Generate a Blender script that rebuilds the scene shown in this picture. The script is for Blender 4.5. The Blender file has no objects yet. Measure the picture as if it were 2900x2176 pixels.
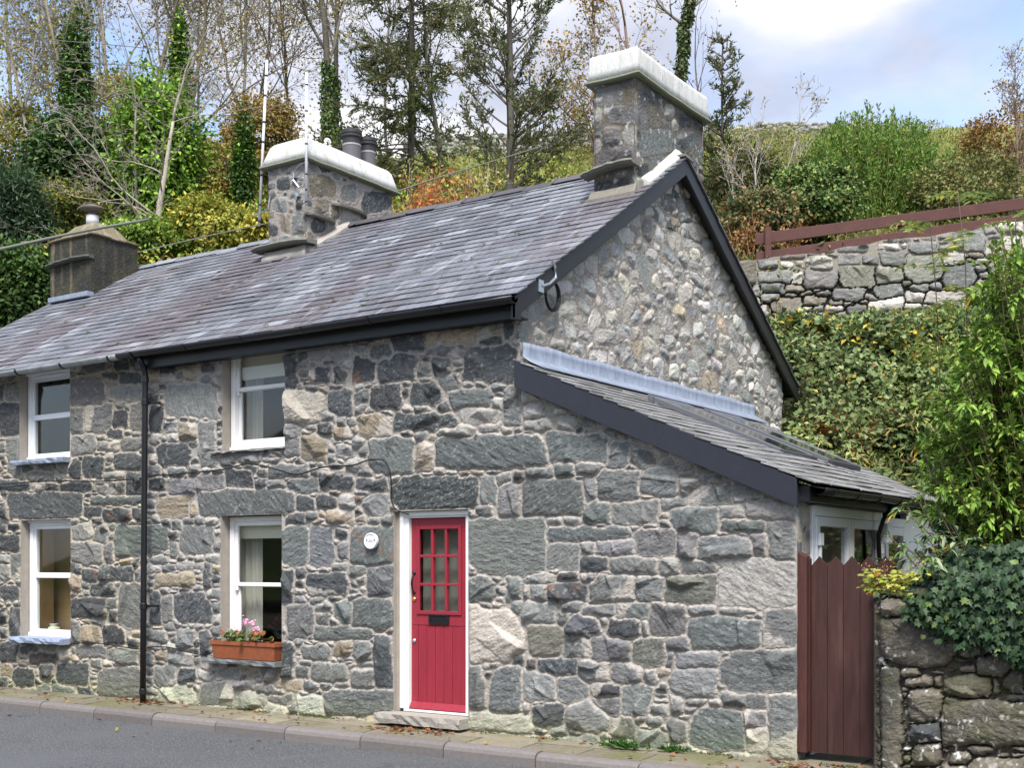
import bpy, math, random
import numpy as np
from mathutils import Matrix, Vector
R = math.radians
sc = bpy.context.scene
# ------------------------------------------------------------------ camera
SW, SH = 2900.0, 2176.0
YH, XL, XR, CX = 1600.0, -3690.0, 3780.0, 1450.0
F = math.sqrt((CX - XL) * (XR - CX)); TH = math.atan((XR - CX) / F)
FW = np.array([-math.sin(TH), math.cos(TH), 0.0]); RT = np.array([math.cos(TH), math.sin(TH), 0.0]); UP = np.array([0, 0, 1.0])
CAM = np.array([6.5254, -9.8016, 1.5166])
cd = bpy.data.cameras.new('camera'); co = bpy.data.objects.new('camera', cd); sc.collection.objects.link(co)
co.location = CAM; co.rotation_euler = (R(90), 0, TH)
cd.sensor_width = 36; cd.lens = 36 * F / SW; cd.shift_y = (YH - SH / 2) / SW; cd.clip_end = 2000; cd.clip_start = 0.1
sc.camera = co
# ------------------------------------------------------------------ sky, sun, exposure
EXPO = 1.6
SUN = Vector((0.38, -0.56, 1.0)).normalized()
el = math.asin(SUN.z); rot = math.atan2(SUN.x, SUN.y)
sc.view_settings.view_transform = 'Standard'; sc.view_settings.look = 'None'
sc.view_settings.exposure = EXPO; sc.view_settings.gamma = 1
w = bpy.data.worlds.new('World'); sc.world = w; w.use_nodes = True
nt = w.node_tree; nt.nodes.clear(); N = nt.nodes.new; LK = nt.links.new
out = N('ShaderNodeOutputWorld'); bg = N('ShaderNodeBackground'); bg.inputs['Strength'].default_value = 0.1
sky = N('ShaderNodeTexSky'); sky.sky_type = 'NISHITA'; sky.sun_disc = False; sky.sun_elevation = el; sky.sun_rotation = rot
sky.air_density = 1.0; sky.dust_density = 1.2; sky.ozone_density = 1.2
tc = N('ShaderNodeTexCoord'); mp = N('ShaderNodeMapping'); mp.inputs['Scale'].default_value = (1, 1, 1.7)
mp.inputs['Location'].default_value = (2.349, 4.599, -4.818)
LK(tc.outputs['Generated'], mp.inputs['Vector'])
n1 = N('ShaderNodeTexNoise'); n1.inputs['Scale'].default_value = 3.2; n1.inputs['Detail'].default_value = 7; n1.inputs['Roughness'].default_value = 0.5; n1.inputs['Distortion'].default_value = 0.35
LK(mp.outputs[0], n1.inputs['Vector'])
cov = N('ShaderNodeValToRGB'); cov.color_ramp.elements[0].position = 0.41; cov.color_ramp.elements[1].position = 0.58
LK(n1.outputs['Fac'], cov.inputs[0])
mp2 = N('ShaderNodeMapping'); mp2.inputs['Scale'].default_value = (1, 1, 2.2); mp2.inputs['Location'].default_value = (-2.11, 4.66, 2.752)
LK(tc.outputs['Generated'], mp2.inputs['Vector'])
n2 = N('ShaderNodeTexNoise'); n2.inputs['Scale'].default_value = 4.3; n2.inputs['Detail'].default_value = 8; n2.inputs['Roughness'].default_value = 0.52; n2.inputs['Distortion'].default_value = 0.25
LK(mp2.outputs[0], n2.inputs['Vector'])
cc = N('ShaderNodeValToRGB'); cr = cc.color_ramp
cr.elements[0].position = 0.34; cr.elements[0].color = (2.1, 2.25, 2.75, 1)
cr.elements[1].position = 0.66; cr.elements[1].color = (4.3, 4.3, 4.35, 1)
e_ = cr.elements.new(0.5); e_.color = (2.9, 3.0, 3.45, 1)
LK(n2.outputs['Fac'], cc.inputs[0])
skm = N('ShaderNodeMix'); skm.data_type = 'RGBA'; skm.blend_type = 'MULTIPLY'; skm.inputs['Factor'].default_value = 1
LK(sky.outputs[0], skm.inputs[6]); skm.inputs[7].default_value = (1.12, 1.1, 1.1, 1)
mx = N('ShaderNodeMix'); mx.data_type = 'RGBA'
LK(cov.outputs[0], mx.inputs['Factor']); LK(skm.outputs[2], mx.inputs[6]); LK(cc.outputs[0], mx.inputs[7])
LK(mx.outputs[2], bg.inputs['Color']); LK(bg.outputs[0], out.inputs['Surface'])
sl = bpy.data.lights.new('sun', 'SUN'); so = bpy.data.objects.new('sun', sl); sc.collection.objects.link(so)
sl.energy = 2.3; sl.angle = R(22); sl.color = (1.0, 0.96, 0.9)
so.rotation_euler = SUN.to_track_quat('Z', 'Y').to_euler(); so.location = (0, -10, 30)
# ------------------------------------------------------------------ maths helpers
def ray(u, v): return FW + RT * ((u - CX) / F) + UP * ((YH - v) / F)
def onY(u, v, y=0.0):
    r = ray(u, v); return CAM + r * ((y - CAM[1]) / r[1])
def onX(u, v, x=0.0):
    r = ray(u, v); return CAM + r * ((x - CAM[0]) / r[0])
def onZ(u, v, z=0.0):
    r = ray(u, v); return CAM + r * ((z - CAM[2]) / r[2])
def at(u, v, d): return CAM + ray(u, v) * d
TB = np.random.RandomState(7).rand(256, 256)
def vn(x, y, s=0):
    x = x + s * 17.31; y = y + s * 9.77
    ix = np.floor(x).astype(int); iy = np.floor(y).astype(int); fx = x - ix; fy = y - iy
    fx = fx * fx * (3 - 2 * fx); fy = fy * fy * (3 - 2 * fy)
    a = TB[ix & 255, iy & 255]; b = TB[(ix + 1) & 255, iy & 255]; c = TB[ix & 255, (iy + 1) & 255]; d = TB[(ix + 1) & 255, (iy + 1) & 255]
    return (a * (1 - fx) + b * fx) * (1 - fy) + (c * (1 - fx) + d * fx) * fy
def fbm(x, y, s=0, o=4, g=0.5):
    t = 0; a = 1; n = 0
    for i in range(o):
        t = t + a * vn(x, y, s + i * 3.7); n += a; a *= g; x = x * 2.03; y = y * 2.03
    return t / n
def ss(x, a, b):
    t = np.clip((x - a) / (b - a), 0, 1); return t * t * (3 - 2 * t)
# ------------------------------------------------------------------ mesh builder
class MB:
    def __init__(s): s.v = []; s.q = []; s.t = []; s.c = []; s.n = 0; s.s = []
    def add(s, v, q=None, t=None, c=(0.5, 0.5, 0.5)):
        v = np.asarray(v, float).reshape(-1, 3); c = np.asarray(c, float)
        if c.ndim == 1: c = np.tile(c, (len(v), 1))
        s.v.append(v); s.c.append(c)
        if q is not None and len(q): s.q.append(np.asarray(q, int).reshape(-1, 4) + s.n)
        if t is not None and len(t): s.t.append(np.asarray(t, int).reshape(-1, 3) + s.n)
        s.n += len(v)
    def box(s, x0, x1, y0, y1, z0, z1, c=(0.5, 0.5, 0.5)):
        v = [(x, y, z) for z in (z0, z1) for y in (y0, y1) for x in (x0, x1)]
        s.add(v, [(0, 2, 3, 1), (4, 5, 7, 6), (0, 1, 5, 4), (2, 6, 7, 3), (0, 4, 6, 2), (1, 3, 7, 5)], c=c)
    def hexa(s, v, c=(0.5, 0.5, 0.5)):   # eight corners: bottom ring then top ring
        s.add(v, [(0, 3, 2, 1), (4, 5, 6, 7), (0, 1, 5, 4), (1, 2, 6, 5), (2, 3, 7, 6), (3, 0, 4, 7)], c=c)
    def rings(s, rs, c=(0.5, 0.5, 0.5), cap=True):   # list of rings with the same point count
        rs = np.asarray(rs, float); k, m = rs.shape[:2]; q = []
        for i in range(k - 1):
            for j in range(m): q.append((i * m + j, i * m + (j + 1) % m, (i + 1) * m + (j + 1) % m, (i + 1) * m + j))
        v = rs.reshape(-1, 3); t = []
        if cap:
            v = np.vstack([v, rs[0].mean(0), rs[-1].mean(0)]); a = k * m
            for j in range(m):
                t.append((a, (j + 1) % m, j)); t.append((a + 1, (k - 1) * m + j, (k - 1) * m + (j + 1) % m))
        s.add(v, q, t, c)
    def tube(s, pts, rad, n=6, c=(0.5, 0.5, 0.5), cap=True):
        p = np.asarray(pts, float); rad = np.broadcast_to(np.asarray(rad, float), (len(p),))
        tg = np.gradient(p, axis=0); tg /= np.linalg.norm(tg, axis=1)[:, None] + 1e-9
        ref = np.array([0, 0, 1.0]) if abs(tg[:, 2]).mean() < 0.8 else np.array([1.0, 0, 0])
        a = np.cross(tg, ref); a /= np.linalg.norm(a, axis=1)[:, None] + 1e-9; b = np.cross(tg, a)
        th = np.arange(n) * 2 * math.pi / n
        rs = p[:, None] + rad[:, None, None] * (a[:, None] * np.cos(th)[None, :, None] + b[:, None] * np.sin(th)[None, :, None])
        s.rings(rs, c, cap)
    def lathe(s, ctr, prof, n=24, axis='z', c=(0.5, 0.5, 0.5)):
        th = np.arange(n) * 2 * math.pi / n; rs = []
        for r, h in prof:
            x, y, z = r * np.cos(th), r * np.sin(th), np.full(n, h)
            p = np.stack([x, y, z], 1) if axis == 'z' else np.stack([x, -z, y], 1)
            rs.append(p + np.asarray(ctr))
        s.rings(rs, c)
def link(name, data, parent=None, loc=None):
    o = bpy.data.objects.new(name, data); sc.collection.objects.link(o)
    if parent is not None:
        o.parent = parent; L = Vector(parent['_w']); o.matrix_parent_inverse = Matrix.Translation(-L); o['_w'] = (0.0, 0.0, 0.0)
    return o
def build(name, mb, mat, parent=None, smooth=False, bevel=0):
    me = bpy.data.meshes.new(name); v = np.vstack(mb.v); me.vertices.add(len(v)); me.vertices.foreach_set('co', v.ravel().astype(np.float32))
    q = np.vstack(mb.q) if mb.q else np.zeros((0, 4), int); t = np.vstack(mb.t) if mb.t else np.zeros((0, 3), int)
    li = np.concatenate([q.ravel(), t.ravel()]).astype(np.int32)
    st = np.concatenate([np.arange(len(q)) * 4, len(q) * 4 + np.arange(len(t)) * 3]).astype(np.int32)
    me.loops.add(len(li)); me.loops.foreach_set('vertex_index', li); me.polygons.add(len(st)); me.polygons.foreach_set('loop_start', st)
    me.polygons.foreach_set('use_smooth', np.full(len(st), bool(smooth)))
    me.update(calc_edges=True); me.validate()
    c = np.vstack(mb.c); ca = np.ones((len(c), 4), np.float32); ca[:, :3] = c
    at_ = me.color_attributes.new('Col', 'FLOAT_COLOR', 'POINT'); at_.data.foreach_set('color', ca.ravel())
    me.materials.append(mat)
    o = link(name, me, parent)
    if parent is None: o['_w'] = (0.0, 0.0, 0.0)
    if bevel:
        b = o.modifiers.new('bevel', 'BEVEL'); b.width = bevel; b.segments = 2; b.limit_method = 'ANGLE'
    return o
def tag(o, label=None, cat=None, group=None, kind=None):
    if label: o['label'] = label
    if cat: o['category'] = cat
    if group: o['group'] = group
    if kind: o['kind'] = kind
    return o
def thing(name, loc, label, cat, group=None):
    o = bpy.data.objects.new(name, None); sc.collection.objects.link(o); o.location = loc; o.empty_display_size = 0.1
    o['_w'] = tuple(float(x) for x in loc); return tag(o, label, cat, group)
def place(o, loc):   # move a built single mesh so that its origin is at loc
    L = Vector(loc); o.data.transform(Matrix.Translation(-L)); o.location = L; return o
# ------------------------------------------------------------------ materials
def mat(name, base=None, rough=0.8, spec=0.3, bump=None, var=0.0, vscale=8.0, metal=0.0, speck=None, tint=None, trans=0.0, stretch=None):
    m = bpy.data.materials.new(name); m.use_nodes = True; t = m.node_tree; b = t.nodes['Principled BSDF']; n = t.nodes.new; l = t.links.new
    b.inputs['Roughness'].default_value = rough; b.inputs['Metallic'].default_value = metal; b.inputs['Specular IOR Level'].default_value = spec
    g = n('ShaderNodeNewGeometry'); src = g.outputs['Position']
    if stretch:
        mpn = n('ShaderNodeMapping'); mpn.inputs['Scale'].default_value = stretch; l(src, mpn.inputs[0]); src = mpn.outputs[0]
    if base is None:
        a = n('ShaderNodeVertexColor'); a.layer_name = 'Col'; col = a.outputs['Color']
    else:
        a = n('ShaderNodeRGB'); a.outputs[0].default_value = (*base, 1); col = a.outputs[0]
    if var:
        z = n('ShaderNodeTexNoise'); z.inputs['Scale'].default_value = vscale; z.inputs['Detail'].default_value = 6; z.inputs['Roughness'].default_value = 0.65; l(src, z.inputs['Vector'])
        mr = n('ShaderNodeMapRange'); mr.inputs[1].default_value = 0.25; mr.inputs[2].default_value = 0.75; mr.inputs[3].default_value = 1 - var; mr.inputs[4].default_value = 1 + var
        l(z.outputs['Fac'], mr.inputs[0]); mm = n('ShaderNodeMix'); mm.data_type = 'RGBA'; mm.blend_type = 'MULTIPLY'; mm.inputs['Factor'].default_value = 1
        l(col, mm.inputs[6]); l(mr.outputs[0], mm.inputs[7]); col = mm.outputs[2]
    for sp in ([speck] if speck and not isinstance(speck, list) else speck or []):   # (scale, lo, hi, colour, amount)
        z = n('ShaderNodeTexNoise'); z.inputs['Scale'].default_value = sp[0]; z.inputs['Detail'].default_value = 4; l(src, z.inputs['Vector'])
        mr = n('ShaderNodeMapRange'); mr.inputs[1].default_value = sp[1]; mr.inputs[2].default_value = sp[2]; mr.inputs[4].default_value = sp[4]; l(z.outputs['Fac'], mr.inputs[0])
        mm = n('ShaderNodeMix'); mm.data_type = 'RGBA'; l(mr.outputs[0], mm.inputs['Factor']); l(col, mm.inputs[6]); mm.inputs[7].default_value = (*sp[3], 1); col = mm.outputs[2]
    l(col, b.inputs['Base Color'])
    if bump:
        z = n('ShaderNodeTexNoise'); z.inputs['Scale'].default_value = bump[0]; z.inputs['Detail'].default_value = 8; z.inputs['Roughness'].default_value = 0.62; l(src, z.inputs['Vector'])
        bp = n('ShaderNodeBump'); bp.inputs['Strength'].default_value = bump[1]; bp.inputs['Distance'].default_value = bump[2] if len(bump) > 2 else 0.01
        l(z.outputs['Fac'], bp.inputs['Height']); l(bp.outputs[0], b.inputs['Normal'])
    if trans:
        tr = n('ShaderNodeBsdfTranslucent'); l(col, tr.inputs['Color']); ms = n('ShaderNodeMixShader'); ms.inputs[0].default_value = trans
        l(b.outputs[0], ms.inputs[1]); l(tr.outputs[0], ms.inputs[2]); l(ms.outputs[0], t.nodes['Material Output'].inputs['Surface'])
    return m
M = {}
M['stone'] = mat('stone', rough=0.82, spec=0.3, bump=(45, 0.65, 0.015), var=0.26, vscale=38)
M['mortar'] = mat('mortar', (0.31, 0.275, 0.235), rough=0.95, bump=(60, 0.5, 0.01), var=0.15)
M['white_paint'] = mat('white_paint', (0.74, 0.74, 0.73), rough=0.4, spec=0.4, var=0.04)
M['upvc'] = mat('upvc', (0.76, 0.78, 0.8), rough=0.3, spec=0.5)
M['red_paint'] = mat('red_paint', (0.255, 0.022, 0.036), rough=0.42, spec=0.4, var=0.14, vscale=7, bump=(60, 0.15, 0.004), stretch=(3, 3, 0.5), speck=(9, 0.70, 0.76, (0.42, 0.12, 0.13), 0.5))
M['black_paint'] = mat('black_paint', (0.012, 0.012, 0.014), rough=0.4, spec=0.4, bump=(40, 0.08), speck=(160, 0.68, 0.75, (0.2, 0.2, 0.2), 0.5))
M['black_plastic'] = mat('black_plastic', (0.01, 0.01, 0.012), rough=0.35, spec=0.4)
M['slate_board'] = mat('slate_board', (0.021, 0.023, 0.033), rough=0.5, spec=0.4, bump=(30, 0.1), var=0.1, speck=(120, 0.7, 0.76, (0.25, 0.25, 0.25), 0.6))
M['slate'] = mat('slate', rough=0.5, spec=0.5, bump=(35, 0.35, 0.006), var=0.42, vscale=1.0, stretch=(26, 5, 5), speck=[(0.33, 0.60, 0.72, (0.36, 0.38, 0.42), 0.5), (3.0, 0.66, 0.72, (0.42, 0.42, 0.42), 0.5), (0.4, 0.68, 0.74, (0.11, 0.13, 0.05), 0.5)])
M['ridge'] = mat('ridge', rough=0.6, bump=(40, 0.3), var=0.2, vscale=10)
M['lead'] = mat('lead', (0.215, 0.25, 0.315), rough=0.6, metal=0.1, bump=(25, 0.6), var=0.35, vscale=12, stretch=(1, 1, 0.25))
M['cap'] = mat('cap', rough=0.9, bump=(18, 0.5, 0.015), var=0.14, vscale=7, speck=[(2.0, 0.5, 0.68, (0.36, 0.36, 0.31), 0.6), (5, 0.62, 0.72, (0.2, 0.2, 0.14), 0.5)], stretch=(4, 4, 1.0))
M['render_dash'] = mat('render_dash', rough=0.95, bump=(45, 1.0, 0.03), var=0.6, vscale=45, speck=(60, 0.66, 0.7, (0.45, 0.43, 0.38), 0.6))
M['brown_wood'] = mat('brown_wood', rough=0.65, bump=(20, 0.35, 0.008), var=0.3, vscale=9, stretch=(4, 4, 0.4), speck=(2.2, 0.55, 0.72, (0.13, 0.075, 0.06), 0.4))
M['rail_wood'] = mat('rail_wood', rough=0.6, bump=(20, 0.3, 0.006), var=0.25, vscale=6)
M['terracotta'] = mat('terracotta', (0.235, 0.072, 0.03), rough=0.7, var=0.22, vscale=18, bump=(60, 0.2))
M['leaf'] = mat('leaf', rough=0.5, spec=0.3, trans=0.28)
M['ivy'] = mat('ivy', rough=0.5, spec=0.25, trans=0.15)
M['bark'] = mat('bark', rough=0.9, bump=(40, 0.5), var=0.25, vscale=15)
M['asphalt'] = mat('asphalt', (0.115, 0.12, 0.127), rough=0.75, bump=(50, 1.0, 0.05), var=0.9, vscale=48, speck=[(60, 0.60, 0.68, (0.45, 0.45, 0.45), 0.7), (0.8, 0.45, 0.7, (0.15, 0.155, 0.165), 0.7), (2.5, 0.62, 0.75, (0.07, 0.07, 0.07), 0.5)])
M['slab'] = mat('slab', rough=0.9, bump=(30, 0.5, 0.01), var=0.25, vscale=12, speck=[(3.0, 0.5, 0.66, (0.11, 0.115, 0.035), 0.7), (50, 0.64, 0.7, (0.4, 0.38, 0.33), 0.5)])
M['kerb'] = mat('kerb', rough=0.85, bump=(80, 0.35, 0.006), var=0.18, vscale=25, speck=(120, 0.66, 0.72, (0.3, 0.29, 0.28), 0.6))
M['soil'] = mat('soil', (0.05, 0.045, 0.025), rough=1, bump=(12, 0.8, 0.03), var=0.4)
M['hill'] = mat('hill', rough=1, bump=(3, 0.9, 0.2), var=0.35, vscale=2.5)
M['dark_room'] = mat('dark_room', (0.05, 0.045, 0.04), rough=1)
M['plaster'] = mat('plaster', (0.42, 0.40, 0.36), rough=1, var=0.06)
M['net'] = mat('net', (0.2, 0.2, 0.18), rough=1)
M['lit_jamb_panel'] = mat('lit_jamb_panel', (0.42, 0.41, 0.37), rough=1)  # pale tone in place of daylight on the inner jamb
M['cloth'] = mat('cloth', (0.74, 0.69, 0.58), rough=1, bump=(200, 0.2))
M['warm_wall'] = mat('warm_wall', (0.42, 0.3, 0.14), rough=1, var=0.1)
M['steel'] = mat('steel', (0.5, 0.52, 0.55), rough=0.35, metal=0.9)
M['pole'] = mat('pole', rough=0.4, spec=0.4)
M['brass'] = mat('brass', (0.6, 0.42, 0.15), rough=0.3, metal=0.9)
M['col'] = mat('col', rough=0.6)
M['cable'] = mat('cable', (0.012, 0.012, 0.012), rough=0.5)
M['wire'] = mat('wire', (0.14, 0.15, 0.12), rough=0.6)
M['gutter_grey'] = mat('gutter_grey', (0.3, 0.32, 0.33), rough=0.5, metal=0.2, var=0.4, vscale=9, bump=(60, 0.3))
def glass():
    m = bpy.data.materials.new('glass'); m.use_nodes = True; t = m.node_tree; t.nodes.clear(); n = t.nodes.new
    o = n('ShaderNodeOutputMaterial'); a = n('ShaderNodeBsdfTransparent'); a.inputs[0].default_value = (0.94, 0.95, 0.94, 1)
    g = n('ShaderNodeBsdfGlossy'); g.inputs['Roughness'].default_value = 0.03; ge = n('ShaderNodeNewGeometry'); dt = n('ShaderNodeVectorMath'); dt.operation = 'DOT_PRODUCT'; t.links.new(ge.outputs['Incoming'], dt.inputs[0]); t.links.new(ge.outputs['Normal'], dt.inputs[1])
    ab = n('ShaderNodeMath'); ab.operation = 'ABSOLUTE'; t.links.new(dt.outputs['Value'], ab.inputs[0]); om = n('ShaderNodeMath'); om.operation = 'SUBTRACT'; om.inputs[0].default_value = 1; t.links.new(ab.outputs[0], om.inputs[1])
    pw = n('ShaderNodeMath'); pw.operation = 'POWER'; t.links.new(om.outputs[0], pw.inputs[0]); pw.inputs[1].default_value = 5; fr = n('ShaderNodeMath'); fr.operation = 'MULTIPLY_ADD'; t.links.new(pw.outputs[0], fr.inputs[0]); fr.inputs[1].default_value = 0.93; fr.inputs[2].default_value = 0.05
    ms = n('ShaderNodeMixShader'); t.links.new(fr.outputs[0], ms.inputs[0]); t.links.new(a.outputs[0], ms.inputs[1]); t.links.new(g.outputs[0], ms.inputs[2]); t.links.new(ms.outputs[0], o.inputs[0]); return m
M['glass'] = glass()
# ------------------------------------------------------------------ stonework
TONE = {'d': (0.056, 0.061, 0.065), 'm': (0.15, 0.152, 0.15), 'g': (0.112, 0.121, 0.119), 'l': (0.29, 0.28, 0.26), 't': (0.245, 0.205, 0.15), 'o': (0.135, 0.138, 0.112),
        'p': (0.33, 0.31, 0.265), 'b': (0.13, 0.115, 0.09), 'w': (0.25, 0.243, 0.225), 'P': (0.37, 0.35, 0.305), 'L': (0.33, 0.325, 0.305), 'W': (0.44, 0.43, 0.40), 'G': (0.22, 0.225, 0.22), 'T': (0.33, 0.28, 0.21), 'k': (0.09, 0.08, 0.062)}
def quad_poly(q, rng, cut=0.36):
    """corner-cut convex polygon from a quad (4x2, counter-clockwise)"""
    q = np.asarray(q, float); c = q.mean(0); sz = min(np.ptp(q[:, 0]), np.ptp(q[:, 1])); q = q + rng.normal(0, 0.05, (4, 2)) * sz; q = c + (q - c) * 1.05
    pts = []
    for i in range(4):
        p, a, b = q[i], q[i - 1], q[(i + 1) % 4]
        k1 = sz * rng.uniform(0.04, cut) * rng.choice([0.5, 1, 1.5]); k2 = sz * rng.uniform(0.04, cut) * rng.choice([0.5, 1, 1.5])
        pts.append(p + (a - p) / np.linalg.norm(a - p) * min(k1, 0.45 * np.linalg.norm(a - p))); pts.append(p + (b - p) / np.linalg.norm(b - p) * min(k2, 0.45 * np.linalg.norm(b - p)))
    return np.array(pts)
def poly_dist(P, U, V, k):
    d = None
    n = len(P)
    for i in range(n):
        a, b = P[i], P[(i + 1) % n]; e = b - a; L = np.hypot(*e)
        if L < 1e-5: continue
        h = ((V - a[1]) * e[0] - (U - a[0]) * e[1]) / L
        d = h if d is None else -k * np.logaddexp(-d / k, -h / k)
    return d
def stonework(u0, u1, v0, v1, res, stones, seed, fill, mortar=(0.295, 0.27, 0.242), round_=0.006, bulge=(0.034, 0.056), facet=0.5, rotj=0.12, gap=0.012, tones=None, inside=None, smear=0.6, deep=0.0, alias=(1.2, 2.8), tries=9000, edge=0.014, grow=0.013, joint=0.007):
    """height field of rubble masonry: returns grid U,V, height H, colour C"""
    rng = np.random.RandomState(seed); nu = int(round((u1 - u0) / res)) + 1; nv = int(round((v1 - v0) / res)) + 1
    U, V = np.meshgrid(u0 + np.arange(nu) * res, v0 + np.arange(nv) * res)
    Uw = U + 0.026 * (fbm(U / 0.11, V / 0.11, seed, 3) - 0.5) + 0.012 * (vn(U / 0.025, V / 0.025, seed + 5) - 0.5)
    Vw = V + 0.026 * (fbm(U / 0.11, V / 0.11, seed + 9, 3) - 0.5) + 0.012 * (vn(U / 0.025, V / 0.025, seed + 6) - 0.5)
    D = np.full(U.shape, -0.06); D2 = np.full(U.shape, -0.06); Lb = np.full(U.shape, -1, int); S = []
    def sl_(P):
        m = 0.05; a = P.min(0) - m; b = P.max(0) + m
        i0 = max(0, int((a[1] - v0) / res)); i1 = min(nv, int((b[1] - v0) / res) + 2); j0 = max(0, int((a[0] - u0) / res)); j1 = min(nu, int((b[0] - u0) / res) + 2)
        return (slice(i0, i1), slice(j0, j1)) if i1 > i0 + 1 and j1 > j0 + 1 else None
    def put(P, tone, s=None, d=None):
        s = s or sl_(P)
        if s is None: return
        if d is None: d = poly_dist(P, Uw[s], Vw[s], round_)
        mk = d > D[s]; Ds = D[s]; Ls = Lb[s]; E2 = D2[s]; E2[mk] = np.maximum(E2[mk], Ds[mk]); E2[~mk] = np.maximum(E2[~mk], d[~mk]); Ds[mk] = d[mk]; Ls[mk] = len(S); S.append((P, tone, s))
    for q, tone in stones:   # skip a stone already read off in a neighbouring window
        P = quad_poly(q, rng); s = sl_(P)
        if s is None: continue
        d = poly_dist(P, Uw[s], Vw[s], round_); a = (d > 0).sum()
        if a and ((d > 0) & (D[s] > 0.004)).sum() > 0.25 * a: continue
        put(P, tone, s, d)
    tn = list((tones or {'m': 3, 'g': 2, 'd': 2, 'l': 2, 't': 1.5}).items()); pw = np.array([x[1] for x in tn]); pw = pw / pw.sum()
    for size, frac in fill:
        for _ in range(int(tries * frac)):
            cu = rng.uniform(u0, u1); cv = rng.uniform(v0, v1); ic = int((cv - v0) / res); jc = int((cu - u0) / res)
            if D[ic, jc] > -gap: continue
            if inside is not None and not inside(np.array([cu]), np.array([cv]))[0]: continue
            asp = rng.uniform(*alias) * (1.5 if size < 0.1 and alias[1] > 2.5 else 1); h = size * rng.uniform(0.8, 1.2) / math.sqrt(asp); wd = h * asp; a = rng.normal(0, rotj)
            q = np.array([(-wd, -h), (wd, -h), (wd, h), (-wd, h)]) * 0.5 * rng.uniform(0.85, 1.1, (4, 2)); ca, sa = math.cos(a), math.sin(a)
            q = q @ np.array([[ca, sa], [-sa, ca]]) + (cu, cv); P = quad_poly(q, rng, 0.4); s = sl_(P)
            if s is None: continue
            d = poly_dist(P, Uw[s], Vw[s], round_)
            if np.any((d > -gap * 0.5) & (D[s] > -gap * 0.5)): continue
            put(P, tn[rng.choice(len(tn), p=pw)][0], s, d)
    jw = joint * (0.6 + 0.9 * fbm(U / 0.16, V / 0.16, seed + 14, 3)); D = np.minimum(D + grow, (D - D2) * 0.5 - jw); Lb = np.where(D > 0, Lb, -1)
    H = -deep + 0.008 * (fbm(U / 0.09, V / 0.09, seed + 20, 4) - 0.5) + 0.006 * (vn(U / 0.018, V / 0.018, seed + 21) - 0.5) + 0.004 * ss(D, -0.03, 0.0)
    mort = np.array(mortar); sh = 0.82 + 0.36 * fbm(U / 0.35, V / 0.35, seed + 30, 5, 0.6); C = mort * sh[..., None]
    fine = fbm(U / 0.03, V / 0.03, seed + 40, 3); fine2 = fbm(U / 0.07, V / 0.07, seed + 44, 4, 0.6); vein = 1 - np.abs(2 * fbm(U / 0.10, V / 0.055, seed + 50, 4) - 1)
    for i, (P, tone, s) in enumerate(S):
        mk = Lb[s] == i
        if not mk.any(): continue
        u, v, d = U[s], V[s], D[s]; c = P.mean(0); sz = min(np.ptp(P[:, 0]), np.ptp(P[:, 1])); hh = rng.uniform(*bulge) * min(1.25, 0.55 + sz / 0.25)
        p = 1 - np.exp(-np.maximum(d, 0) / edge); h = hh * p; fc = None
        for k in range(6):
            g = rng.normal(0, facet, 2); o = rng.uniform(0.0, 0.03); pv = c + rng.uniform(-0.42, 0.42, 2) * np.ptp(P, axis=0); pl = o + g[0] * (u - pv[0]) + g[1] * (v - pv[1])
            fc = pl if fc is None else np.minimum(fc, pl)
        fc = np.clip(fc, -0.04, 0.016) * min(1, sz / 0.18) * p; h = h + fc
        a = rng.normal(0, 0.5); uu = u * math.cos(a) + v * math.sin(a); vv = v * math.cos(a) - u * math.sin(a)
        h = h + p * (0.02 * (fbm(uu / 0.10, vv / 0.035, seed + i % 13, 4, 0.55) - 0.5) + 0.004 * (vn(u / 0.017, v / 0.017, seed + 3) - 0.5))
        b = np.array(TONE[tone]) * rng.uniform(0.78, 1.28) * (1 + rng.normal(0, 0.018, 3)); t_ = 0.72 + 0.56 * fine2[s]
        col = b * t_[..., None]
        # pale scuffs, veins and mortar smeared over the arris
        lt = np.array((0.36, 0.36, 0.35)); vk = ss(vein[s], 0.95, 0.99) * rng.choice([0, 0, 0.2, 0.4]); fk = ss(fine[s], 0.66, 0.8) * rng.uniform(0.1, 0.5)
        k2 = np.maximum(vk, fk)[..., None]; col = col * (1 - k2) + lt * k2
        e = ss(d + 0.03 * (fine2[s] - 0.5), 0.013, 0.003) * smear * rng.uniform(0.9, 1.7)
        if smear > 0.2 and rng.rand() < 0.16 and np.ptp(P[:, 0]) < 0.6:   # a patch of old render still stuck on the stone
            th = rng.uniform(0, 6.28); e = np.maximum(e, ss((u - c[0]) * math.cos(th) + (v - c[1]) * math.sin(th) + 0.1 * (fine2[s] - 0.5), sz * 0.22, sz * 0.3) * 0.75)
        e = np.clip(e, 0, 0.95)[..., None]; col = col * (1 - e) + mort * 1.35 * e
        if tone in 'dg' and rng.rand() < 0.12:
            r = (ss(fine2[s], 0.62, 0.74) * 0.6)[..., None]; col = col * (1 - r) + np.array((0.2, 0.09, 0.04)) * r
        H[s] = np.where(mk, np.maximum(h, H[s] - 0.002), H[s]); C[s] = np.where(mk[..., None], col, C[s])
    return U, V, H, C
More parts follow.
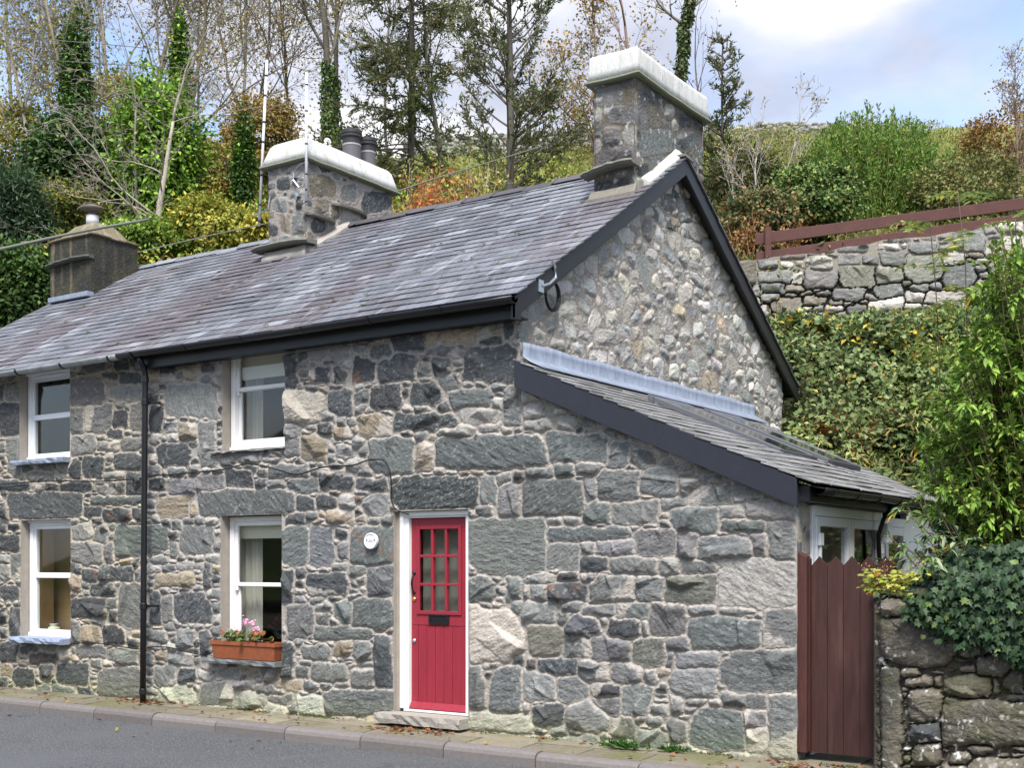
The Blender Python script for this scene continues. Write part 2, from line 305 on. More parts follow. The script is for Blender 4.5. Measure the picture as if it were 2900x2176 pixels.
def field_mesh(mb, fn, U, V, keep, C):
    """grid to quads; fn maps (U,V) arrays to xyz; keep is a face mask"""
    nv, nu = U.shape; X = fn(U, V).reshape(-1, 3); idx = np.arange(nu * nv).reshape(nv, nu)
    q = np.stack([idx[:-1, :-1], idx[:-1, 1:], idx[1:, 1:], idx[1:, :-1]], -1)[keep]
    used = np.zeros(nu * nv, bool); used[q.ravel()] = True; mp_ = np.cumsum(used) - 1
    mb.add(X[used], mp_[q], c=C.reshape(-1, 3)[used])
# ------------------------------------------------------------------ stones read off the photograph (boxes in photo pixels, per survey window)
ST4 = """445,720,655,870m 625,685,740,725d 750,680,885,745d 695,760,880,850m 660,730,735,755t 445,890,520,1045m 530,880,695,1040m 710,915,795,1020d 815,865,905,1045m
0,870,118,1070d 45,740,120,850m 0,765,30,850d 50,1080,125,1320m 455,1065,605,1195m 615,1110,740,1165m 765,1080,900,1160m 440,1215,500,1330d 515,1210,650,1330d 720,1185,895,1275d
655,1300,785,1335m 180,1305,345,1355m 790,1310,905,1430d 690,1360,780,1435m 385,1360,570,1415d 290,1370,365,1410d 0,1355,190,1410d 65,1440,510,1590d 575,1455,900,1500g 530,1520,630,1580d
645,1525,820,1610d 835,1535,905,1600d 0,1510,50,1590d 1005,630,1100,690d 1160,625,1220,725t 1270,570,1345,675d 1015,695,1085,735l 1040,750,1355,955m 945,870,1025,1040d 1020,985,1105,1045g
1125,985,1225,1095t 1250,985,1345,1250m 990,1135,1195,1265d 1080,770,1155,800t 1790,570,1870,765d 1780,800,2000,990p 1770,1010,1870,1205m 1900,1070,2035,1215t 1945,500,2170,590m
1950,650,2060,740d 2080,630,2170,740d 2065,790,2212,935d 1650,1210,1740,1240m 1690,1255,1930,1330g 1410,1290,1575,1390d 1240,1310,1395,1430m 1070,1345,1240,1430m 940,1335,1035,1410d
2010,1290,2212,1405d 1810,1350,2000,1425g 1680,1360,1785,1395m 1260,1410,1825,1560g 1860,1450,1970,1540d 1990,1450,2110,1520d 2130,1450,2212,1515l 1000,1460,1190,1580t 1195,1500,1240,1570t
2050,1540,2212,1620t 2110,1130,2212,1210m 2105,1020,2205,1100t"""
ST5 = """255,430,440,545d 455,410,535,505t 550,385,760,485t 785,375,855,460l 935,350,1010,455d 115,510,245,600g 160,565,395,715d 10,600,140,745d 400,625,475,705m 500,580,600,690d 550,690,665,780m
710,515,1035,735d 120,760,300,905d 370,740,545,875d 620,780,865,890g 955,770,1050,1015m 680,900,900,985l 45,945,230,1090t 275,935,640,1035d 535,1020,745,1090l 800,1005,905,1050l
390,1110,510,1290t 110,1100,385,1300g 535,1075,1205,1275g 1220,1055,1600,1225g 1075,870,1180,960l 1080,975,1230,1030l 1295,950,1415,1035l 1435,960,1530,1020m 1600,1110,1730,1265g
1745,1170,1890,1275g 1560,1030,1680,1085m 30,1340,210,1405d 250,1330,770,1525d 795,1325,885,1495g 925,1360,1050,1580m 1080,1265,1235,1335g 1270,1250,1385,1325g 1400,1235,1570,1310g
1065,1355,1440,1580g 1450,1345,1525,1470m 1530,1295,1785,1475g 1800,1280,2025,1455g 2050,1335,2180,1435m 1450,1490,1610,1625g 1625,1490,1900,1615m 1935,1475,2075,1530m 2120,1385,2212,1500g
1865,1555,1930,1630m"""
ST8 = """0,150,250,370g 90,400,250,580g 0,600,250,800g 0,810,135,860m 0,870,110,985m 150,840,240,1150d 0,1035,125,1160m -170,1175,260,1330g 725,100,1205,420g 1220,150,1725,225g 1215,260,1410,405m
1430,245,1525,300m 1535,230,1755,315m 1780,170,2020,325m 2040,180,2145,345m 1430,340,1600,425d 1615,340,1905,435m 1925,360,2055,450l 2065,375,2212,440m 2170,205,2320,350m 725,450,885,595g
955,455,1050,610g 1075,445,1255,500m 1280,435,1410,485d 1435,440,1530,505m 1215,505,1475,610d 1110,520,1215,620m 1065,525,1105,600m 1480,450,1770,610m 1780,465,1955,615m 1950,460,2290,640o
725,670,1080,990p 1075,620,1260,750m 1230,625,1305,665m 1320,620,1435,680m 1440,630,1640,700m 1645,625,1870,720g 1860,630,2080,830m 1290,685,1370,750g 1340,710,1535,835d 1600,715,1795,860d
1815,750,1855,835m 2105,710,2300,915g 2095,640,2200,690m 1105,770,1320,965o 1340,850,1475,960m 1500,850,1735,985m 1760,845,1950,1020o 1955,850,2110,920m 1975,935,2015,1025m 2030,935,2212,1030m
1090,985,1145,1040d 1165,975,1400,1080d 1415,990,1600,1110m 1610,1010,1805,1130m 1825,1050,1900,1130m 1915,1045,2240,1225m 725,1030,825,1275m 880,1025,1050,1330m 1065,1050,1260,1230m
1280,1090,1465,1245m 1505,1130,1670,1205d 1690,1140,1865,1320m 1885,1185,2055,1330m 1500,1225,1665,1335m 1065,1250,1115,1350m 1120,1255,1310,1410d 1350,1265,1600,1440m 1615,1345,1760,1470o
1775,1345,2070,1450m 2110,1255,2250,1480m 730,1310,1120,1430l 850,1040,910,1120l"""
ST9 = """0,30,285,165g 310,25,455,95m 330,105,585,175g 50,180,150,345m 180,200,505,345m 510,205,605,330m 620,120,775,345m 490,0,795,100l 70,375,385,440m 300,365,790,630w 260,470,340,530m
105,640,275,690m 310,650,525,700m 550,650,655,705m 120,710,545,915g 470,720,650,815m 600,650,790,910m 40,935,285,1030m 330,940,795,1190g 0,1050,270,1215m 330,1180,605,1285m 120,1260,460,1525g
630,1195,795,1585m 465,1290,595,1395m 0,1185,75,1320m 0,1360,90,1500m 480,1420,600,1550l"""
ST6 = """60,1335,190,1430m 205,1315,320,1380m 380,1365,580,1445m 480,1450,765,1580l 310,1525,455,1590m 125,1385,380,1500m"""
ST7 = """445,240,635,375m 655,265,720,370m 720,135,1045,330g 0,115,40,185d 45,130,120,170d 0,195,115,300d 70,320,125,475m 0,330,60,370m 5,380,60,480m 515,415,610,485d 640,395,840,480d 850,420,890,485m
445,450,505,555t 0,515,115,615d 575,505,720,580d 455,590,665,715d 745,510,905,775m 675,600,735,655m 690,670,735,735d 65,650,125,840d 0,660,40,760d 440,740,500,875m 520,765,625,870t
650,775,780,885d 805,850,865,905d 0,780,40,845d 0,870,115,1000d 485,890,655,965m 725,910,860,1005m 680,910,715,980m 190,945,350,1000d 250,1010,330,1105d 75,1035,215,1150d 10,1010,70,1085t
360,1010,545,1150d 620,1030,910,1210m 500,980,615,1030m 1130,150,1340,330m 1065,175,1115,220d 1070,240,1115,335m 1115,375,1270,415l 975,440,1215,520t 1285,375,1325,525d 1105,560,1325,750d
945,560,1010,770d 1030,580,1080,740m 1120,795,1215,900m 1260,810,1325,1040d 1060,940,1205,1000m 975,940,1050,985t 970,1030,1090,1150m 1375,1045,1505,1100m 1470,1110,1595,1165m 1610,1150,1780,1200m
1730,1115,1900,1170t 1000,1160,1220,1255l 1260,1130,1450,1260m 1480,1180,1670,1290l 1690,1200,1830,1250m 1870,1200,2020,1330l 1770,155,1945,375g 1935,150,2090,375g 1925,435,2175,580d
2100,160,2175,220d 2130,245,2180,355m 1765,410,1835,620d 1800,640,1965,850m 2095,610,2212,760g 1985,690,2060,755g 1985,775,2330,845g 1900,890,2060,970m 2100,870,2212,960t 1775,885,1845,1090d
1960,1005,2165,1110m 1560,1050,1640,1090t"""
fac_stones = []
for txt, ox, oy in ((ST9, 1900, 1426), (ST4, 0, 750), (ST7, 0, 1426), (ST5, 1000, 750), (ST8, 1000, 1426), (ST6, 1900, 750)):
    for tk in txt.split():
        x0, y0, x1, y1 = [float(a) for a in tk[:-1].split(',')]; uu = (ox + x0 / 2.212, ox + x1 / 2.212); vv = (oy + y0 / 2.212, oy + y1 / 2.212)
        q = [onY(uu[0], vv[1]), onY(uu[1], vv[1]), onY(uu[1], vv[0]), onY(uu[0], vv[0])]
        fac_stones.append((np.array([(p[0], p[2]) for p in q]), tk[-1]))
# stones beyond the left edge of the photograph are filled in freely
FX0, FX1, FZ0, FZ1, RES = -10.6, 2.80, -0.20, 4.10, 0.0115
snap = lambda x, o: o + round((x - o) / RES) * RES
PARTY = -5.45
def opening(a, b, c, d):
    return tuple([snap(onY(a, b)[0], FX0), snap(onY(c, d)[0], FX0), snap(onY(c, d)[2], FZ0), snap(onY(a, b)[2], FZ0)])
OPS = {'lu': (snap(-7.95, FX0), snap(-6.88, FX0), snap(2.87, FZ0), snap(4.06, FZ0)), 'll': opening(59, 1475, 199, 1815), 'ru': (snap(-4.09, FX0), snap(-3.10, FX0), snap(2.80, FZ0), snap(4.02, FZ0)),
       'rl': opening(626, 1462, 798, 1879), 'door': (snap(-1.555, FX0), snap(-0.59, FX0), snap(0.0, FZ0), snap(2.07, FZ0))}
LEAN = lambda x: 3.40 - 0.4345 * x     # underside line of the lean-to bargeboard (X > 0)
ROOFZ = lambda y: 4.08 + 0.633 * (y + 0.25)
def fac_top(u): return np.where(u < 0.02, 4.12, LEAN(u) + 0.02)
def fac_inside(u, v):
    ok = v < fac_top(u) - 0.05
    for x0, x1, z0, z1 in OPS.values(): ok &= ~((u > x0 - 0.03) & (u < x1 + 0.03) & (v > z0 - 0.03) & (v < z1 + 0.03))
    return ok
U, V, H, C = stonework(FX0, FX1, FZ0, FZ1, RES, fac_stones, 11, [(0.28, 0.6), (0.21, 1.0), (0.16, 1.7), (0.115, 2.4), (0.08, 2.4), (0.055, 1.6)], inside=fac_inside, gap=0.004, alias=(1.2, 3.2), rotj=0.14, round_=0.005, grow=0.02, joint=0.0075, deep=0.008,
                       tones={'m': 4, 'l': 2.4, 'g': 2, 'd': 1.8, 't': 0.9})
# the left cottage is pointed with yellower mortar, and the foot of the wall is green with algae
foot = ss(V + 0.12 * fbm(U / 0.3, V / 0.3, 77, 3), 0.26, 0.0)[..., None] * 0.35
C = C * (1 - foot) + C * np.array((0.85, 0.95, 0.5)) * foot
lf = ss(U, PARTY + 0.02, PARTY - 0.02)[..., None]; C = C * (1 - lf) + C * np.array((1.03, 1.01, 0.94)) * lf
fadeH = np.ones_like(H); uc = 0.25 * (U[1:, 1:] + U[:-1, :-1] + U[1:, :-1] + U[:-1, 1:]); vc = 0.25 * (V[1:, 1:] + V[:-1, :-1] + V[1:, :-1] + V[:-1, 1:]); keep = vc < fac_top(uc)
for x0, x1, z0, z1 in OPS.values():
    dx = np.maximum(np.maximum(x0 - U, U - x1), np.maximum(z0 - V, V - z1)); fadeH = np.minimum(fadeH, ss(dx, -0.001, 0.035)); keep &= ~((uc > x0) & (uc < x1) & (vc > z0) & (vc < z1))
fadeH = np.minimum(fadeH, ss(FX1 - U, 0, 0.03)); Hf = H * fadeH
wob = 0.03 * (fbm(U / 1.5, V / 1.5, 91, 2) - 0.5) * fadeH
facfn = lambda U, V: np.stack([U, -(Hf + wob), V], -1)
# ------------------------------------------------------------------ the two cottages of the terrace
cot = thing('stone_cottage', (-1.3, 0, -0.12), 'grey rubble stone end cottage with red front door, slate roof and side lean-to', 'cottage')
nbr = thing('stone_cottage', (-8.0, 0, -0.12), 'left hand stone cottage adjoining, with grey gutter and pebble-dashed chimney', 'cottage')
for par, sel in ((cot, uc >= PARTY), (nbr, uc < PARTY)):
    mb = MB(); field_mesh(mb, facfn, U, V, keep & sel, C); fw_ = build('front_wall', mb, M['stone'], par)
    if par is cot: fwall = fw_
    else: nwall = fw_
def reveal(op, par, depth=0.2, mt='mortar'):
    x0, x1, z0, z1 = OPS[op]; mb = MB(); n = 14; g = np.linspace(0, 1, n)
    def strip(p0, p1, d):   # p0->p1 along the edge, facing into the opening
        e = np.array([np.array(p0) + (np.array(p1) - p0) * t for t in g]); mb2 = []
        rr = np.random.RandomState(3)
        for k, y in enumerate((0.0, 0.03, depth)): mb2.append(np.stack([e[:, 0], np.full(n, y), e[:, 1]], 1))
        v = np.vstack(mb2); q = []
        for k in range(2):
            for i in range(n - 1): q.append((k * n + i, k * n + i + 1, (k + 1) * n + i + 1, (k + 1) * n + i))
        mb.add(v, q)
    strip((x0, z1), (x0, z0), depth); strip((x1, z0), (x1, z1), depth); strip((x0, z0), (x1, z0), depth); strip((x1, z1), (x0, z1), depth)
    build('reveal', mb, M[mt], par)
for k in ('ru', 'rl', 'door'): reveal(k, fwall)
for k in ('lu', 'll'): reveal(k, nwall)
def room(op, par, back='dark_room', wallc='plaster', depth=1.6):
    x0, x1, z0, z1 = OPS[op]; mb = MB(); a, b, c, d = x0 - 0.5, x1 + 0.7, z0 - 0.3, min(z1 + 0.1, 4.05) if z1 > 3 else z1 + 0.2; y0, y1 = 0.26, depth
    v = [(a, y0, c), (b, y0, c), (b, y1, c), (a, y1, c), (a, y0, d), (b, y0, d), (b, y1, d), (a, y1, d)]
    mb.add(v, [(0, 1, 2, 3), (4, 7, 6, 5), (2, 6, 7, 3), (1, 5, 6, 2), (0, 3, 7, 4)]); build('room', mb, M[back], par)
    # splayed plaster jambs inside the wall thickness
    mb = MB(); zt = min(z1, 4.04)
    mb.add([(x0 + 0.02, 0.21, z0), (x0 + 0.02, 0.21, zt), (x0 - 0.14, 0.6, zt), (x0 - 0.14, 0.6, z0)], [(0, 1, 2, 3)]); mb.add([(x1 - 0.02, 0.21, z0), (x1 - 0.02, 0.21, zt), (x1 + 0.14, 0.6, zt), (x1 + 0.14, 0.6, z0)], [(0, 3, 2, 1)])
    mb.add([(x0 - 0.14, 0.6, z0 + 0.02), (x1 + 0.14, 0.6, z0 + 0.02), (x1, 0.21, z0 + 0.02), (x0, 0.21, z0 + 0.02)], [(0, 3, 2, 1)]); build('inner_jamb', mb, M[wallc], par)
def window(op, par, label, style):
    x0, x1, z0, z1 = OPS[op]; y = 0.12
    wd = bpy.data.objects.new('window', None); sc.collection.objects.link(wd); wd.parent = par; wd.matrix_parent_inverse = Matrix.Translation(-Vector(par['_w'])); wd['_w'] = (0, 0, 0); wd['label'] = label
    mb = MB(); gl = MB(); a = 0.065; bt = 0.12 if style == 'sash' else 0.10; tp = 0.09 if style == 'sash' else 0.10
    X0, X1, Z0, Z1 = x0 + 0.012, x1 - 0.005, z0 + 0.02, z1 - 0.01; zm = Z0 + (Z1 - Z0) * (0.56 if op == 'rl' else 0.60 if op == 'ru' else 0.50 if op == 'lu' else 0.53)
    if op == 'rl': zm = Z0 + (Z1 - Z0) * 0.52
    mb.box(X0, X0 + a, y, y + 0.11, Z0, Z1); mb.box(X1 - a, X1, y, y + 0.11, Z0, Z1); mb.box(X0 + a, X1 - a, y + 0.002, y + 0.108, Z1 - tp * 0.6, Z1); mb.box(X0 - 0.006, X1 + 0.002, y - 0.02, y + 0.09, Z0, Z0 + 0.05)
    i0, i1 = X0 + a, X1 - a
    if style == 'sash':
        yu, yl = y + 0.02, y + 0.055; st_ = 0.05
        for (za, zb, yy, tb, bb) in ((zm - 0.02, Z1 - tp * 0.6, yu, 0.05, 0.045), (Z0 + 0.05, zm + 0.02, yl, 0.045, 0.085)):
            mb.box(i0, i0 + st_, yy, yy + 0.035, za, zb); mb.box(i1 - st_, i1, yy, yy + 0.035, za, zb); mb.box(i0 + st_, i1 - st_, yy + 0.002, yy + 0.033, zb - tb, zb); mb.box(i0 + st_, i1 - st_, yy + 0.002, yy + 0.033, za, za + bb)
            gl.box(i0 + st_ - 0.005, i1 - st_ + 0.005, yy + 0.015, yy + 0.02, za + bb - 0.005, zb - tb + 0.005)
        for sx in (i0 + 0.012, i1 - 0.047): mb.box(sx, sx + 0.035, yu - 0.003, yu + 0.03, zm - 0.07, zm - 0.0205)
        mt = 'white_paint'
    else:
        yy = y + 0.02; s_ = 0.045
        mb.box(i0, i0 + s_, yy, yy + 0.06, Z0 + 0.05, Z1 - tp * 0.6); mb.box(i1 - s_, i1, yy, yy + 0.06, Z0 + 0.05, Z1 - tp * 0.6); mb.box(i0 + s_, i1 - s_, yy + 0.002, yy + 0.058, Z1 - tp * 0.6 - s_, Z1 - tp * 0.6); mb.box(i0 + s_, i1 - s_, yy + 0.002, yy + 0.058, Z0 + 0.05, Z0 + 0.05 + s_)
        mb.box(i0 + s_, i1 - s_, yy - 0.006, yy + 0.056, zm - 0.035, zm + 0.035); mb.box(X0 + 0.2, X1 - 0.25, y - 0.012, y - 0.0005, Z1 - 0.052, Z1 - 0.03)
        mb.box(X0 - 0.01, X1 + 0.004, y - 0.03, y - 0.0005, Z1 - 0.02, Z1 + 0.012)
        gl.box(i0 + s_ - 0.005, i1 - s_ + 0.005, yy + 0.02, yy + 0.026, Z0 + 0.05, zm - 0.03); gl.box(i0 + s_ - 0.005, i1 - s_ + 0.005, yy + 0.02, yy + 0.026, zm + 0.03, Z1 - 0.08)
        mt = 'upvc'
    build('frame', mb, M[mt], wd, bevel=0.006); build('pane', gl, M['glass'], wd)
    return wd, zm
w_ru, zm_ru = window('ru', cot, 'white sash window tucked under the black eaves', 'sash'); w_rl, zm_rl = window('rl', cot, 'white sash window with a flower trough on its sill', 'sash')
w_lu, _ = window('lu', nbr, 'white upper window with grey slate sill', 'casement'); w_ll, _ = window('ll', nbr, 'white lower window with a small vase inside', 'casement')
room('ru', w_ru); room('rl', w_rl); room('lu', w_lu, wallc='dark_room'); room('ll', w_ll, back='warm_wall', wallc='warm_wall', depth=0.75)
def panel(name, par, m_, x0, x1, y0, y1, z0, z1, **k):
    mb = MB(); mb.box(x0, x1, y0, y1, z0, z1); return build(name, mb, M[m_], par, **k)
x0, x1, z0, z1 = OPS['ru']; panel('roller_blind', w_ru, 'cloth', x0 + 0.05, x1 - 0.03, 0.236, 0.244, z1 - 0.36, z1 - 0.05)
x0, x1, z0, z1 = OPS['rl']; panel('roller_blind', w_rl, 'cloth', x0 + 0.05, x1 - 0.03, 0.236, 0.244, z1 - 0.26, z1 - 0.05)
def lit_jamb_panel(par, xa, xb, y, za, zb):
    mb = MB(); xs = np.linspace(xa, xb, 40); yy = y + 0.02 * np.sin(xs * 70) + 0.01 * np.sin(xs * 31); v = np.vstack([np.column_stack([xs, yy, np.full(40, z)]) for z in (za, zb)]); mb.add(v, [(i, i + 1, 41 + i, 40 + i) for i in range(39)]); build('pane_backing', mb, M['lit_jamb_panel'], par, smooth=True)  # pale pleated panel, added so the left jamb looks lit through the panes
x0, x1, z0, z1 = OPS['ru']; lit_jamb_panel(w_ru, x0 - 0.12, x0 + 0.30, 0.36, z0, z1 - 0.1)
x0, x1, z0, z1 = OPS['rl']; lit_jamb_panel(w_rl, x0 - 0.12, x0 + 0.28, 0.36, z0, z1 - 0.1)
def slab(name, par, x0, x1, yf, yb, z0, z1, m_, seed, c=(0.12, 0.125, 0.13)):
    """rough-edged stone slab"""
    rng = np.random.RandomState(seed); n = 16; mb = MB(); xs = np.linspace(x0, x1, n); rs = []
    for x in xs:
        j = rng.uniform(-0.012, 0.012, 6); rs.append([(x, yf + j[0], z0 + 0.006 + j[1] * 0.5), (x, yf - 0.006 + j[2], (z0 + z1) / 2), (x, yf + j[3], z1 - 0.004), (x, yb, z1), (x, yb, z0)])
    rs = np.array(rs); mb.rings(rs[:, ::-1], c=c); return build(name, mb, M[m_], par)
x0, x1, z0, z1 = OPS['ru']; slab('sill', w_ru, x0 - 0.16, x1 + 0.02, -0.045, 0.19, z0 - 0.012, z0 + 0.022, 'stone', 1, (0.2, 0.2, 0.19))
x0, x1, z0, z1 = OPS['rl']; SILLZ = z0 + 0.024; slab('sill', w_rl, x0 - 0.16, x1 + 0.03, -0.14, 0.19, z0 - 0.035, SILLZ, 'stone', 2, (0.15, 0.16, 0.165))
x0, x1, z0, z1 = OPS['lu']; slab('sill', w_lu, x0 - 0.02, x1 + 0.01, -0.12, 0.19, z0 - 0.05, z0 + 0.022, 'stone', 3, (0.2, 0.24, 0.3))
x0, x1, z0, z1 = OPS['ll']; slab('sill', w_ll, x0 - 0.03, x1 + 0.01, -0.17, 0.19, z0 - 0.055, z0 + 0.022, 'stone', 4, (0.25, 0.3, 0.4))
# ------------------------------------------------------------------ front door
x0, x1, z0, z1 = OPS['door']
door = bpy.data.objects.new('door', None); sc.collection.objects.link(door); door.parent = cot; door.matrix_parent_inverse = Matrix.Translation(-Vector(cot['_w'])); door['_w'] = (0, 0, 0); door['label'] = 'red half-glazed plank front door in a white frame'
a, b = -1.475, x1 - 0.005; fy = 0.06; mb = MB(); zb = 0.03
mb.box(a, a + 0.075, fy, fy + 0.12, zb, z1 - 0.008); mb.box(b - 0.075, b, fy, fy + 0.12, zb, z1 - 0.008); mb.box(a + 0.075, b - 0.075, fy + 0.002, fy + 0.118, z1 - 0.07, z1 - 0.008)
mb.box(a - 0.03, a + 0.02, fy - 0.02, fy - 0.0005, zb, z1 - 0.004); mb.box(b - 0.02, b + 0.004, fy - 0.02, fy - 0.0005, zb, z1 - 0.004); mb.box(a + 0.02, b - 0.02, fy - 0.018, fy - 0.0005, z1 - 0.05, z1 - 0.004)
mb.box(a, b, fy + 0.0, fy + 0.13, 0.0, zb - 0.002); build('frame', mb, M['white_paint'], door, bevel=0.006)
panel('door_jamb_mortar', fwall, 'mortar', x0, a - 0.032, 0.05, 0.2, 0.0, z1 - 0.002)
l0, l1, lz0, lz1 = a + 0.078, b - 0.078, zb + 0.005, z1 - 0.073; ly = fy + 0.045; lw = l1 - l0; lh = lz1 - lz0
g0, g1 = l0 + 0.095, l1 - 0.095; gz1 = lz1 - 0.10; gz0 = lz0 + lh * 0.505
mb = MB(); mb.box(l0, g0, ly, ly + 0.045, gz0, lz1); mb.box(g1, l1, ly, ly + 0.045, gz0, lz1); mb.box(g0, g1, ly + 0.001, ly + 0.044, gz1, lz1)
mb.box(l0, l1, ly, ly + 0.045, gz0 - 0.13, gz0)
npk = 5; mb.box(l0, l0 + 0.085, ly, ly + 0.045, lz0, gz0 - 0.132); mb.box(l1 - 0.085, l1, ly, ly + 0.045, lz0, gz0 - 0.132)
pw_ = (lw - 0.17) / npk
for i in range(npk): mb.box(l0 + 0.085 + i * pw_ + 0.0025, l0 + 0.085 + (i + 1) * pw_ - 0.0025, ly + 0.004, ly + 0.04, lz0, gz0 - 0.133)
mb.box(l0 + 0.085, l1 - 0.085, ly + 0.02, ly + 0.03, lz0, gz0 - 0.133)
mb.hexa([(l0, ly - 0.05, lz0), (l1, ly - 0.05, lz0), (l1, ly - 0.001, lz0), (l0, ly - 0.001, lz0), (l0, ly - 0.03, lz0 + 0.03), (l1, ly - 0.03, lz0 + 0.03), (l1, ly - 0.001, lz0 + 0.07), (l0, ly - 0.001, lz0 + 0.07)])
build('leaf', mb, M['red_paint'], door, bevel=0.004)
mb = MB()
mb.box(g0 - 0.02, g0 + 0.018, ly - 0.014, ly - 0.0005, gz0 - 0.02, gz1 + 0.02); mb.box(g1 - 0.018, g1 + 0.02, ly - 0.014, ly - 0.0005, gz0 - 0.02, gz1 + 0.02); mb.box(g0 + 0.018, g1 - 0.018, ly - 0.013, ly - 0.0005, gz1 - 0.015, gz1 + 0.02); mb.box(g0 + 0.018, g1 - 0.018, ly - 0.013, ly - 0.0005, gz0 - 0.02, gz0 + 0.02)
pwid = (g1 - g0) / 3; phei = (gz1 - gz0) / 3
for i in (1, 2): mb.box(g0 + i * pwid - 0.013, g0 + i * pwid + 0.013, ly - 0.01, ly + 0.035, gz0 + 0.02, gz1 - 0.015)
for i in (1, 2):
    for j in range(3): mb.box(g0 + j * pwid + (0.018 if j == 0 else 0.013), g0 + (j + 1) * pwid - (0.018 if j == 2 else 0.013), ly - 0.009, ly + 0.034, gz0 + i * phei - 0.014, gz0 + i * phei + 0.014)
build('glazing_bar', mb, M['red_paint'], door, bevel=0.005)
for i in range(3):
    for j in range(3):
        mb = MB(); mb.box(g0 + i * pwid + 0.004, g0 + (i + 1) * pwid - 0.004, ly + 0.018, ly + 0.022, gz0 + j * phei + 0.004, gz0 + (j + 1) * phei - 0.004); build('pane', mb, M['glass'], door)
panel('pane_backing', door, 'net', g0 - 0.05, g1 + 0.05, 0.24, 0.25, gz0 - 0.1, gz1 + 0.1); panel('hall', door, 'dark_room', x0 + 0.01, x1 - 0.01, 0.95, 1.0, 0, z1)  # net curtain behind the door panes
mb = MB(); lbx = (l0 + l1) / 2; lbz = gz0 - 0.065
mb.box(lbx - 0.13, lbx + 0.13, ly - 0.014, ly - 0.0005, lbz + 0.032, lbz + 0.052); mb.box(lbx - 0.13, lbx + 0.13, ly - 0.014, ly - 0.0005, lbz - 0.052, lbz - 0.032); mb.box(lbx - 0.13, lbx - 0.105, ly - 0.014, ly - 0.0005, lbz - 0.032, lbz + 0.032); mb.box(lbx + 0.105, lbx + 0.13, ly - 0.014, ly - 0.0005, lbz - 0.032, lbz + 0.032); mb.box(lbx - 0.1045, lbx + 0.1045, ly - 0.007, ly - 0.0005, lbz - 0.0315, lbz + 0.0315)
build('letter_box', mb, M['black_plastic'], door, bevel=0.003)
hz = lz0 + lh * 0.66; hx = l0 + 0.035
mb = MB(); mb.tube([(hx, ly - 0.004, hz + 0.10), (hx, ly - 0.03, hz + 0.07), (hx, ly - 0.045, hz), (hx, ly - 0.03, hz - 0.07), (hx, ly - 0.004, hz - 0.10)], [0.008, 0.008, 0.01, 0.008, 0.008], 8)
mb.lathe((hx, ly - 0.004, hz + 0.10), [(0.022, -0.003), (0.02, 0.004)], 12, 'y'); mb.lathe((hx, ly - 0.004, hz - 0.10), [(0.022, -0.003), (0.02, 0.004)], 12, 'y'); build('handle', mb, M['black_plastic'], door, smooth=True)
for zz, m_ in ((lz0 + lh * 0.575, 'brass'), (lz0 + lh * 0.355, 'steel')):
    mb = MB(); mb.lathe((hx + 0.005, ly - 0.005, zz), [(0.024, -0.004), (0.024, 0.002), (0.014, 0.012), (0.012, 0.014)], 16, 'y'); build('lock', mb, M[m_], door, smooth=True)
slab('doorstep', cot, x0 - 0.12, x1 + 0.02, -0.17, 0.14, -0.11, -0.004, 'stone', 9, (0.3, 0.28, 0.25))
# ------------------------------------------------------------------ gable wall
U, V, H, C = stonework(0.0, 6.72, 3.1, 6.3, 0.0115, [(np.array([(onX(1000 + x / 2.212, y / 2.212)[1:]) for x, y in ((2060, 1540), (2185, 1560), (2195, 1400), (2065, 1375))]), 'W'),
        (np.array([(onX(1000 + x / 2.212, y / 2.212)[1:]) for x, y in ((2030, 1330), (2130, 1380), (2130, 1260), (2025, 1230))]), 'm'), (np.array([(onX(1000 + x / 2.212, y / 2.212)[1:]) for x, y in ((1800, 1510), (1870, 1505), (1865, 1370), (1805, 1370))]), 'm')],
        23, [(0.26, 0.3), (0.20, 1.0), (0.155, 1.8), (0.125, 2.0), (0.09, 2.0), (0.06, 1.2)], mortar=(0.225, 0.2, 0.175), round_=0.012, bulge=(0.014, 0.026), facet=0.16, rotj=0.35, gap=0.004, grow=0.024, joint=0.009, tones={'P': 4, 'L': 6, 'T': 0.5, 'G': 3, 'W': 0.6},
        smear=0.15, alias=(1.2, 2.6), edge=0.016, tries=26000, inside=lambda u, v: v < np.minimum(ROOFZ(u), ROOFZ(6.8 - u)) - 0.06)
vc = 0.25 * (V[1:, 1:] + V[:-1, :-1] + V[1:, :-1] + V[:-1, 1:]); uc = 0.25 * (U[1:, 1:] + U[:-1, :-1] + U[1:, :-1] + U[:-1, 1:])
keep = vc < np.minimum(ROOFZ(uc), ROOFZ(6.8 - uc)) - 0.09; gw = 0.05 * (fbm(U / 1.2, V / 1.2, 33, 2) - 0.5); fd = ss(U, -0.001, 0.05); Hg = H * fd + gw * fd
mb = MB(); field_mesh(mb, lambda U, V: np.stack([Hg, U, V], -1), U, V, keep, C); gwall = build('gable_wall', mb, M['stone'], cot)
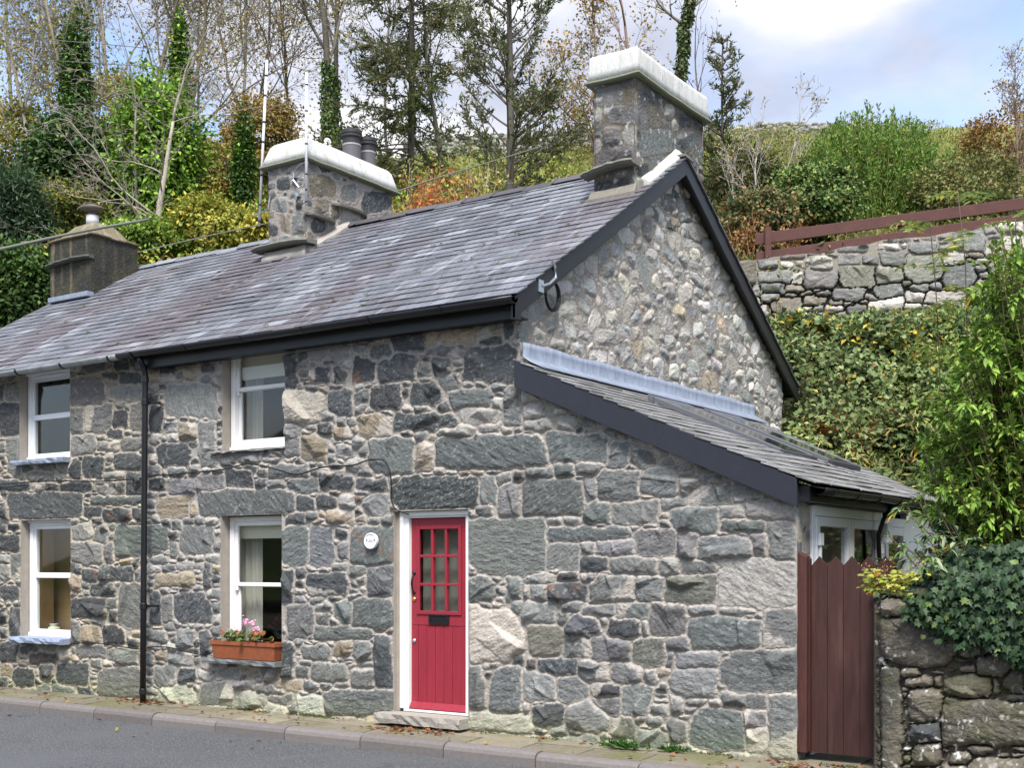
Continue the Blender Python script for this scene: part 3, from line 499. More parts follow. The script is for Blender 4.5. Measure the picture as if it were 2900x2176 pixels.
# ------------------------------------------------------------------ slate roofs
def slates(mb, org, ud, sd, L, S, expo, wid, seed, colfn, jit=1.0, s0=0.0, clip=None):
    """courses of overlapping slates; ud runs along the eaves, sd up the slope"""
    rng = np.random.RandomState(seed); org, ud, sd = np.array(org, float), np.array(ud, float), np.array(sd, float); nr = np.cross(ud, sd); nr /= np.linalg.norm(nr)
    rows = int(math.ceil((S - s0) / expo)); vs, qs, cs = [], [], []; n = 0
    for i in range(rows):
        u = -rng.uniform(0, wid)
        s = s0 + i * expo + (rng.normal(0, 0.002)); hr = min(expo * 1.12, S - s)
        while u < L:
            w_ = wid * rng.uniform(0.72, 1.25); a, b = max(u, 0) + 0.0015, min(u + w_, L) - 0.0015; u += w_
            if b - a < 0.02: continue
            if clip is not None:
                b = min(b, clip(s + 0.5 * expo)); 
                if b - a < 0.03: continue
            lift = 0.013 + abs(rng.normal(0, 0.003)) * jit; sl = s + rng.normal(0, 0.004) * jit; sk = rng.normal(0, 0.003) * jit; th = 0.009
            um = (a + b) / 2; sag = 0.035 * (vn(np.array([um / 1.7]), np.array([s / 1.3]), seed)[0] - 0.5)
            P = lambda uu, s_, h: org + ud * uu + sd * s_ + nr * (h + sag)
            vs += [P(a, sl, lift), P(b, sl + sk, lift), P(b, s + hr, 0.004), P(a, s + hr, 0.004), P(a, sl, lift - th), P(b, sl + sk, lift - th), P(b, s + hr, -0.01), P(a, s + hr, -0.01)]
            qs += [(n, n + 1, n + 2, n + 3), (n + 4, n + 5, n + 1, n), (n + 5, n + 6, n + 2, n + 1), (n + 7, n + 4, n, n + 3)]; n += 8
            c = colfn(um, s, rng); cs += [c] * 8
    mb.add(vs, qs, c=np.array(cs))
def slate_col(u, s, rng):
    x = np.array([u]); y = np.array([s])
    a = vn(x / 0.9, y / 3.0, 3)[0]; b = fbm(x / 0.35, y / 2.2, 8, 3)[0]; r = rng.rand()
    c = np.array((0.122, 0.128, 0.148)) * rng.uniform(0.72, 1.22)
    k = np.clip((a - 0.53) * 5, 0, 1) * (0.9 if s < 3.6 else 0.4)
    if r < 0.10: k = max(k, 0.6)
    c = c * (1 - k) + np.array((0.1, 0.086, 0.097)) * rng.uniform(0.8, 1.2) * k
    k = np.clip((b - 0.52) * 5, 0, 1) * rng.uniform(0.05, 0.42)
    if rng.rand() < 0.025: k = 0.55
    return c * (1 - k) + np.array((0.31, 0.33, 0.36)) * k
SLO = np.array([0, 1, 0.633]); SLO /= np.linalg.norm(SLO); SLEN = (3.40 + 0.25) / SLO[1]
for par, xa, xb, sd_ in ((cot, PARTY + 0.002, 0.16, 41), (nbr, -10.62, PARTY - 0.002, 42)):
    mb = MB(); slates(mb, (xa, -0.25, 4.055), (1, 0, 0), SLO, xb - xa, SLEN - 0.02, 0.178, 0.27, sd_, lambda u, s, r, xa=xa: slate_col(u + xa + 20, s, r))
    B_ = np.array([0, -1, 0.633]) / np.linalg.norm([0, 1, 0.633]); slates(mb, (xb, 7.05, 4.055), (-1, 0, 0), B_, xb - xa, SLEN - 0.02, 0.36, 0.5, sd_ + 5, lambda u, s, r: slate_col(u, s, r))
    yr = 3.40; zr = ROOFZ(3.40) - 0.055
    mb.add([(xa, -0.2, 4.0), (xb - 0.03, -0.2, 4.0), (xb - 0.03, yr, zr - 0.02), (xa, yr, zr - 0.02), (xa, 7.0, 4.0), (xb - 0.03, 7.0, 4.0)], [(0, 1, 2, 3), (3, 2, 5, 4)], c=(0.03, 0.03, 0.035))
    roof = build('roof', mb, M['slate'], par)
    mb = MB(); x = xa; rng = np.random.RandomState(sd_); dk = par is cot
    while x < xb - 0.05 - (0.55 if dk else 0):
        e = min(x + 0.47, xb); c = np.array((0.085, 0.08, 0.088) if dk else (0.2, 0.215, 0.24)) * rng.uniform(0.8, 1.25); z = zr + 0.075 + rng.normal(0, 0.006); rs = []
        for xx, k in ((x, 0.0), (x + 0.04, 0.0), (x + 0.042, -0.012), (e + 0.015, -0.012)):
            rs.append([(xx, yr - 0.145, z - 0.085 + k), (xx, yr - 0.05, z - 0.005 + k), (xx, yr, z + 0.018 + k), (xx, yr + 0.05, z - 0.005 + k), (xx, yr + 0.145, z - 0.085 + k), (xx, yr, z - 0.03 + k)])
        mb.rings(rs, c=c); x += 0.47
    build('ridge_tile', mb, M['ridge'], roof)
    if dk: croof = roof
    else: nroof = roof
# moss tufts on the slates
def leaf_quads(mb, p, d, nr, L, W, c, fold=0.15):
    d = d / (np.linalg.norm(d, axis=1)[:, None] + 1e-9); sd = np.cross(d, nr); sd /= np.linalg.norm(sd, axis=1)[:, None] + 1e-9; n2 = np.cross(sd, d); L = L[:, None]; W = W[:, None]
    m = p + d * L * 0.42 + n2 * W * fold; v = np.stack([p, m + sd * W * 0.5, p + d * L, m - sd * W * 0.5], 1).reshape(-1, 3); k = len(p)
    mb.add(v, np.arange(k * 4).reshape(k, 4), c=np.repeat(c, 4, 0))
rg = np.random.RandomState(5)
def clumps(centres, n, r, up, seed, c0, c1, L=(0.012, 0.03)):
    g = np.random.RandomState(seed); mb = MB(); P = np.repeat(np.asarray(centres), n, 0); m = len(P); P = P + g.normal(0, 1, (m, 3)) * r; d = g.normal(0, 1, (m, 3)) + np.array(up) * 1.2
    t = g.rand(m, 1); leaf_quads(mb, P, d, g.normal(0, 1, (m, 3)), g.uniform(*L, m), g.uniform(*L, m) * 0.7, np.array(c0) * t + np.array(c1) * (1 - t)); return mb
ms = [];
for u in range(58):
    x = rg.uniform(-9.5, 0.0); s = rg.beta(1.3, 1.6) * 3.9
    if rg.rand() < 0.6: x = rg.uniform(-3.8, -0.3)
    ms.append(np.array([x, -0.25, 4.075]) + SLO * (0.178 * round(s / 0.178)) + rg.normal(0, 0.01, 3) * (1, 0, 0))
build('moss', clumps(ms, 60, (0.022, 0.011, 0.007), (0, -0.4, 1), 6, (0.16, 0.2, 0.02), (0.08, 0.11, 0.015), (0.007, 0.013)), M['leaf'], croof)
# ------------------------------------------------------------------ bargeboards, soffit, fascia and gutters
mb = MB(); xo0, xo1 = 0.10, 0.135
def verge(y0, y1, fz, dep, xa, xb):
    za, zb = fz(y0), fz(y1); mb.hexa([(xa, y0, za - dep), (xb, y0, za - dep), (xb, y1, zb - dep), (xa, y1, zb - dep), (xa, y0, za), (xb, y0, za), (xb, y1, zb), (xa, y1, zb)])
F1 = lambda y: ROOFZ(y) - 0.03; F2 = lambda y: ROOFZ(6.8 - y) - 0.03
verge(-0.25, 3.40, F1, 0.21, xo0, xo1); verge(3.402, 7.05, F2, 0.21, xo0, xo1)
for f_, a, b in ((F1, -0.2, 3.39), (F2, 3.41, 7.0)): verge(a, b, lambda y: f_(y) - 0.10, 0.03, -0.02, xo0 - 0.001)
build('bargeboard', mb, M['black_paint'], cot, bevel=0.004)
mb = MB(); mb.box(PARTY + 0.02, 0.098, -0.155, -0.13, 3.86, 4.03); mb.box(PARTY + 0.02, 0.098, -0.1299, 0.03, 3.865, 3.885); mb.box(0.08, 0.134, -0.25, -0.1551, 3.83, 4.05); build('fascia', mb, M['black_paint'], cot, bevel=0.004)
def gutter(par, name, xa, xb, yc, zc, r, m_, brk, brm, clipstep=0.9, axis='x'):
    mb = MB(); n = 11; th = np.linspace(math.pi, 2 * math.pi, n); rs = []; T = (lambda a, x, z: (a, x, z)) if axis == 'x' else (lambda a, x, z: (x, a, z))
    for a in np.linspace(xa, xb, 14):
        k = 0.012 * (vn(np.array([a / 1.1]), np.array([0.3]), 5)[0] - 0.5)
        o = [T(a, yc + r * math.cos(t), zc + r * math.sin(t) + k) for t in th]; i = [T(a, yc + (r - 0.006) * math.cos(t), zc + 0.004 + (r - 0.006) * math.sin(t) + k) for t in th[::-1]]; rs.append(o + i)
    mb.rings(rs if axis == 'x' else rs[::-1]); g = build(name, mb, M[m_], par, smooth=True)
    a = xa + 0.25
    while a < xb:
        rs = []; mb = MB()
        for q in (a, a + 0.03): rs.append([T(q, yc + (r + 0.008) * math.cos(t), zc + (r + 0.008) * math.sin(t)) for t in th] + [T(q, yc + (r - 0.001) * math.cos(t), zc + (r - 0.001) * math.sin(t)) for t in th[::-1]])
        mb.rings(rs if axis == 'x' else rs[::-1])
        if brk: mb.box(*( (a + 0.005, a + 0.025, yc + r * 0.2, yc + r + 0.06, zc - r - 0.012, zc - r - 0.004) if axis == 'x' else (yc - 0.06, yc + r * 0.2, a + 0.005, a + 0.025, zc - r - 0.012, zc - r - 0.004)))
        build('bracket', mb, M[brm], g); a += clipstep
    return g
gutter(cot, 'gutter', PARTY - 0.12, 0.14, -0.275, 4.035, 0.062, 'black_plastic', False, 'black_plastic', 0.92)
gutter(nbr, 'gutter', -10.6, PARTY - 0.125, -0.265, 4.03, 0.058, 'gutter_grey', False, 'black_plastic', 0.92)
mb = MB(); mb.box(-0.4, 0.16, 7.05, 7.17, 3.93, 4.01); build('rear_gutter', mb, M['black_plastic'], cot, bevel=0.02)
# downpipe
mb = MB(); pt, pb = onY(411, 1050, -0.165), onY(405, 1900, -0.165); X_ = lambda z: pt[0] + (pb[0] - pt[0]) * (z - pt[2]) / (pb[2] - pt[2])
mb.tube([(X_(3.98), -0.25, 3.98), (X_(3.93), -0.235, 3.93), (X_(3.85), -0.19, 3.87), (X_(3.8), -0.165, 3.78), (X_(3.5), -0.165, 3.5), (X_(1.2), -0.165, 1.2), (X_(0), -0.165, -0.13)], 0.037, 14); dp = build('downpipe', mb, M['black_plastic'], cot, smooth=True)
for z in (3.72, 3.45, 1.02, 0.0):
    mb = MB(); mb.lathe((X_(z), -0.165, z), [(0.042, -0.035), (0.045, -0.03), (0.045, 0.03), (0.042, 0.035)], 16)
    if 1 < z < 3.6: mb.hexa([(X_(z) - 0.01, -0.13, z - 0.015), (X_(z) + 0.12, -0.06, z - 0.015), (X_(z) + 0.12, -0.03, z - 0.015), (X_(z) - 0.01, -0.1, z - 0.015), (X_(z) - 0.01, -0.13, z + 0.015), (X_(z) + 0.12, -0.06, z + 0.015), (X_(z) + 0.12, -0.03, z + 0.015), (X_(z) - 0.01, -0.1, z + 0.015)])
    build('collar', mb, M['black_plastic'], dp)
# ------------------------------------------------------------------ chimneys
def stack(par, x0, x1, y0, y1, zb, zt, seed, stones, lab, style='rubble'):
    mb = MB(); rs = 0.0125
    kw = dict(round_=0.018, bulge=(0.012, 0.03), facet=0.2, gap=0.02, mortar=(0.25, 0.225, 0.205) if style == 'a' else (0.13, 0.115, 0.095), tones={'m': 3, 'g': 2.5, 'd': 1.5, 'b': 1.2, 'l': 0.8}, smear=0.9 if style == 'a' else 0.25, tries=2600, alias=(1.2, 2.4), edge=0.025)
    fl = [(0.32, 0.6), (0.24, 1), (0.17, 1), (0.11, 0.8)]
    for k, (a, b, fn) in enumerate(((x0, x1, lambda U, V, H: np.stack([U, y0 - H, V], -1)), (y0, y1, lambda U, V, H: np.stack([x1 + H, U, V], -1)))):
        a2, b2 = a, a + round((b - a) / rs) * rs; U, V, H, C = stonework(a2, b2, zb, zt, rs, stones[k], seed + k, fl, **kw); fe = np.minimum(ss(U - a2, 0, 0.04), ss(b2 - U, 0, 0.04)); H = H * fe - 0.02 * (1 - fe)
        lich = ss(fbm(U / 0.07, V / 0.07, seed + 60, 3), 0.70, 0.76)[..., None] * (0.75 if style != 'a' else 0.25); C = C * (1 - lich) + np.array((0.45, 0.45, 0.42)) * lich
        if style != 'a':
            dk = ss(fbm(U / 0.5, V / 0.3, seed + 70, 4), 0.45, 0.7)[..., None] * 0.5; C = 0.85 * (C * (1 - dk) + C * np.array((0.55, 0.5, 0.45)) * dk)
        U2 = U if True else U; U2 = a2 + (U - a2) * (b - a) / (b2 - a2); field_mesh(mb, lambda u, v: fn(u, v, H), U2, V, np.ones((U.shape[0] - 1, U.shape[1] - 1), bool), C)
    mb.add([(x0, y0 + 0.02, zb), (x0, y0 + 0.02, zt), (x0, y1, zt), (x0, y1, zb), (x1 - 0.02, y1, zt), (x1 - 0.02, y1, zb)], [(0, 1, 2, 3), (3, 2, 4, 5)], c=(0.16, 0.15, 0.14))
    ch = build('chimney', mb, M['stone'], par); ch['label'] = lab; return ch
def cap(ch, x0, x1, y0, y1, z0, z1, tap, seed, over=0.06, tb=0.05, ledgec=(0.16, 0.17, 0.12)):
    def ringat(ix, z, wob=0.012, r=0.016):
        a, b, c, d = x0 + ix, x1 - ix, y0 + ix, y1 - ix; pts = []
        for (cx_, cy_, sx, sy) in ((a, c, 1, 1), (b, c, -1, 1), (b, d, -1, -1), (a, d, 1, -1)):
            ang0 = math.atan2(-sy, -sx)
            for k in (-0.75, -0.375, 0, 0.375, 0.75): pts.append((cx_ + sx * r + r * math.cos(ang0 + k * 1.04) * 1.0, cy_ + sy * r + r * math.sin(ang0 + k * 1.04)))
        P = []; n = len(pts)
        for i in range(n):   # subdivide so the render can be uneven
            p, q = np.array(pts[i]), np.array(pts[(i + 1) % n]); m = max(1, int(np.linalg.norm(q - p) / 0.09))
            for k in range(m): P.append(p + (q - p) * k / m)
        P = np.array(P); w_ = wob * 2 * (fbm(P[:, 0] / 0.25 + z * 3, P[:, 1] / 0.25, seed, 3) - 0.5); zz = z + wob * 2.2 * (fbm(P[:, 0] / 0.4, P[:, 1] / 0.4, seed + 4, 2) - 0.5)
        c = np.array([(x0 + x1) / 2, (y0 + y1) / 2]); dv = P - c; P = P + dv / np.linalg.norm(dv, axis=1)[:, None] * w_[:, None]; return np.column_stack([P, zz])
    base = [ringat(-over, z0), ringat(-over + tap * 0.35, z0 + (z1 - z0) * 0.35), ringat(-over + tap * 0.8, z0 + (z1 - z0) * 0.8), ringat(-over + tap + tb * 0.35, z1 - 0.02), ringat(-over + tap + tb * 1.4, z1), ringat(0.3 * (x1 - x0), z1 + 0.015)]
    n = min(len(r) for r in base)
    def rs_(r): t = np.linspace(0, len(r), n, endpoint=False); i = t.astype(int); f = (t - i)[:, None]; return r[i] * (1 - f) + r[(i + 1) % len(r)] * f
    mb = MB(); mb.rings([rs_(r) for r in base], c=(0.53, 0.53, 0.515)); build('cap', mb, M['cap'], ch, smooth=True)
    mb = MB(); q = [ringat(-over - 0.012, z0 - 0.035), ringat(-over - 0.03, z0 - 0.02), ringat(-over - 0.02, z0 + 0.004)]; n = min(len(r) for r in q); mb.rings([rs_(r) for r in q], c=ledgec); build('drip_course', mb, M['stone'], ch)
def ledge(ch, x0, x1, y0, y1, z, th, seed, tilt=0.0, c=(0.15, 0.15, 0.13)):
    rng = np.random.RandomState(seed); n = 12; mb = MB(); rs = []
    for i in range(n):
        t = i / (n - 1); x = x0 + (x1 - x0) * t; e = 0.02 if i in (0, n - 1) else 0; j = rng.uniform(-0.014, 0.014, 3); zz = z + 0.025 * math.sin(math.pi * t) + tilt * (t - 0.5)
        rs.append([(x, y1, zz - th * 0.5), (x, y1, zz + th * 0.9), (x, y0 + 0.02 + j[0] + e, zz + th * 0.55 + j[1] * .4), (x, y0 + j[0] + e, zz), (x, y0 + 0.03 + j[0] + e, zz - th * 0.5 + j[2] * 0.4)])
    mb.rings(rs, c=c); return build('drip_ledge', mb, M['stone'], ch)
def boxes(txt, ox, oy, k, fn, ax):
    o = []
    for tk in txt.split():
        a, b, c, d = [float(q) for q in tk[:-1].split(',')]; P = [fn(ox + x / k, oy + y / k) for x, y in ((a, d), (c, d), (c, b), (a, b))]; o.append((np.array([(p[ax], p[2]) for p in P]), tk[-1]))
    return o
# middle chimney (party wall)
AX0, AX1, AY0 = -5.94, -5.20, 2.55; AY1 = float(onX(1113, 560, AX1)[1]); kA = 3.687
sA = boxes('690,740,830,900d 640,960,790,1120m 590,1200,690,1370d 850,640,950,850m 830,1130,990,1340m 880,950,960,1080d 700,1130,820,1330b', 600, 300, kA, lambda u, v: onY(u, v, AY0), 0)
sA2 = boxes('1030,740,1300,960b 1340,810,1510,1010g 1560,900,1890,1110d 1050,960,1220,1120b 1040,1190,1190,1330d 1240,1060,1330,1180b', 600, 300, kA, lambda u, v: onX(u, v, AX1), 1)
zct = float(onX(868, 448, AX1)[2])
chA = stack(cot, AX0, AX1, AY0, AY1, 5.5, zct + 0.02, 61, (sA, sA2), 'middle chimney with rounded white cap and two dark pots', 'a')
cap(chA, AX0, AX1, AY0, AY1, zct, float(onX(870, 385, AX1 - 0.06)[2]), 0.10, 5, 0.065, 0.055)
zl = float(onY(800, 695, AY0 - 0.12)[2]); ledge(chA, AX0 - 0.16, AX1 + 0.16, AY0 - 0.2, AY0 + 0.05, zl, 0.05, 3)
mbl = MB()
for (ua, va, ub, vb) in ((868, 598, 955, 630), (945, 572, 1045, 612)):
    p, q = onX(ua, va, AX1 + 0.06), onX(ub, vb, AX1 + 0.06); rs = []
    for t in np.linspace(0, 1, 8):
        c_ = p + (q - p) * t; e = 0.05 * (1 - (2 * t - 1) ** 4); rs.append([(AX1 - 0.02, c_[1], c_[2] - 0.02), (AX1 + 0.02 + e * 2.2, c_[1], c_[2] - 0.03), (AX1 + 0.03 + e * 2.2, c_[1], c_[2]), (AX1 + 0.0, c_[1], c_[2] + 0.05)])
    mbl.rings(rs, c=(0.2, 0.19, 0.16))
build('drip_ledge', mbl, M['stone'], chA)
def flaunch(ch, pts, sides, name='mortar_fillet', c=(0.33, 0.31, 0.29), wd=0.13, ht=0.12, m_='cap'):
    mb = MB(); p = np.array(pts, float); rs = []; k = 0
    for i in range(len(p) - 1):
        n = 12
        for t in np.linspace(0, 1, n, endpoint=(i == len(p) - 2)):
            q = p[i] + (p[i + 1] - p[i]) * t; sd_ = np.array(sides[i]) * (1 - t) + np.array(sides[i + 1]) * t; a = 0.7 + 0.6 * vn(np.array([k * 0.33]), np.array([1.7]), 3)[0]; b = 0.7 + 0.6 * vn(np.array([k * 0.41]), np.array([4.7]), 5)[0]; k += 1
            rs.append([q - sd_ * 0.3 - UP * 0.08, q - sd_ * 0.12 + UP * ht * a, q + sd_ * wd * 0.45 * b + UP * ht * 0.42 * a, q + sd_ * wd * b + UP * 0.012 - UP * (0.633 * wd * b * max(0, -sd_[1])), q + sd_ * wd * b - UP * (0.08 + 0.633 * wd * b * max(0, -sd_[1]))])
    mb.rings(rs, c=c); build(name, mb, M[m_], ch)
RZ = lambda y: ROOFZ(y)
flaunch(chA, [(AX0, AY0, RZ(AY0)), (AX1, AY0, RZ(AY0)), (AX1, AY0 + 0.06, RZ(AY0 + 0.06)), (AX1, 3.36, RZ(3.36))], [(0, -1, 0), (0.5, -1, 0), (1, 0, 0), (1, 0, 0)], c=(0.30, 0.275, 0.25))
for u, v, r, h in ((996, 440, 0.145, 0.52), (1042, 450, 0.125, 0.47)):
    p = onX(u, v, AX1 - 0.36); zc = float(onX(870, 385, AX1 - 0.06)[2]) - 0.02; zt = float(onX(u, 372 if r > 0.13 else 394, AX1 - 0.36)[2]); hh = zt - zc; pc = (AX1 - 0.36, p[1], zc); mb = MB()
    mb.lathe(pc, [(r * 0.96, 0), (r * 0.94, hh * 0.55)], 24, c=(0.10, 0.095, 0.105)); mb.lathe(pc, [(r * 0.97, hh * 0.55 + 0.001), (r * 0.97, hh * 0.6)], 24, c=(0.3, 0.28, 0.28)); mb.lathe(pc, [(r * 0.95, hh * 0.601), (r * 0.97, hh * 0.78), (r * 1.12, hh * 0.8), (r * 1.12, hh * 0.86), (r * 1.0, hh * 0.88), (r * 1.08, hh * 0.9), (r * 1.05, hh), (r * 0.8, hh), (r * 0.75, hh * 0.8)], 24, c=(0.03, 0.03, 0.033))
    build('chimney_pot', mb, M['col'], chA, smooth=False)
for u, v in ((928, 398), (858, 378)):
    p = onX(u, v, AX1 - 0.3); th = np.linspace(-0.35, math.pi + 0.35, 12); mb = MB(); mb.tube([(p[0], p[1] + 0.05 * math.cos(t), p[2] - 0.05 + 0.065 * math.sin(t)) for t in th], 0.024, 8, (0.72, 0.71, 0.66)); build('lifting_eye', mb, M['cap'], chA, smooth=True)
# gable end chimney
BX0, BX1, BY0 = -0.56, -0.01, 2.40; BY1 = float(onX(1992, 330, BX1)[1])
sB = boxes('1530,545,1690,650m 1600,660,1780,760g 1570,800,1690,920m 1540,915,1800,1040m 1700,540,1770,640b', 1000, 0, 2.212, lambda u, v: onY(u, v, BY0), 0)
sB2 = boxes('1800,560,1960,650d 1950,660,2010,745w 1800,800,2000,960g 1990,830,2190,930g 2040,720,2120,800d 1860,960,1960,1050m', 1000, 0, 2.212, lambda u, v: onX(u, v, BX1), 1)
zct = float(onX(1805, 212, BX1)[2])
chB = stack(cot, BX0, BX1, BY0, BY1, 5.5, zct + 0.02, 71, (sB, sB2), 'gable end chimney with flat white cap and lichen spots', 'b')
zcb = float(onX(1827, 142, BX1 + 0.05)[2]); cap(chB, BX0, BX1, BY0, BY1, zct, zcb, 0.015, 8, 0.055, 0.012)
zl = float(onY(1720, 478, BY0 - 0.1)[2]); ledge(chB, BX0 - 0.1, BX1 + 0.03, BY0 - 0.17, BY0 + 0.05, zl, 0.045, 4, 0.06)
flaunch(chB, [(BX0, BY0, RZ(BY0)), (BX1 + 0.04, BY0, RZ(BY0))], [(0, -1, 0), (0, -1, 0)], c=(0.18, 0.165, 0.14), ht=0.1)
flaunch(chB, [(BX1, BY0 + 0.12, RZ(BY0 + 0.12)), (BX1, 3.40, RZ(3.40))], [(1, 0, 0), (1, 0, 0)], c=(0.5, 0.49, 0.465), wd=0.12, ht=0.15)
mb = MB(); p = onX(1870, 170, BX1 - 0.28); mb.lathe((BX1 - 0.28, p[1] + 0.3, zcb), [(0.13, 0.0), (0.13, 0.03), (0.11, 0.07), (0.05, 0.085), (0.0, 0.09)], 20, c=(0.06, 0.07, 0.07)); build('chimney_pot', mb, M['col'], chB, smooth=True)
mb = MB(); mb.hexa([(-0.02, 3.3, RZ(3.3) + 0.02), (0.17, 3.3, RZ(3.3) + 0.02), (0.17, 3.52, RZ(3.3) + 0.0), (-0.02, 3.52, RZ(3.3)), (-0.02, 3.3, RZ(3.3) + 0.05), (0.17, 3.3, RZ(3.3) + 0.05), (0.17, 3.52, RZ(3.3) + 0.03), (-0.02, 3.52, RZ(3.3) + 0.03)], c=(0.16, 0.16, 0.14)); build('ridge_end_slate', mb, M['slate'], croof)
# far left pebble-dashed chimney
LX0, LX1, LY0 = -10.58, -9.55, 2.33; LY1 = float(onX(390, 690, LX1)[1]); zt = float(onX(212, 651, LX1)[2])
def dash(c0):
    mb = MB(); n = 40
    for (a, b, fn) in ((LX0, LX1, lambda U, V, H: np.stack([U, LY0 - H, V], -1)), (LY0, LY1, lambda U, V, H: np.stack([LX1 + H, U, V], -1))):
        U, V = np.meshgrid(np.linspace(a, b, 60), np.linspace(5.3, zt, 80)); H = 0.02 * (fbm(U / 0.1, V / 0.1, 3, 4) - 0.5); s = ss(fbm(U / 0.10, V / 2.2, 17, 3), 0.56, 0.7) * (0.85 if a == LX0 else 0.15); g = ss(fbm(U / 0.4, V / 0.3, 19, 4), 0.45, 0.65) * 0.35
        C = np.array((0.034, 0.034, 0.031))[None, None] * np.ones(U.shape + (1,)); C = C * (1 - s[..., None]) + np.array((0.17, 0.145, 0.09)) * s[..., None]; C = C * (1 - g[..., None]) + np.array((0.075, 0.07, 0.035)) * g[..., None]
        field_mesh(mb, lambda u, v: fn(u, v, H), U, V, np.ones((79, 59), bool), C)
    mb.add([(LX0, LY0, 5.3), (LX0, LY0, zt), (LX0, LY1, zt), (LX0, LY1, 5.3), (LX1, LY1, zt), (LX1, LY1, 5.3)], [(0, 1, 2, 3), (3, 2, 4, 5)], c=(0.1, 0.09, 0.08)); return mb
chL = build('chimney', dash(0), M['render_dash'], nbr, smooth=True); chL['label'] = 'far left pebble-dashed chimney with metal cowl'
zt2 = float(onX(230, 614, LX1 - 0.2)[2]); mb = MB(); rs = []
for i, z in ((-0.03, zt), (-0.03, zt + 0.03), (0.1, zt + 0.06), (0.17, zt + (zt2 - zt) * 0.6), (0.28, zt2), (0.42, zt2 + 0.02)):
    P = [(LX0 + i, LY0 + i), (LX1 - i, LY0 + i), (LX1 - i, LY1 - i), (LX0 + i, LY1 - i)]; Q = []
    for k in range(4):
        for t in np.linspace(0, 1, 8, endpoint=False): Q.append(np.array(P[k]) * (1 - t) + np.array(P[(k + 1) % 4]) * t)
    Q = np.array(Q); rs.append(np.column_stack([Q, z + 0.05 * (fbm(Q[:, 0] * 3, Q[:, 1] * 3, 6, 3) - 0.5)]))
mb.rings(rs, c=(0.16, 0.13, 0.08)); build('cap', mb, M['cap'], chL, smooth=True)
p = onX(262, 610, LX1 - 0.5); pc = (p[0], p[1], zt2); zz = float(onX(262, 588, LX1 - 0.5)[2]) - zt2; mb = MB(); mb.lathe(pc, [(0.1, 0), (0.1, zz * 0.55)], 16, c=(0.55, 0.55, 0.57)); mb.lathe(pc, [(0.06, zz * 0.56), (0.06, zz * 0.8)], 10, c=(0.1, 0.08, 0.07)); mb.lathe(pc, [(0.02, zz * 0.7), (0.19, zz * 0.9), (0.17, zz), (0.06, zz * 1.15), (0.0, zz * 1.2)], 18, c=(0.12, 0.10, 0.09)); build('cowl', mb, M['col'], chL, smooth=True)
ledge(chL, LX0 - 0.03, LX1 + 0.02, LY0 - 0.1, LY0 + 0.04, float(onY(190, 745, LY0)[2]), 0.05, 12, 0.03, (0.07, 0.075, 0.07))
mb = MB(); mb.box(LX0 + 0.1, LX1 + 0.05, LY0 - 0.12, LY0 + 0.02, RZ(LY0) - 0.03, RZ(LY0) + 0.05, c=(0.5, 0.5, 0.52)); build('flashing', mb, M['lead'], chL, bevel=0.01)
# ------------------------------------------------------------------ lean-to
LS = (3.50 - 2.245) / 2.83; LT = lambda x: 3.50 - LS * x; sd = np.array([-1, 0, LS]); sd /= np.linalg.norm(sd); S = 2.98 / sd[0] * -1
def yend(s): x = 3.0 + sd[0] * s; return 5.65 + (4.25 - 5.65) * x / 2.83 + 0.1
mb = MB()
slates(mb, (3.0, -0.13, LT(3.0)), (0, 1, 0), sd, 6.2, S, 0.165, 0.28, 51, lambda u, s, r: np.array((0.19, 0.188, 0.185)) * r.uniform(0.7, 1.3), clip=yend)
mb.add([(3.0, -0.12, LT(3) - 0.02), (3.0, 4.25, LT(3) - 0.02), (0, 5.7, LT(0) - 0.02), (0, -0.12, LT(0) - 0.02)], [(0, 1, 2, 3)], c=(0.03, 0.03, 0.03))
lroof = build('lean_to_roof', mb, M['slate'], cot)
mb = MB(); mb.hexa([(0.03, -0.12, LT(0.03) - 0.27), (2.84, -0.12, LT(2.84) - 0.25), (2.84, -0.06, LT(2.84) - 0.25), (0.03, -0.06, LT(0.03) - 0.27), (0.03, -0.12, LT(0.03) - 0.012), (2.84, -0.12, LT(2.84) - 0.012), (2.84, -0.06, LT(2.84) - 0.012), (0.03, -0.06, LT(0.03) - 0.012)])
build('lean_to_bargeboard', mb, M['slate_board'], cot, bevel=0.004)
def skylight(y0, y1):
    mb = MB(); fx = lambda x, h: (x, LT(x) + h)
    def bar(xa, xb, ya, yb, h0, h1, c):
        (a, za), (b, zb_) = fx(xa, 0), fx(xb, 0); mb.hexa([(a, ya, za + h0), (b, ya, zb_ + h0), (b, yb, zb_ + h0), (a, yb, za + h0), (a, ya, za + h1), (b, ya, zb_ + h1), (b, yb, zb_ + h1), (a, yb, za + h1)], c=c)
    g = (0.10, 0.105, 0.12); bar(0.68, 2.06, y0, y0 + 0.08, 0, 0.06, g); bar(0.68, 2.06, y1 - 0.08, y1, 0, 0.06, g); bar(0.66, 0.78, y0 + 0.081, y1 - 0.081, 0, 0.062, g); bar(2.0, 2.1, y0 + 0.001, y1 - 0.001, 0.0, 0.05, (0.03, 0.03, 0.035)); bar(0.62, 0.679, y0 - 0.02, y1 + 0.02, 0, 0.06, g)
    o = build('skylight', mb, M['col'], lroof, bevel=0.006); mb = MB(); bar(0.781, 1.999, y0 + 0.0805, y1 - 0.0805, 0.03, 0.056, (0.3, 0.33, 0.36)); build('skylight_pane', mb, M['glass_dark'], lroof)
M['glass_dark'] = mat('glass_dark', (0.03, 0.035, 0.04), rough=0.06, spec=0.9)
skylight(1.50, 2.42); skylight(2.86, 3.80)
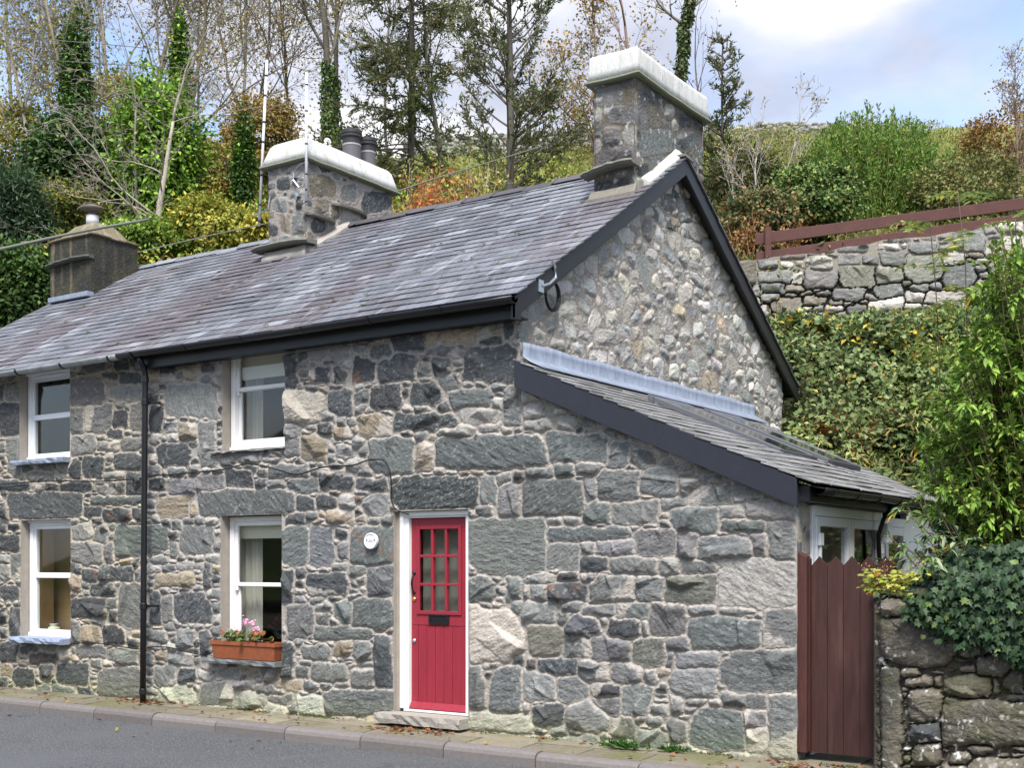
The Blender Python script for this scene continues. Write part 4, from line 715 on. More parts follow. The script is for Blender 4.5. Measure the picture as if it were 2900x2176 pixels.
# lead flashing with a wavy upper edge
mb = MB(); ys = np.linspace(-0.03, 5.62, 90); w1_ = 0.035 * (fbm(ys / 0.5, ys * 0, 3, 3) - 0.5); w2_ = 0.012 * (fbm(ys / 0.12, ys * 0, 7, 2) - 0.5)
rows = [np.column_stack([0.075 + w2_, ys, 3.655 + w1_ * 1.6]), np.column_stack([0.082 + w2_, ys, 3.60 + w1_ * .6]), np.column_stack([0.075 + w2_ * 2, ys, 3.515 + w2_]), np.column_stack([0.16 + w2_, ys, LT(0.16) + 0.03 + w2_]), np.column_stack([0.30 + w1_, ys, LT(0.30 + w1_) + 0.022 + 0 * ys])]
v = np.vstack(rows); n = len(ys); q = [(k * n + i, (k + 1) * n + i, (k + 1) * n + i + 1, k * n + i + 1) for k in range(4) for i in range(n - 1)]; mb.add(v, q); fo = build('flashing', mb, M['lead'], lroof, smooth=True)
sm = fo.modifiers.new('solid', 'SOLIDIFY'); sm.thickness = 0.006; sm.offset = 0
# side elevation of the lean-to
mb = MB(); mb.box(2.79, 2.93, -0.06, 4.3, LT(2.93) - 0.16, LT(2.93) - 0.03); mb.box(2.80, 2.86, 0.30, 4.3, 2.03, LT(2.93) - 0.161); build('lean_to_fascia', mb, M['black_paint'], cot)
gutter(cot, 'lean_to_gutter', -0.02, 4.4, 3.0, LT(3.0) - 0.02, 0.055, 'black_plastic', True, 'black_plastic', 0.62, 'y')
U, V, H, C = stonework(0.0, 0.33, -0.15, 2.2, 0.0125, [(np.array([(0.0, a), (0.14, a), (0.14, b), (0.0, b)]), t) for a, b, t in ((1.75, 2.05, 'l'), (1.35, 1.72, 'm'), (0.95, 1.32, 'l'), (0.5, 0.9, 'd'), (0.0, 0.45, 'm'))], 81, [(0.12, 0.4), (0.07, 1)], mortar=(0.33, 0.3, 0.24), tries=700)
fe = ss(U, 0, 0.03); H = 0.25 * H * fe - 0.015; mb = MB(); field_mesh(mb, lambda u, v: np.stack([2.80 + H, u, v], -1), U, V, np.ones((U.shape[0] - 1, U.shape[1] - 1), bool), C); build('lean_to_side_wall', mb, M['stone'], cot, smooth=True)
mb = MB(); mb.box(2.74, 2.80, 3.12, 4.5, -0.12, 2.05); mb.box(2.74, 2.80, 0.32, 3.12, -0.12, 0.05); build('white_side_wall', mb, M['upvc'], cot)
def glazed(name, ya, yb, leaves, x=2.80, top=2.03, z0=0.05, lab=None):
    mb = MB(); gl = MB(); mb.box(x - 0.06, x + 0.01, ya, ya + 0.07, z0, top); mb.box(x - 0.06, x + 0.01, yb - 0.07, yb, z0, top); mb.box(x - 0.059, x + 0.009, ya + 0.07, yb - 0.07, top - 0.09, top)
    w_ = (yb - ya - 0.14) / leaves
    for i in range(leaves):
        a = ya + 0.07 + i * w_ + 0.003; b = a + w_ - 0.006; s_ = 0.085; X0, X1 = x - 0.045, x + 0.022
        mb.box(X0, X1, a, a + s_, z0, top - 0.093); mb.box(X0, X1, b - s_, b, z0, top - 0.093); mb.box(X0 + 0.001, X1 - 0.001, a + s_, b - s_, top - 0.093 - 0.085, top - 0.093); mb.box(X0 + 0.001, X1 - 0.001, a + s_, b - s_, z0, z0 + 0.1)
        gl.box(x - 0.015, x - 0.01, a + s_ - 0.004, b - s_ + 0.004, z0 + 0.1, top - 0.175)
    o = build(name, mb, M['upvc'], cot, bevel=0.006); build('pane', gl, M['glass'], o); return o
fd = glazed('french_door', 0.335, 2.29, 2)
for y, z in ((0.42, 1.68), (2.14, 1.62)): mb = MB(); mb.box(2.823, 2.85, y, y + 0.09, z, z + 0.11); mb.box(2.823, 2.84, y + 0.03, y + 0.07, z - 0.12, z + 0.001); build('hinge', mb, M['upvc'], fd, bevel=0.006)
glazed('side_window', 2.295, 3.12, 1, top=1.99)
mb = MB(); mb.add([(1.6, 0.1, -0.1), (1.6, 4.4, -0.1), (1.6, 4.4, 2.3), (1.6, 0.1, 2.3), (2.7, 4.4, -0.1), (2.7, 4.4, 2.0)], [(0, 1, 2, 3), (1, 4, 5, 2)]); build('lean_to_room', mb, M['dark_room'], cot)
mb = MB(); p = onX(2493, 1465, 2.84); mb.tube([(2.95, p[1] + 0.1, 2.12), (2.95, p[1], 2.08), (2.9, p[1] - 0.1, 1.95), (2.86, p[1] - 0.12, 1.8), (2.86, p[1] - 0.1, 1.6), (2.86, p[1] - 0.02, 1.5), (2.86, p[1], 1.4), (2.86, p[1], 0.0)], 0.021, 10); build('lean_to_downpipe', mb, M['black_plastic'], cot, smooth=True)
mb = MB(); mb.box(2.823, 2.9, p[1] + 0.05, p[1] + 0.22, 1.72, 1.92); build('outdoor_light', mb, M['upvc'], cot, bevel=0.02)
# ------------------------------------------------------------------ ground
def gz(x, y):
    """height of the land: yard level, then a steep bank, a terrace wall and the hillside"""
    x = np.asarray(x, float); y = np.asarray(y, float); d = (x - CAM[0]) * FW[0] + (y - CAM[1]) * FW[1]; l = (x - CAM[0]) * RT[0] + (y - CAM[1]) * RT[1]
    dd = d + 0.5 * (fbm(x / 2.2, y / 2.2, 3, 3) - 0.5)
    dw = WALLD(l); bank = np.clip((dd - (dw - 4.9)) / 4.7, 0, 1); z = -0.13 + 5.62 * bank ** 0.85
    up = ss(d, dw + 0.02, dw + 0.25); z = z + up * 1.1
    h = np.clip(d - dw - 0.3, 0, 200); hh = 0.425 * np.minimum(h, 25.5) + 0.05 * np.clip(h - 25.5, 0, 100); z = z + hh * (1 + 0.0 * l) + 0.35 * up * (fbm(x / 4, y / 4, 8, 3) - 0.5)
    k = ss(y, 1.5, 4.5); return -0.13 + (z + 0.13) * k
def WALLD(l): return 20.6 - 0.145 * (np.asarray(l) - 4.1)
def gpt(u, d):
    p = CAM + ray(u, YH) * d; p[2] = float(gz(p[0], p[1])); return p
xs = np.concatenate([np.arange(-60, -12, 1.2), np.arange(-12, 10, 0.22), np.arange(10, 45, 1.2)]); ys = np.concatenate([np.arange(0.4, 17, 0.2), np.arange(17, 90, 1.0)])
X, Y = np.meshgrid(xs, ys); Z = gz(X, Y); mb = MB()
g_ = fbm(X / 3, Y / 3, 31, 4); dd = (X - CAM[0]) * FW[0] + (Y - CAM[1]) * FW[1]; C = np.array((0.085, 0.10, 0.028))[None, None] * (0.7 + 0.6 * g_[..., None]); br = ss(fbm(X / 2, Y / 2, 41, 4), 0.5, 0.65)[..., None]; C = C * (1 - 0.6 * br) + np.array((0.10, 0.075, 0.035)) * 0.6 * br
gr = (ss(dd, 30, 34) * ss((X - CAM[0]) * RT[0] + (Y - CAM[1]) * RT[1], -6, 0))[..., None]; C = C * (1 - gr) + np.array((0.16, 0.19, 0.05)) * (0.75 + 0.5 * g_[..., None]) * gr
soil = ss(dd, 20, 18)[..., None]; C = C * (1 - soil) + np.array((0.045, 0.04, 0.025)) * soil
field_mesh(mb, lambda a, b: np.stack([a, b, Z], -1), X, Y, np.ones((len(ys) - 1, len(xs) - 1), bool), C); tag(build('hillside', mb, M['hill'], smooth=True), kind='structure')
# road, kerb, pavement
ROADZ = -0.285; mb = MB(); mb.add([(-90, -0.70, ROADZ), (-90, -16, ROADZ - 0.1), (60, -16, ROADZ - 0.1), (60, -0.70, ROADZ)], [(0, 1, 2, 3)]); tag(build('road', mb, M['asphalt']), kind='structure')
mb = MB(); mb.add([(-90, -16, ROADZ - 0.1), (-90, -60, ROADZ - 0.1), (60, -60, ROADZ - 0.1), (60, -16, ROADZ - 0.1)], [(0, 1, 2, 3)]); tag(build('verge', mb, M['soil']), kind='structure')
mb = MB(); rng = np.random.RandomState(4)
for i in range(-28, 14):
    a, b = i * 1.02 - 0.36 + 0.007, (i + 1) * 1.02 - 0.36 - 0.007; j = rng.normal(0, 0.004); c = np.array((0.15, 0.136, 0.13)) * rng.uniform(0.82, 1.12); prof = [(-0.72, -0.4), (-0.722, -0.21), (-0.71, -0.178), (-0.685, -0.158), (-0.65, -0.15), (-0.585, -0.15), (-0.585, -0.4)]
    mb.rings([[(x, y, z + j) for y, z in prof] for x in (a, a + 0.006, b - 0.006, b)], c=c)
tag(build('kerb', mb, M['kerb'], bevel=0), kind='structure')
PZ = lambda y: -0.155 + (y + 0.6) * 0.04
mb = MB(); mb.add([(-40, -0.59, -0.17), (20, -0.59, -0.17), (20, 0.45, -0.135), (-40, 0.45, -0.135)], [(0, 1, 2, 3)], c=(0.09, 0.095, 0.025)); rng = np.random.RandomState(8)
for row, (ya, yb, wd_) in enumerate(((-0.58, -0.26, 0.62), (-0.252, 0.44, 0.6))):
    x = -30 + 0.3 * row
    while x < 14:
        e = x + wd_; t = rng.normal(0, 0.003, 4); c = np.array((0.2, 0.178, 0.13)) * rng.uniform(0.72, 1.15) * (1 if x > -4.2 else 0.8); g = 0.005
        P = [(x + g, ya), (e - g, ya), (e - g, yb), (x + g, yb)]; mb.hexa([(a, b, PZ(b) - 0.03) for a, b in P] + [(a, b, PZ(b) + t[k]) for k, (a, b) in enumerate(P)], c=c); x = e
tag(build('pavement', mb, M['slab'], bevel=0), kind='structure')
mb = MB(); mb.add([(2.6, 0.42, -0.125), (12, 0.42, -0.125), (12, 4.6, -0.115), (2.6, 4.6, -0.115)], [(0, 1, 2, 3)], c=(0.2, 0.18, 0.15)); tag(build('yard', mb, M['slab']), kind='structure')
# wooded bank across the road (seen only as reflections in the window panes)
X, Y = np.meshgrid(np.linspace(-45, 40, 60), np.linspace(-24, -44, 20)); Z = -0.4 + (-24 - Y) * 0.5 + 1.5 * fbm(X / 3, Y / 3, 3, 4); mb = MB(); field_mesh(mb, lambda a, b: np.stack([a, b, Z], -1), X, Y, np.ones((19, 59), bool), np.array((0.05, 0.07, 0.02)) * (0.5 + fbm(X / 2, Y / 2, 5, 4)[..., None])); tag(build('opposite_bank', mb, M['hill']), kind='structure')
# ------------------------------------------------------------------ garden gate
gt = thing('garden_gate', (3.1, 0.08, -0.12), 'tall brown plank gate with pointed board tops beside the cottage corner', 'gate')
mb = MB(); rng = np.random.RandomState(2); gx = 2.885; bw = 0.137; zt = 1.585
for i in range(5):
    a = gx + i * bw + 0.002; b = a + bw - 0.004; m = (a + b) / 2; c = np.array((0.05, 0.021, 0.018)) * rng.uniform(0.88, 1.12); y0, y1 = 0.10 + rng.uniform(0, 0.003), 0.122
    for f in ((y0,), ): pass
    rsf = lambda y: [(a, y, -0.06), (b, y, -0.06), (b, y, zt - 0.075), (m, y, zt), (a, y, zt - 0.075)]
    mb.rings([rsf(y1), rsf(y0)], c=c)
build('plank', mb, M['brown_wood'], gt); mb = MB()
for z in (0.2, 1.2): mb.box(gx, gx + 5 * bw, 0.123, 0.17, z, z + 0.1, c=(0.07, 0.022, 0.017))
mb.add([(gx, 0.123, 0.3), (gx + 0.1, 0.123, 0.3), (gx + 5 * bw, 0.123, 1.15), (gx + 5 * bw - 0.1, 0.123, 1.15)], [(0, 1, 2, 3)], c=(0.07, 0.022, 0.017)); build('brace', mb, M['brown_wood'], gt)
mb = MB(); mb.hexa([(2.782, 0.03, -0.06), (2.868, 0.03, -0.06), (2.868, 0.13, -0.06), (2.782, 0.13, -0.06), (2.782, 0.03, 1.63), (2.868, 0.03, 1.585), (2.868, 0.13, 1.585), (2.782, 0.13, 1.63)], c=(0.068, 0.026, 0.022)); mb.box(2.869, 2.884, 0.06, 0.12, -0.05, 1.57, c=(0.05, 0.017, 0.013)); build('post', mb, M['brown_wood'], gt, bevel=0.006)
# ------------------------------------------------------------------ dry stone wall with ivy, right foreground
WX0, WY0 = 3.47, -0.02
WN = boxes('1300,620,1440,1040k 1310,1040,1450,1659k', 1900, 1426, 2.212, lambda u, v: onY(u, v, WY0), 0)
WN = boxes('1290,730,1790,1030k 1305,1040,1445,1690k 1300,600,1470,720b 1440,1035,1560,1100b 1460,1090,1640,1155b 1645,1085,1700,1160k 1700,1070,2000,1225b 1480,1170,1700,1350b 1700,1250,1780,1300k 1500,1370,1690,1505d 1710,1260,2230,1500k 1505,1515,1690,1640k 1730,1545,1880,1640b 1850,1510,2030,1580k 1960,1505,2130,1550k 2130,1520,2230,1560k 1860,1600,2230,1700b 1920,960,2160,1090k 2070,1030,2230,1200k 2090,1195,2230,1250d 1800,1010,1920,1060b 2010,1090,2060,1210k 1800,880,1980,960b 1690,1640,1860,1700b', 1900, 1426, 2.212, lambda u, v: onY(u, v, WY0), 0)
U, V, H, C = stonework(WX0 - 0.03, 5.2, -0.16, 1.36, 0.008, WN, 101, [(0.22, 0.3), (0.14, 0.6), (0.09, 1), (0.06, 1.2), (0.035, 1.2)], mortar=(0.085, 0.075, 0.058), round_=0.010, bulge=(0.05, 0.085), facet=0.5, gap=0.003, tones={'k': 3, 'b': 3, 'd': 1}, smear=0.25, deep=0.04, tries=3500, edge=0.02, grow=0.014, joint=0.005)
li = ss(fbm(U / 0.035, V / 0.035, 120, 3), 0.68, 0.74) * ss(fbm(U / 0.3, V / 0.3, 121, 2), 0.4, 0.6); C = C * (1 - li[..., None]) + np.array((0.5, 0.5, 0.47)) * li[..., None]; mo = ss(fbm(U / 0.25, V / 0.2, 122, 4), 0.5, 0.68)[..., None] * 0.45; C = C * (1 - mo) + np.array((0.075, 0.075, 0.03)) * mo
fe = ss(U, WX0 - 0.03, WX0 + 0.06) * ss(1.36 - V, 0, 0.08); mb = MB(); field_mesh(mb, lambda u, v: np.stack([u, WY0 - H * fe + 0.05 * (1 - fe), v], -1), U, V, np.ones((U.shape[0] - 1, U.shape[1] - 1), bool), C)
x0_, x1_ = WX0 - 0.028, 5.19; mb.add([(x0_, 0.0, -0.16), (x0_, 0.0, 1.355), (x0_, 0.45, 1.355), (x0_, 0.45, -0.16), (x1_, 0.0, 1.355), (x1_, 0.45, 1.355), (x1_, 0.45, -0.16), (x1_, 0, -0.16)], [(0, 1, 2, 3), (1, 4, 5, 2), (3, 2, 5, 6), (4, 7, 6, 5)], c=(0.07, 0.062, 0.05))
rw = build('dry_stone_wall', mb, M['stone']); tag(rw, 'brown lichened rubble wall below the ivy, right of the plank gate', 'stone wall'); place(rw, (4.3, 0, -0.15))
# ------------------------------------------------------------------ terrace wall on the bank
l0, l1_ = 3.7, 12.0; org = CAM + FW * float(WALLD(l0)) + RT * l0; end = CAM + FW * float(WALLD(l1_)) + RT * l1_; wv = end - org; WL = np.linalg.norm(wv[:2]); wu = wv / WL; wu[2] = 0; wn = np.array([wu[1], -wu[0], 0])
TZ0, TZ1 = None, None
def topz(s): return TZ0[2] + (TZ1[2] - TZ0[2]) * (s - TZ0[0]) / (TZ1[0] - TZ0[0]) + 0.02 * np.sin(s * 3.1) + 0.015 * np.sin(s * 7.7)
def onW(u, v):
    r = ray(u, v); t = ((org - CAM) @ wn) / (r @ wn); p = CAM + r * t; return np.array([(p - org) @ wu, 0, p[2]])
TZ0, TZ1 = onW(2130, 742), onW(2880, 632)
TW = boxes('110,615,245,770b 245,590,405,690m 235,685,490,780m 400,620,515,680l 410,570,585,615b 640,590,790,690l 585,695,835,810m 275,785,445,850g 455,805,585,850b 500,700,580,785l 850,570,1010,655g 775,565,895,610m 1010,585,1140,650g 1140,540,1360,645g 850,660,1110,805o 1115,665,1310,770o 1140,495,1290,545l 1355,475,1560,565g 1345,570,1610,770o 1600,550,1770,670l 1620,640,1850,800g 1690,380,1910,545g 1820,430,2030,620o 1980,330,2190,405l 2060,430,2200,560l 1960,640,2160,780m 520,610,585,660t 590,610,640,650m 555,655,655,705l 490,660,555,695g 1915,360,2000,425m 210,790,270,870m 280,860,400,920m 350,900,560,990b', 2050, 500, 2.594, onW, 0)
U, V, H, C = stonework(-0.5, WL, 5.35, 7.3, 0.018, TW, 131, [(0.32, 0.4), (0.22, 1), (0.14, 1.4), (0.09, 1.4)], mortar=(0.03, 0.028, 0.02), round_=0.006, bulge=(0.035, 0.065), facet=0.5, gap=0.004, tones={'l': 2, 'm': 3, 'o': 2, 'g': 2, 'b': 1}, smear=0.1, deep=0.06, tries=3400, edge=0.014, grow=0.02, joint=0.009, alias=(1.4, 3.2))
C = (0.65 * C + 0.35 * C.mean(-1, keepdims=True) * np.array((1.1, 1.0, 0.86))) * 1.35; uc = 0.5 * (U[1:, 1:] + U[:-1, :-1]); vc = 0.5 * (V[1:, 1:] + V[:-1, :-1]); mb = MB(); field_mesh(mb, lambda u, v: org * (1, 1, 0) + u[..., None] * wu + H[..., None] * wn + v[..., None] * UP, U, V, vc < topz(uc), C)
n = 60; s_ = np.linspace(-0.5, WL, n); b0 = org * (1, 1, 0); rs = [[b0 + s * wu + wn * 0.0 + UP * (topz(s) - 0.03 + 0.01 * math.sin(s * 17)), b0 + s * wu + wn * 0.0 + UP * (topz(s) + 0.012 + 0.012 * math.sin(s * 11)), b0 + s * wu - wn * 0.5 + UP * (topz(s) + 0.05), b0 + s * wu - wn * 0.5 + UP * (topz(s) - 0.4), b0 + s * wu - wn * 0.02 + UP * (topz(s) - 0.4)] for s in s_]
mb.rings(rs, c=(0.26, 0.235, 0.2)); tw = build('dry_stone_wall', mb, M['stone'], smooth=False); tag(tw, 'grey terrace wall of piled stones on the bank, below the brown rail fence', 'stone wall'); place(tw, org * (1, 1, 0) + wu * 3 + UP * 5.5)
# rail fence standing on it
fb = org * (1, 1, 0) - wn * 0.22; fen = thing('rail_fence', fb + wu * 3 + UP * 6.72, 'brown timber fence of two long rails on top of the terrace wall', 'fence')
fp = lambda u, v: (onW(u, v)[0], onW(u, v)[2])
def frail(s0, za, s1, zb, h):
    mb = MB(); P = [fb + wu * s + wn * t + UP * z for t in (0.02, -0.02) for s, z in ()]
    v = []
    for dz in (0, h):
        v += [fb + wu * s0 + wn * 0.02 + UP * (za + dz), fb + wu * s1 + wn * 0.02 + UP * (zb + dz), fb + wu * s1 - wn * 0.02 + UP * (zb + dz), fb + wu * s0 - wn * 0.02 + UP * (za + dz)]
    mb.hexa(v, c=(0.075, 0.028, 0.023)); build('rail', mb, M['rail_wood'], fen, bevel=0.006)
a0 = onW(2140, 685); a1 = onW(2900, 583); frail(a0[0], a0[2], WL, a0[2] + (a1[2] - a0[2]) / (a1[0] - a0[0]) * (WL - a0[0]), 0.19)
b_0 = onW(2143, 735); b1 = onW(2850, 632); frail(b_0[0], b_0[2], WL, b_0[2] + (b1[2] - b_0[2]) / (b1[0] - b_0[0]) * (WL - b_0[0]), 0.17)
for uu in (2177, 2560, 2960):
    s = onW(uu, 700)[0]; mb = MB(); z1_ = a0[2] + (a1[2] - a0[2]) / (a1[0] - a0[0]) * (s - a0[0]) + 0.25
    if uu == 2177: mb.hexa([fb + wu * (s + i) + wn * j + UP * z for z in (6.62, z1_) for i, j in ((-0.05, 0.022), (0.05, 0.022), (0.05, 0.12), (-0.05, 0.12))][0:8], c=(0.075, 0.028, 0.023))
    else: mb.hexa([fb + wu * (s + i) + wn * j + UP * z for z in (6.62, z1_ - 0.08) for i, j in ((-0.05, -0.12), (0.05, -0.12), (0.05, -0.022), (-0.05, -0.022))], c=(0.075, 0.028, 0.023))
    build('post', mb, M['rail_wood'], fen)
# brown post at the right edge, lower on the bank
pp = at(2895, 800, 17.6); mb = MB(); mb.box(pp[0] - 0.02, pp[0] + 0.09, pp[1] - 0.05, pp[1] + 0.05, pp[2] - 2.6, float(at(2895, 715, 17.6)[2]), c=(0.075, 0.028, 0.023)); o = build('timber_post', mb, M['rail_wood'], bevel=0.01); tag(o, 'brown timber post on the bank at the right edge, below the rail fence', 'post'); place(o, (pp[0], pp[1], pp[2] - 2.6))
# ruined wall along the skyline
P0, P1 = at(1150, 440, 46.5), at(2480, 400, 46.5); P2 = at(2950, 420, 46.5); rng = np.random.RandomState(9); mb = MB()
for a, b, n in ((P0, P1, 1500), (P1, P2, 220)):
    for i in range(n):
        p = a + (b - a) * rng.rand(); p[2] = float(gz(p[0], p[1])) + rng.uniform(0, 0.75 if n == 1500 else 0.4) ; r = rng.uniform(0.06, 0.17); th = np.arange(6) / 6 * 2 * math.pi + rng.rand(); rs = []
        for h, k in ((-0.6, 0.7), (-0.2, 1), (0.25, 0.95), (0.6, 0.55)): rs.append([(p[0] + r * 1.3 * k * math.cos(t) * rng.uniform(0.8, 1.2), p[1] + r * k * math.sin(t) * rng.uniform(0.8, 1.2), p[2] + r * h) for t in th])
        mb.rings(rs, c=np.array((0.24, 0.24, 0.21)) * rng.uniform(0.4, 1.5))
o = build('dry_stone_wall', mb, M['stone']); tag(o, 'far tumbled grey field wall along the hilltop skyline', 'stone wall'); place(o, P1)
# ------------------------------------------------------------------ trough with geraniums on the sill
x0, x1, z0, z1 = OPS['rl']; tx0, tx1 = onY(1345 / 2.212, 1816, -0.06)[0], onY(1748 / 2.212, 1820, -0.06)[0]; tzb = SILLZ + 0.005; th_ = float(onY(700, 1426 + 870 / 2.212, -0.1)[2]) - tzb
tr_ = thing('flower_trough', ((tx0 + tx1) / 2, -0.03, tzb), 'terracotta trough on the slate sill of the lower sash window', 'planter'); mb = MB()
def tring(ix, iy, z):
    a, b, c, d = tx0 + ix, tx1 - ix, -0.14 + iy, 0.07 - iy; r = 0.02; P = []
    for cx_, cy_, a0_ in ((b - r, d - r, 0), (a + r, d - r, 90), (a + r, c + r, 180), (b - r, c + r, 270)):
        for k in range(5): P.append((cx_ + r * math.cos(R(a0_ + k * 22.5)), cy_ + r * math.sin(R(a0_ + k * 22.5)), z))
    return P
mb.rings([tring(0.035, 0.025, tzb), tring(0.012, 0.01, tzb + th_ - 0.045), tring(0.0, 0.0, tzb + th_ - 0.043), tring(0.0, 0.0, tzb + th_), tring(0.016, 0.016, tzb + th_), tring(0.022, 0.022, tzb + th_ - 0.05)]); build('trough', mb, M['terracotta'], tr_)
mb = MB(); mb.box(tx0 + 0.035, tx1 - 0.035, -0.11, 0.04, tzb + th_ - 0.06, tzb + th_ - 0.028); build('compost', mb, M['soil'], tr_)
def disc_leaves(mb, p, nr, r, c, n=7, wob=0.15, rs=None):
    for i in range(len(p)):
        nn = nr[i] / np.linalg.norm(nr[i]); a = np.cross(nn, (0.3, 0.2, 0.9)); a /= np.linalg.norm(a); b = np.cross(nn, a); th = np.arange(n) / n * 2 * math.pi; k = 1 + wob * rs.uniform(-1, 1, n)
        v = [p[i]] + [p[i] + r[i] * k[j] * (a * math.cos(th[j]) + b * math.sin(th[j])) + nn * r[i] * 0.25 for j in range(n)]
        mb.add(v, None, [(0, 1 + j, 1 + (j + 1) % n) for j in range(n)], c=np.vstack([c[i] * 1.25, np.tile(c[i], (n, 1))]))
def geranium(xc, sp, n, flw, seed, lab, rust=0.3):
    rng = np.random.RandomState(seed); b = (xc, -0.04, tzb + th_ - 0.03); t = thing('geranium', b, lab, 'plant', 'geraniums in the trough'); mb = MB(); mbs = MB(); P = np.column_stack([xc + rng.normal(0, sp, n), -0.06 + rng.normal(0, 0.05, n), b[2] + 0.045 + rng.uniform(0, 0.09, n)]); P[:, 1] = np.minimum(P[:, 1], 0.03); P[:, 0] = np.clip(P[:, 0], tx0 + 0.06, tx1 - 0.06)
    c = np.array([(0.075, 0.125, 0.03) if rng.rand() > rust else (0.24, 0.085, 0.03) for _ in range(n)]) * rng.uniform(0.7, 1.4, (n, 1)); disc_leaves(mb, P, np.column_stack([rng.normal(0, 0.5, n), -0.6 + rng.normal(0, 0.4, n), np.full(n, 0.8)]), rng.uniform(0.022, 0.04, n), c, rs=rng); build('leaves', mb, M['leaf'], t)
    for i in range(0, n, 2): mbs.tube([b + np.array((P[i][0] - xc, 0, 0)) * 0.4, P[i] - (0, 0, 0.005)], [0.004, 0.002], 4, (0.1, 0.12, 0.05))
    for fx, fz, nf in flw:
        mf = MB(); mbs.tube([(xc, -0.04, b[2]), ((xc + fx) / 2, -0.06, (b[2] + fz) / 2 + 0.02), (fx, -0.07, fz)], 0.003, 4, (0.12, 0.14, 0.05)); Q = np.array((fx, -0.07, fz)) + rng.normal(0, 1, (nf, 3)) * (0.028, 0.018, 0.018)
        disc_leaves(mf, Q, Q - np.array((fx, -0.04, fz - 0.03)), rng.uniform(0.009, 0.016, nf), np.array([(0.72, 0.36, 0.52)] * nf) * rng.uniform(0.75, 1.2, (nf, 1)), 5, 0.2, rng); build('flower', mf, M['leaf'], t)
    build('stem', mbs, M['leaf'], t)
Zf = lambda x, y: onY(x / 2.212, 1426 + y / 2.212, -0.07)
f = lambda x, y, n: (Zf(x, y)[0], Zf(x, y)[2], n)
geranium(Zf(1480, 0)[0], 0.055, 42, [f(1530, 745, 26), f(1575, 750, 18)], 1, 'geranium with the tallest pink flower head, green leaves', 0.15)
geranium(Zf(1610, 0)[0], 0.06, 44, [f(1605, 790, 26)], 2, 'geranium with one lower pink head and rusty rimmed leaves', 0.45)
geranium(Zf(1420, 0)[0], 0.02, 10, [f(1440, 805, 6), f(1487, 790, 9), f(1405, 880, 7)], 3, 'pale sparse geranium at the left end of the trough', 0.3)
# plaque, vase, aerial poles
p = onY(1054, 1533, -0.05); pl = thing('wall_plaque', (p[0], -0.03, p[2]), 'small round white enamel plaque with dark markings, left of the door', 'plaque'); mb = MB(); mb.lathe((p[0], -0.05, p[2]), [(0.05, -0.005), (0.083, -0.004), (0.085, 0.022), (0.083, 0.034), (0.075, 0.036), (0.068, 0.028), (0.0, 0.027)], 40, 'y', (0.78, 0.78, 0.77)); build('disc', mb, M['upvc'], pl, smooth=False)
mb = MB(); rng = np.random.RandomState(3); yk = -0.0785
def mark(cx_, cz_, w_, h_, a, c):
    ca, sa = math.cos(a), math.sin(a); v = [(p[0] + cx_ + ca * i * w_ - sa * j * h_, yk, p[2] + cz_ + sa * i * w_ + ca * j * h_) for i, j in ((-.5, -.5), (.5, -.5), (.5, .5), (-.5, .5))]; mb.add(v, [(0, 1, 2, 3)], c=c)
for s in (-1, 1):
    for (x, z, w_, h_, a) in ((0.050, 0.004, 0.010, 0.026, 0.1), (0.056, 0.010, 0.012, 0.008, 0.2), (0.036, -0.004, 0.010, 0.005, 0.5), (0.026, -0.010, 0.011, 0.004, 0.7), (0.034, 0.022, 0.009, 0.005, -0.8), (0.026, 0.032, 0.006, 0.003, -0.8)): mark(s * x, z, w_, h_, s * a, (0.03, 0.03, 0.03))
mark(0, 0.045, 0.010, 0.006, 0, (0.05, 0.06, 0.05)); mark(0, 0.008, 0.018, 0.004, 0, (0.15, 0.05, 0.06))
for x, z, w_ in ((-0.02, 0.006, 0.011), (0.02, 0.004, 0.010), (0, -0.008, 0.022), (-0.012, -0.002, 0.012), (0.012, -0.002, 0.012)): mark(x, z, w_, 0.012, 0.3 * x / 0.02, (0.62, 0.36, 0.3))
for k in range(9):
    a = math.radians(215 + k * 13.5); mark(0.05 * math.cos(a), 0.05 * math.sin(a) + 0.004, 0.003, 0.010, a + math.pi / 2, (0.33, 0.33, 0.33))
build('emblem', mb, M['col'], pl)
x0, x1, z0, z1 = OPS['ll']; p = onY(338 / 2.212, 1426 + 760 / 2.212, 0.3); vz = z0 + 0.03; mb = MB(); mb.lathe((p[0], 0.3, vz), [(0.045, 0), (0.075, 0.03), (0.085, 0.07), (0.07, 0.105), (0.045, 0.12), (0.045, 0.13), (0.062, 0.148), (0.05, 0.148), (0.03, 0.12)], 24, c=(0.55, 0.56, 0.45)); o = build('vase', mb, M['col'], smooth=True); tag(o, 'small squat pale green vase inside the lower left window', 'vase'); place(o, (p[0], 0.3, vz))
def aerial(ut, vt, ub, vb, pos, lab, bands):
    a, b = pos(ub, vb), pos(ut, vt); t = thing('aerial_pole', a, lab, 'aerial pole', 'aerial poles on the middle chimney'); L = b - a; mb = MB(); mb.tube([a, b], 0.019, 10, (0.62, 0.63, 0.65)); build('pole', mb, M['pole'], t, smooth=True); mb = MB()
    for k in bands: q = a + L * k; mb.tube([q, q + L * 0.013], 0.0205, 10, (0.02, 0.02, 0.02))
    build('band', mb, M['pole'], t)
    return t, a, b
fy_ = AY0 - 0.22
t, a, b = aerial(756, 170, 734, 640, lambda u, v: onY(u, v, AY0 - 0.02), 'pale banded aerial pole left of the middle chimney, strapped on by a bracket', (0.02, 0.12, 0.3, 0.5, 0.62, 0.78, 0.9))
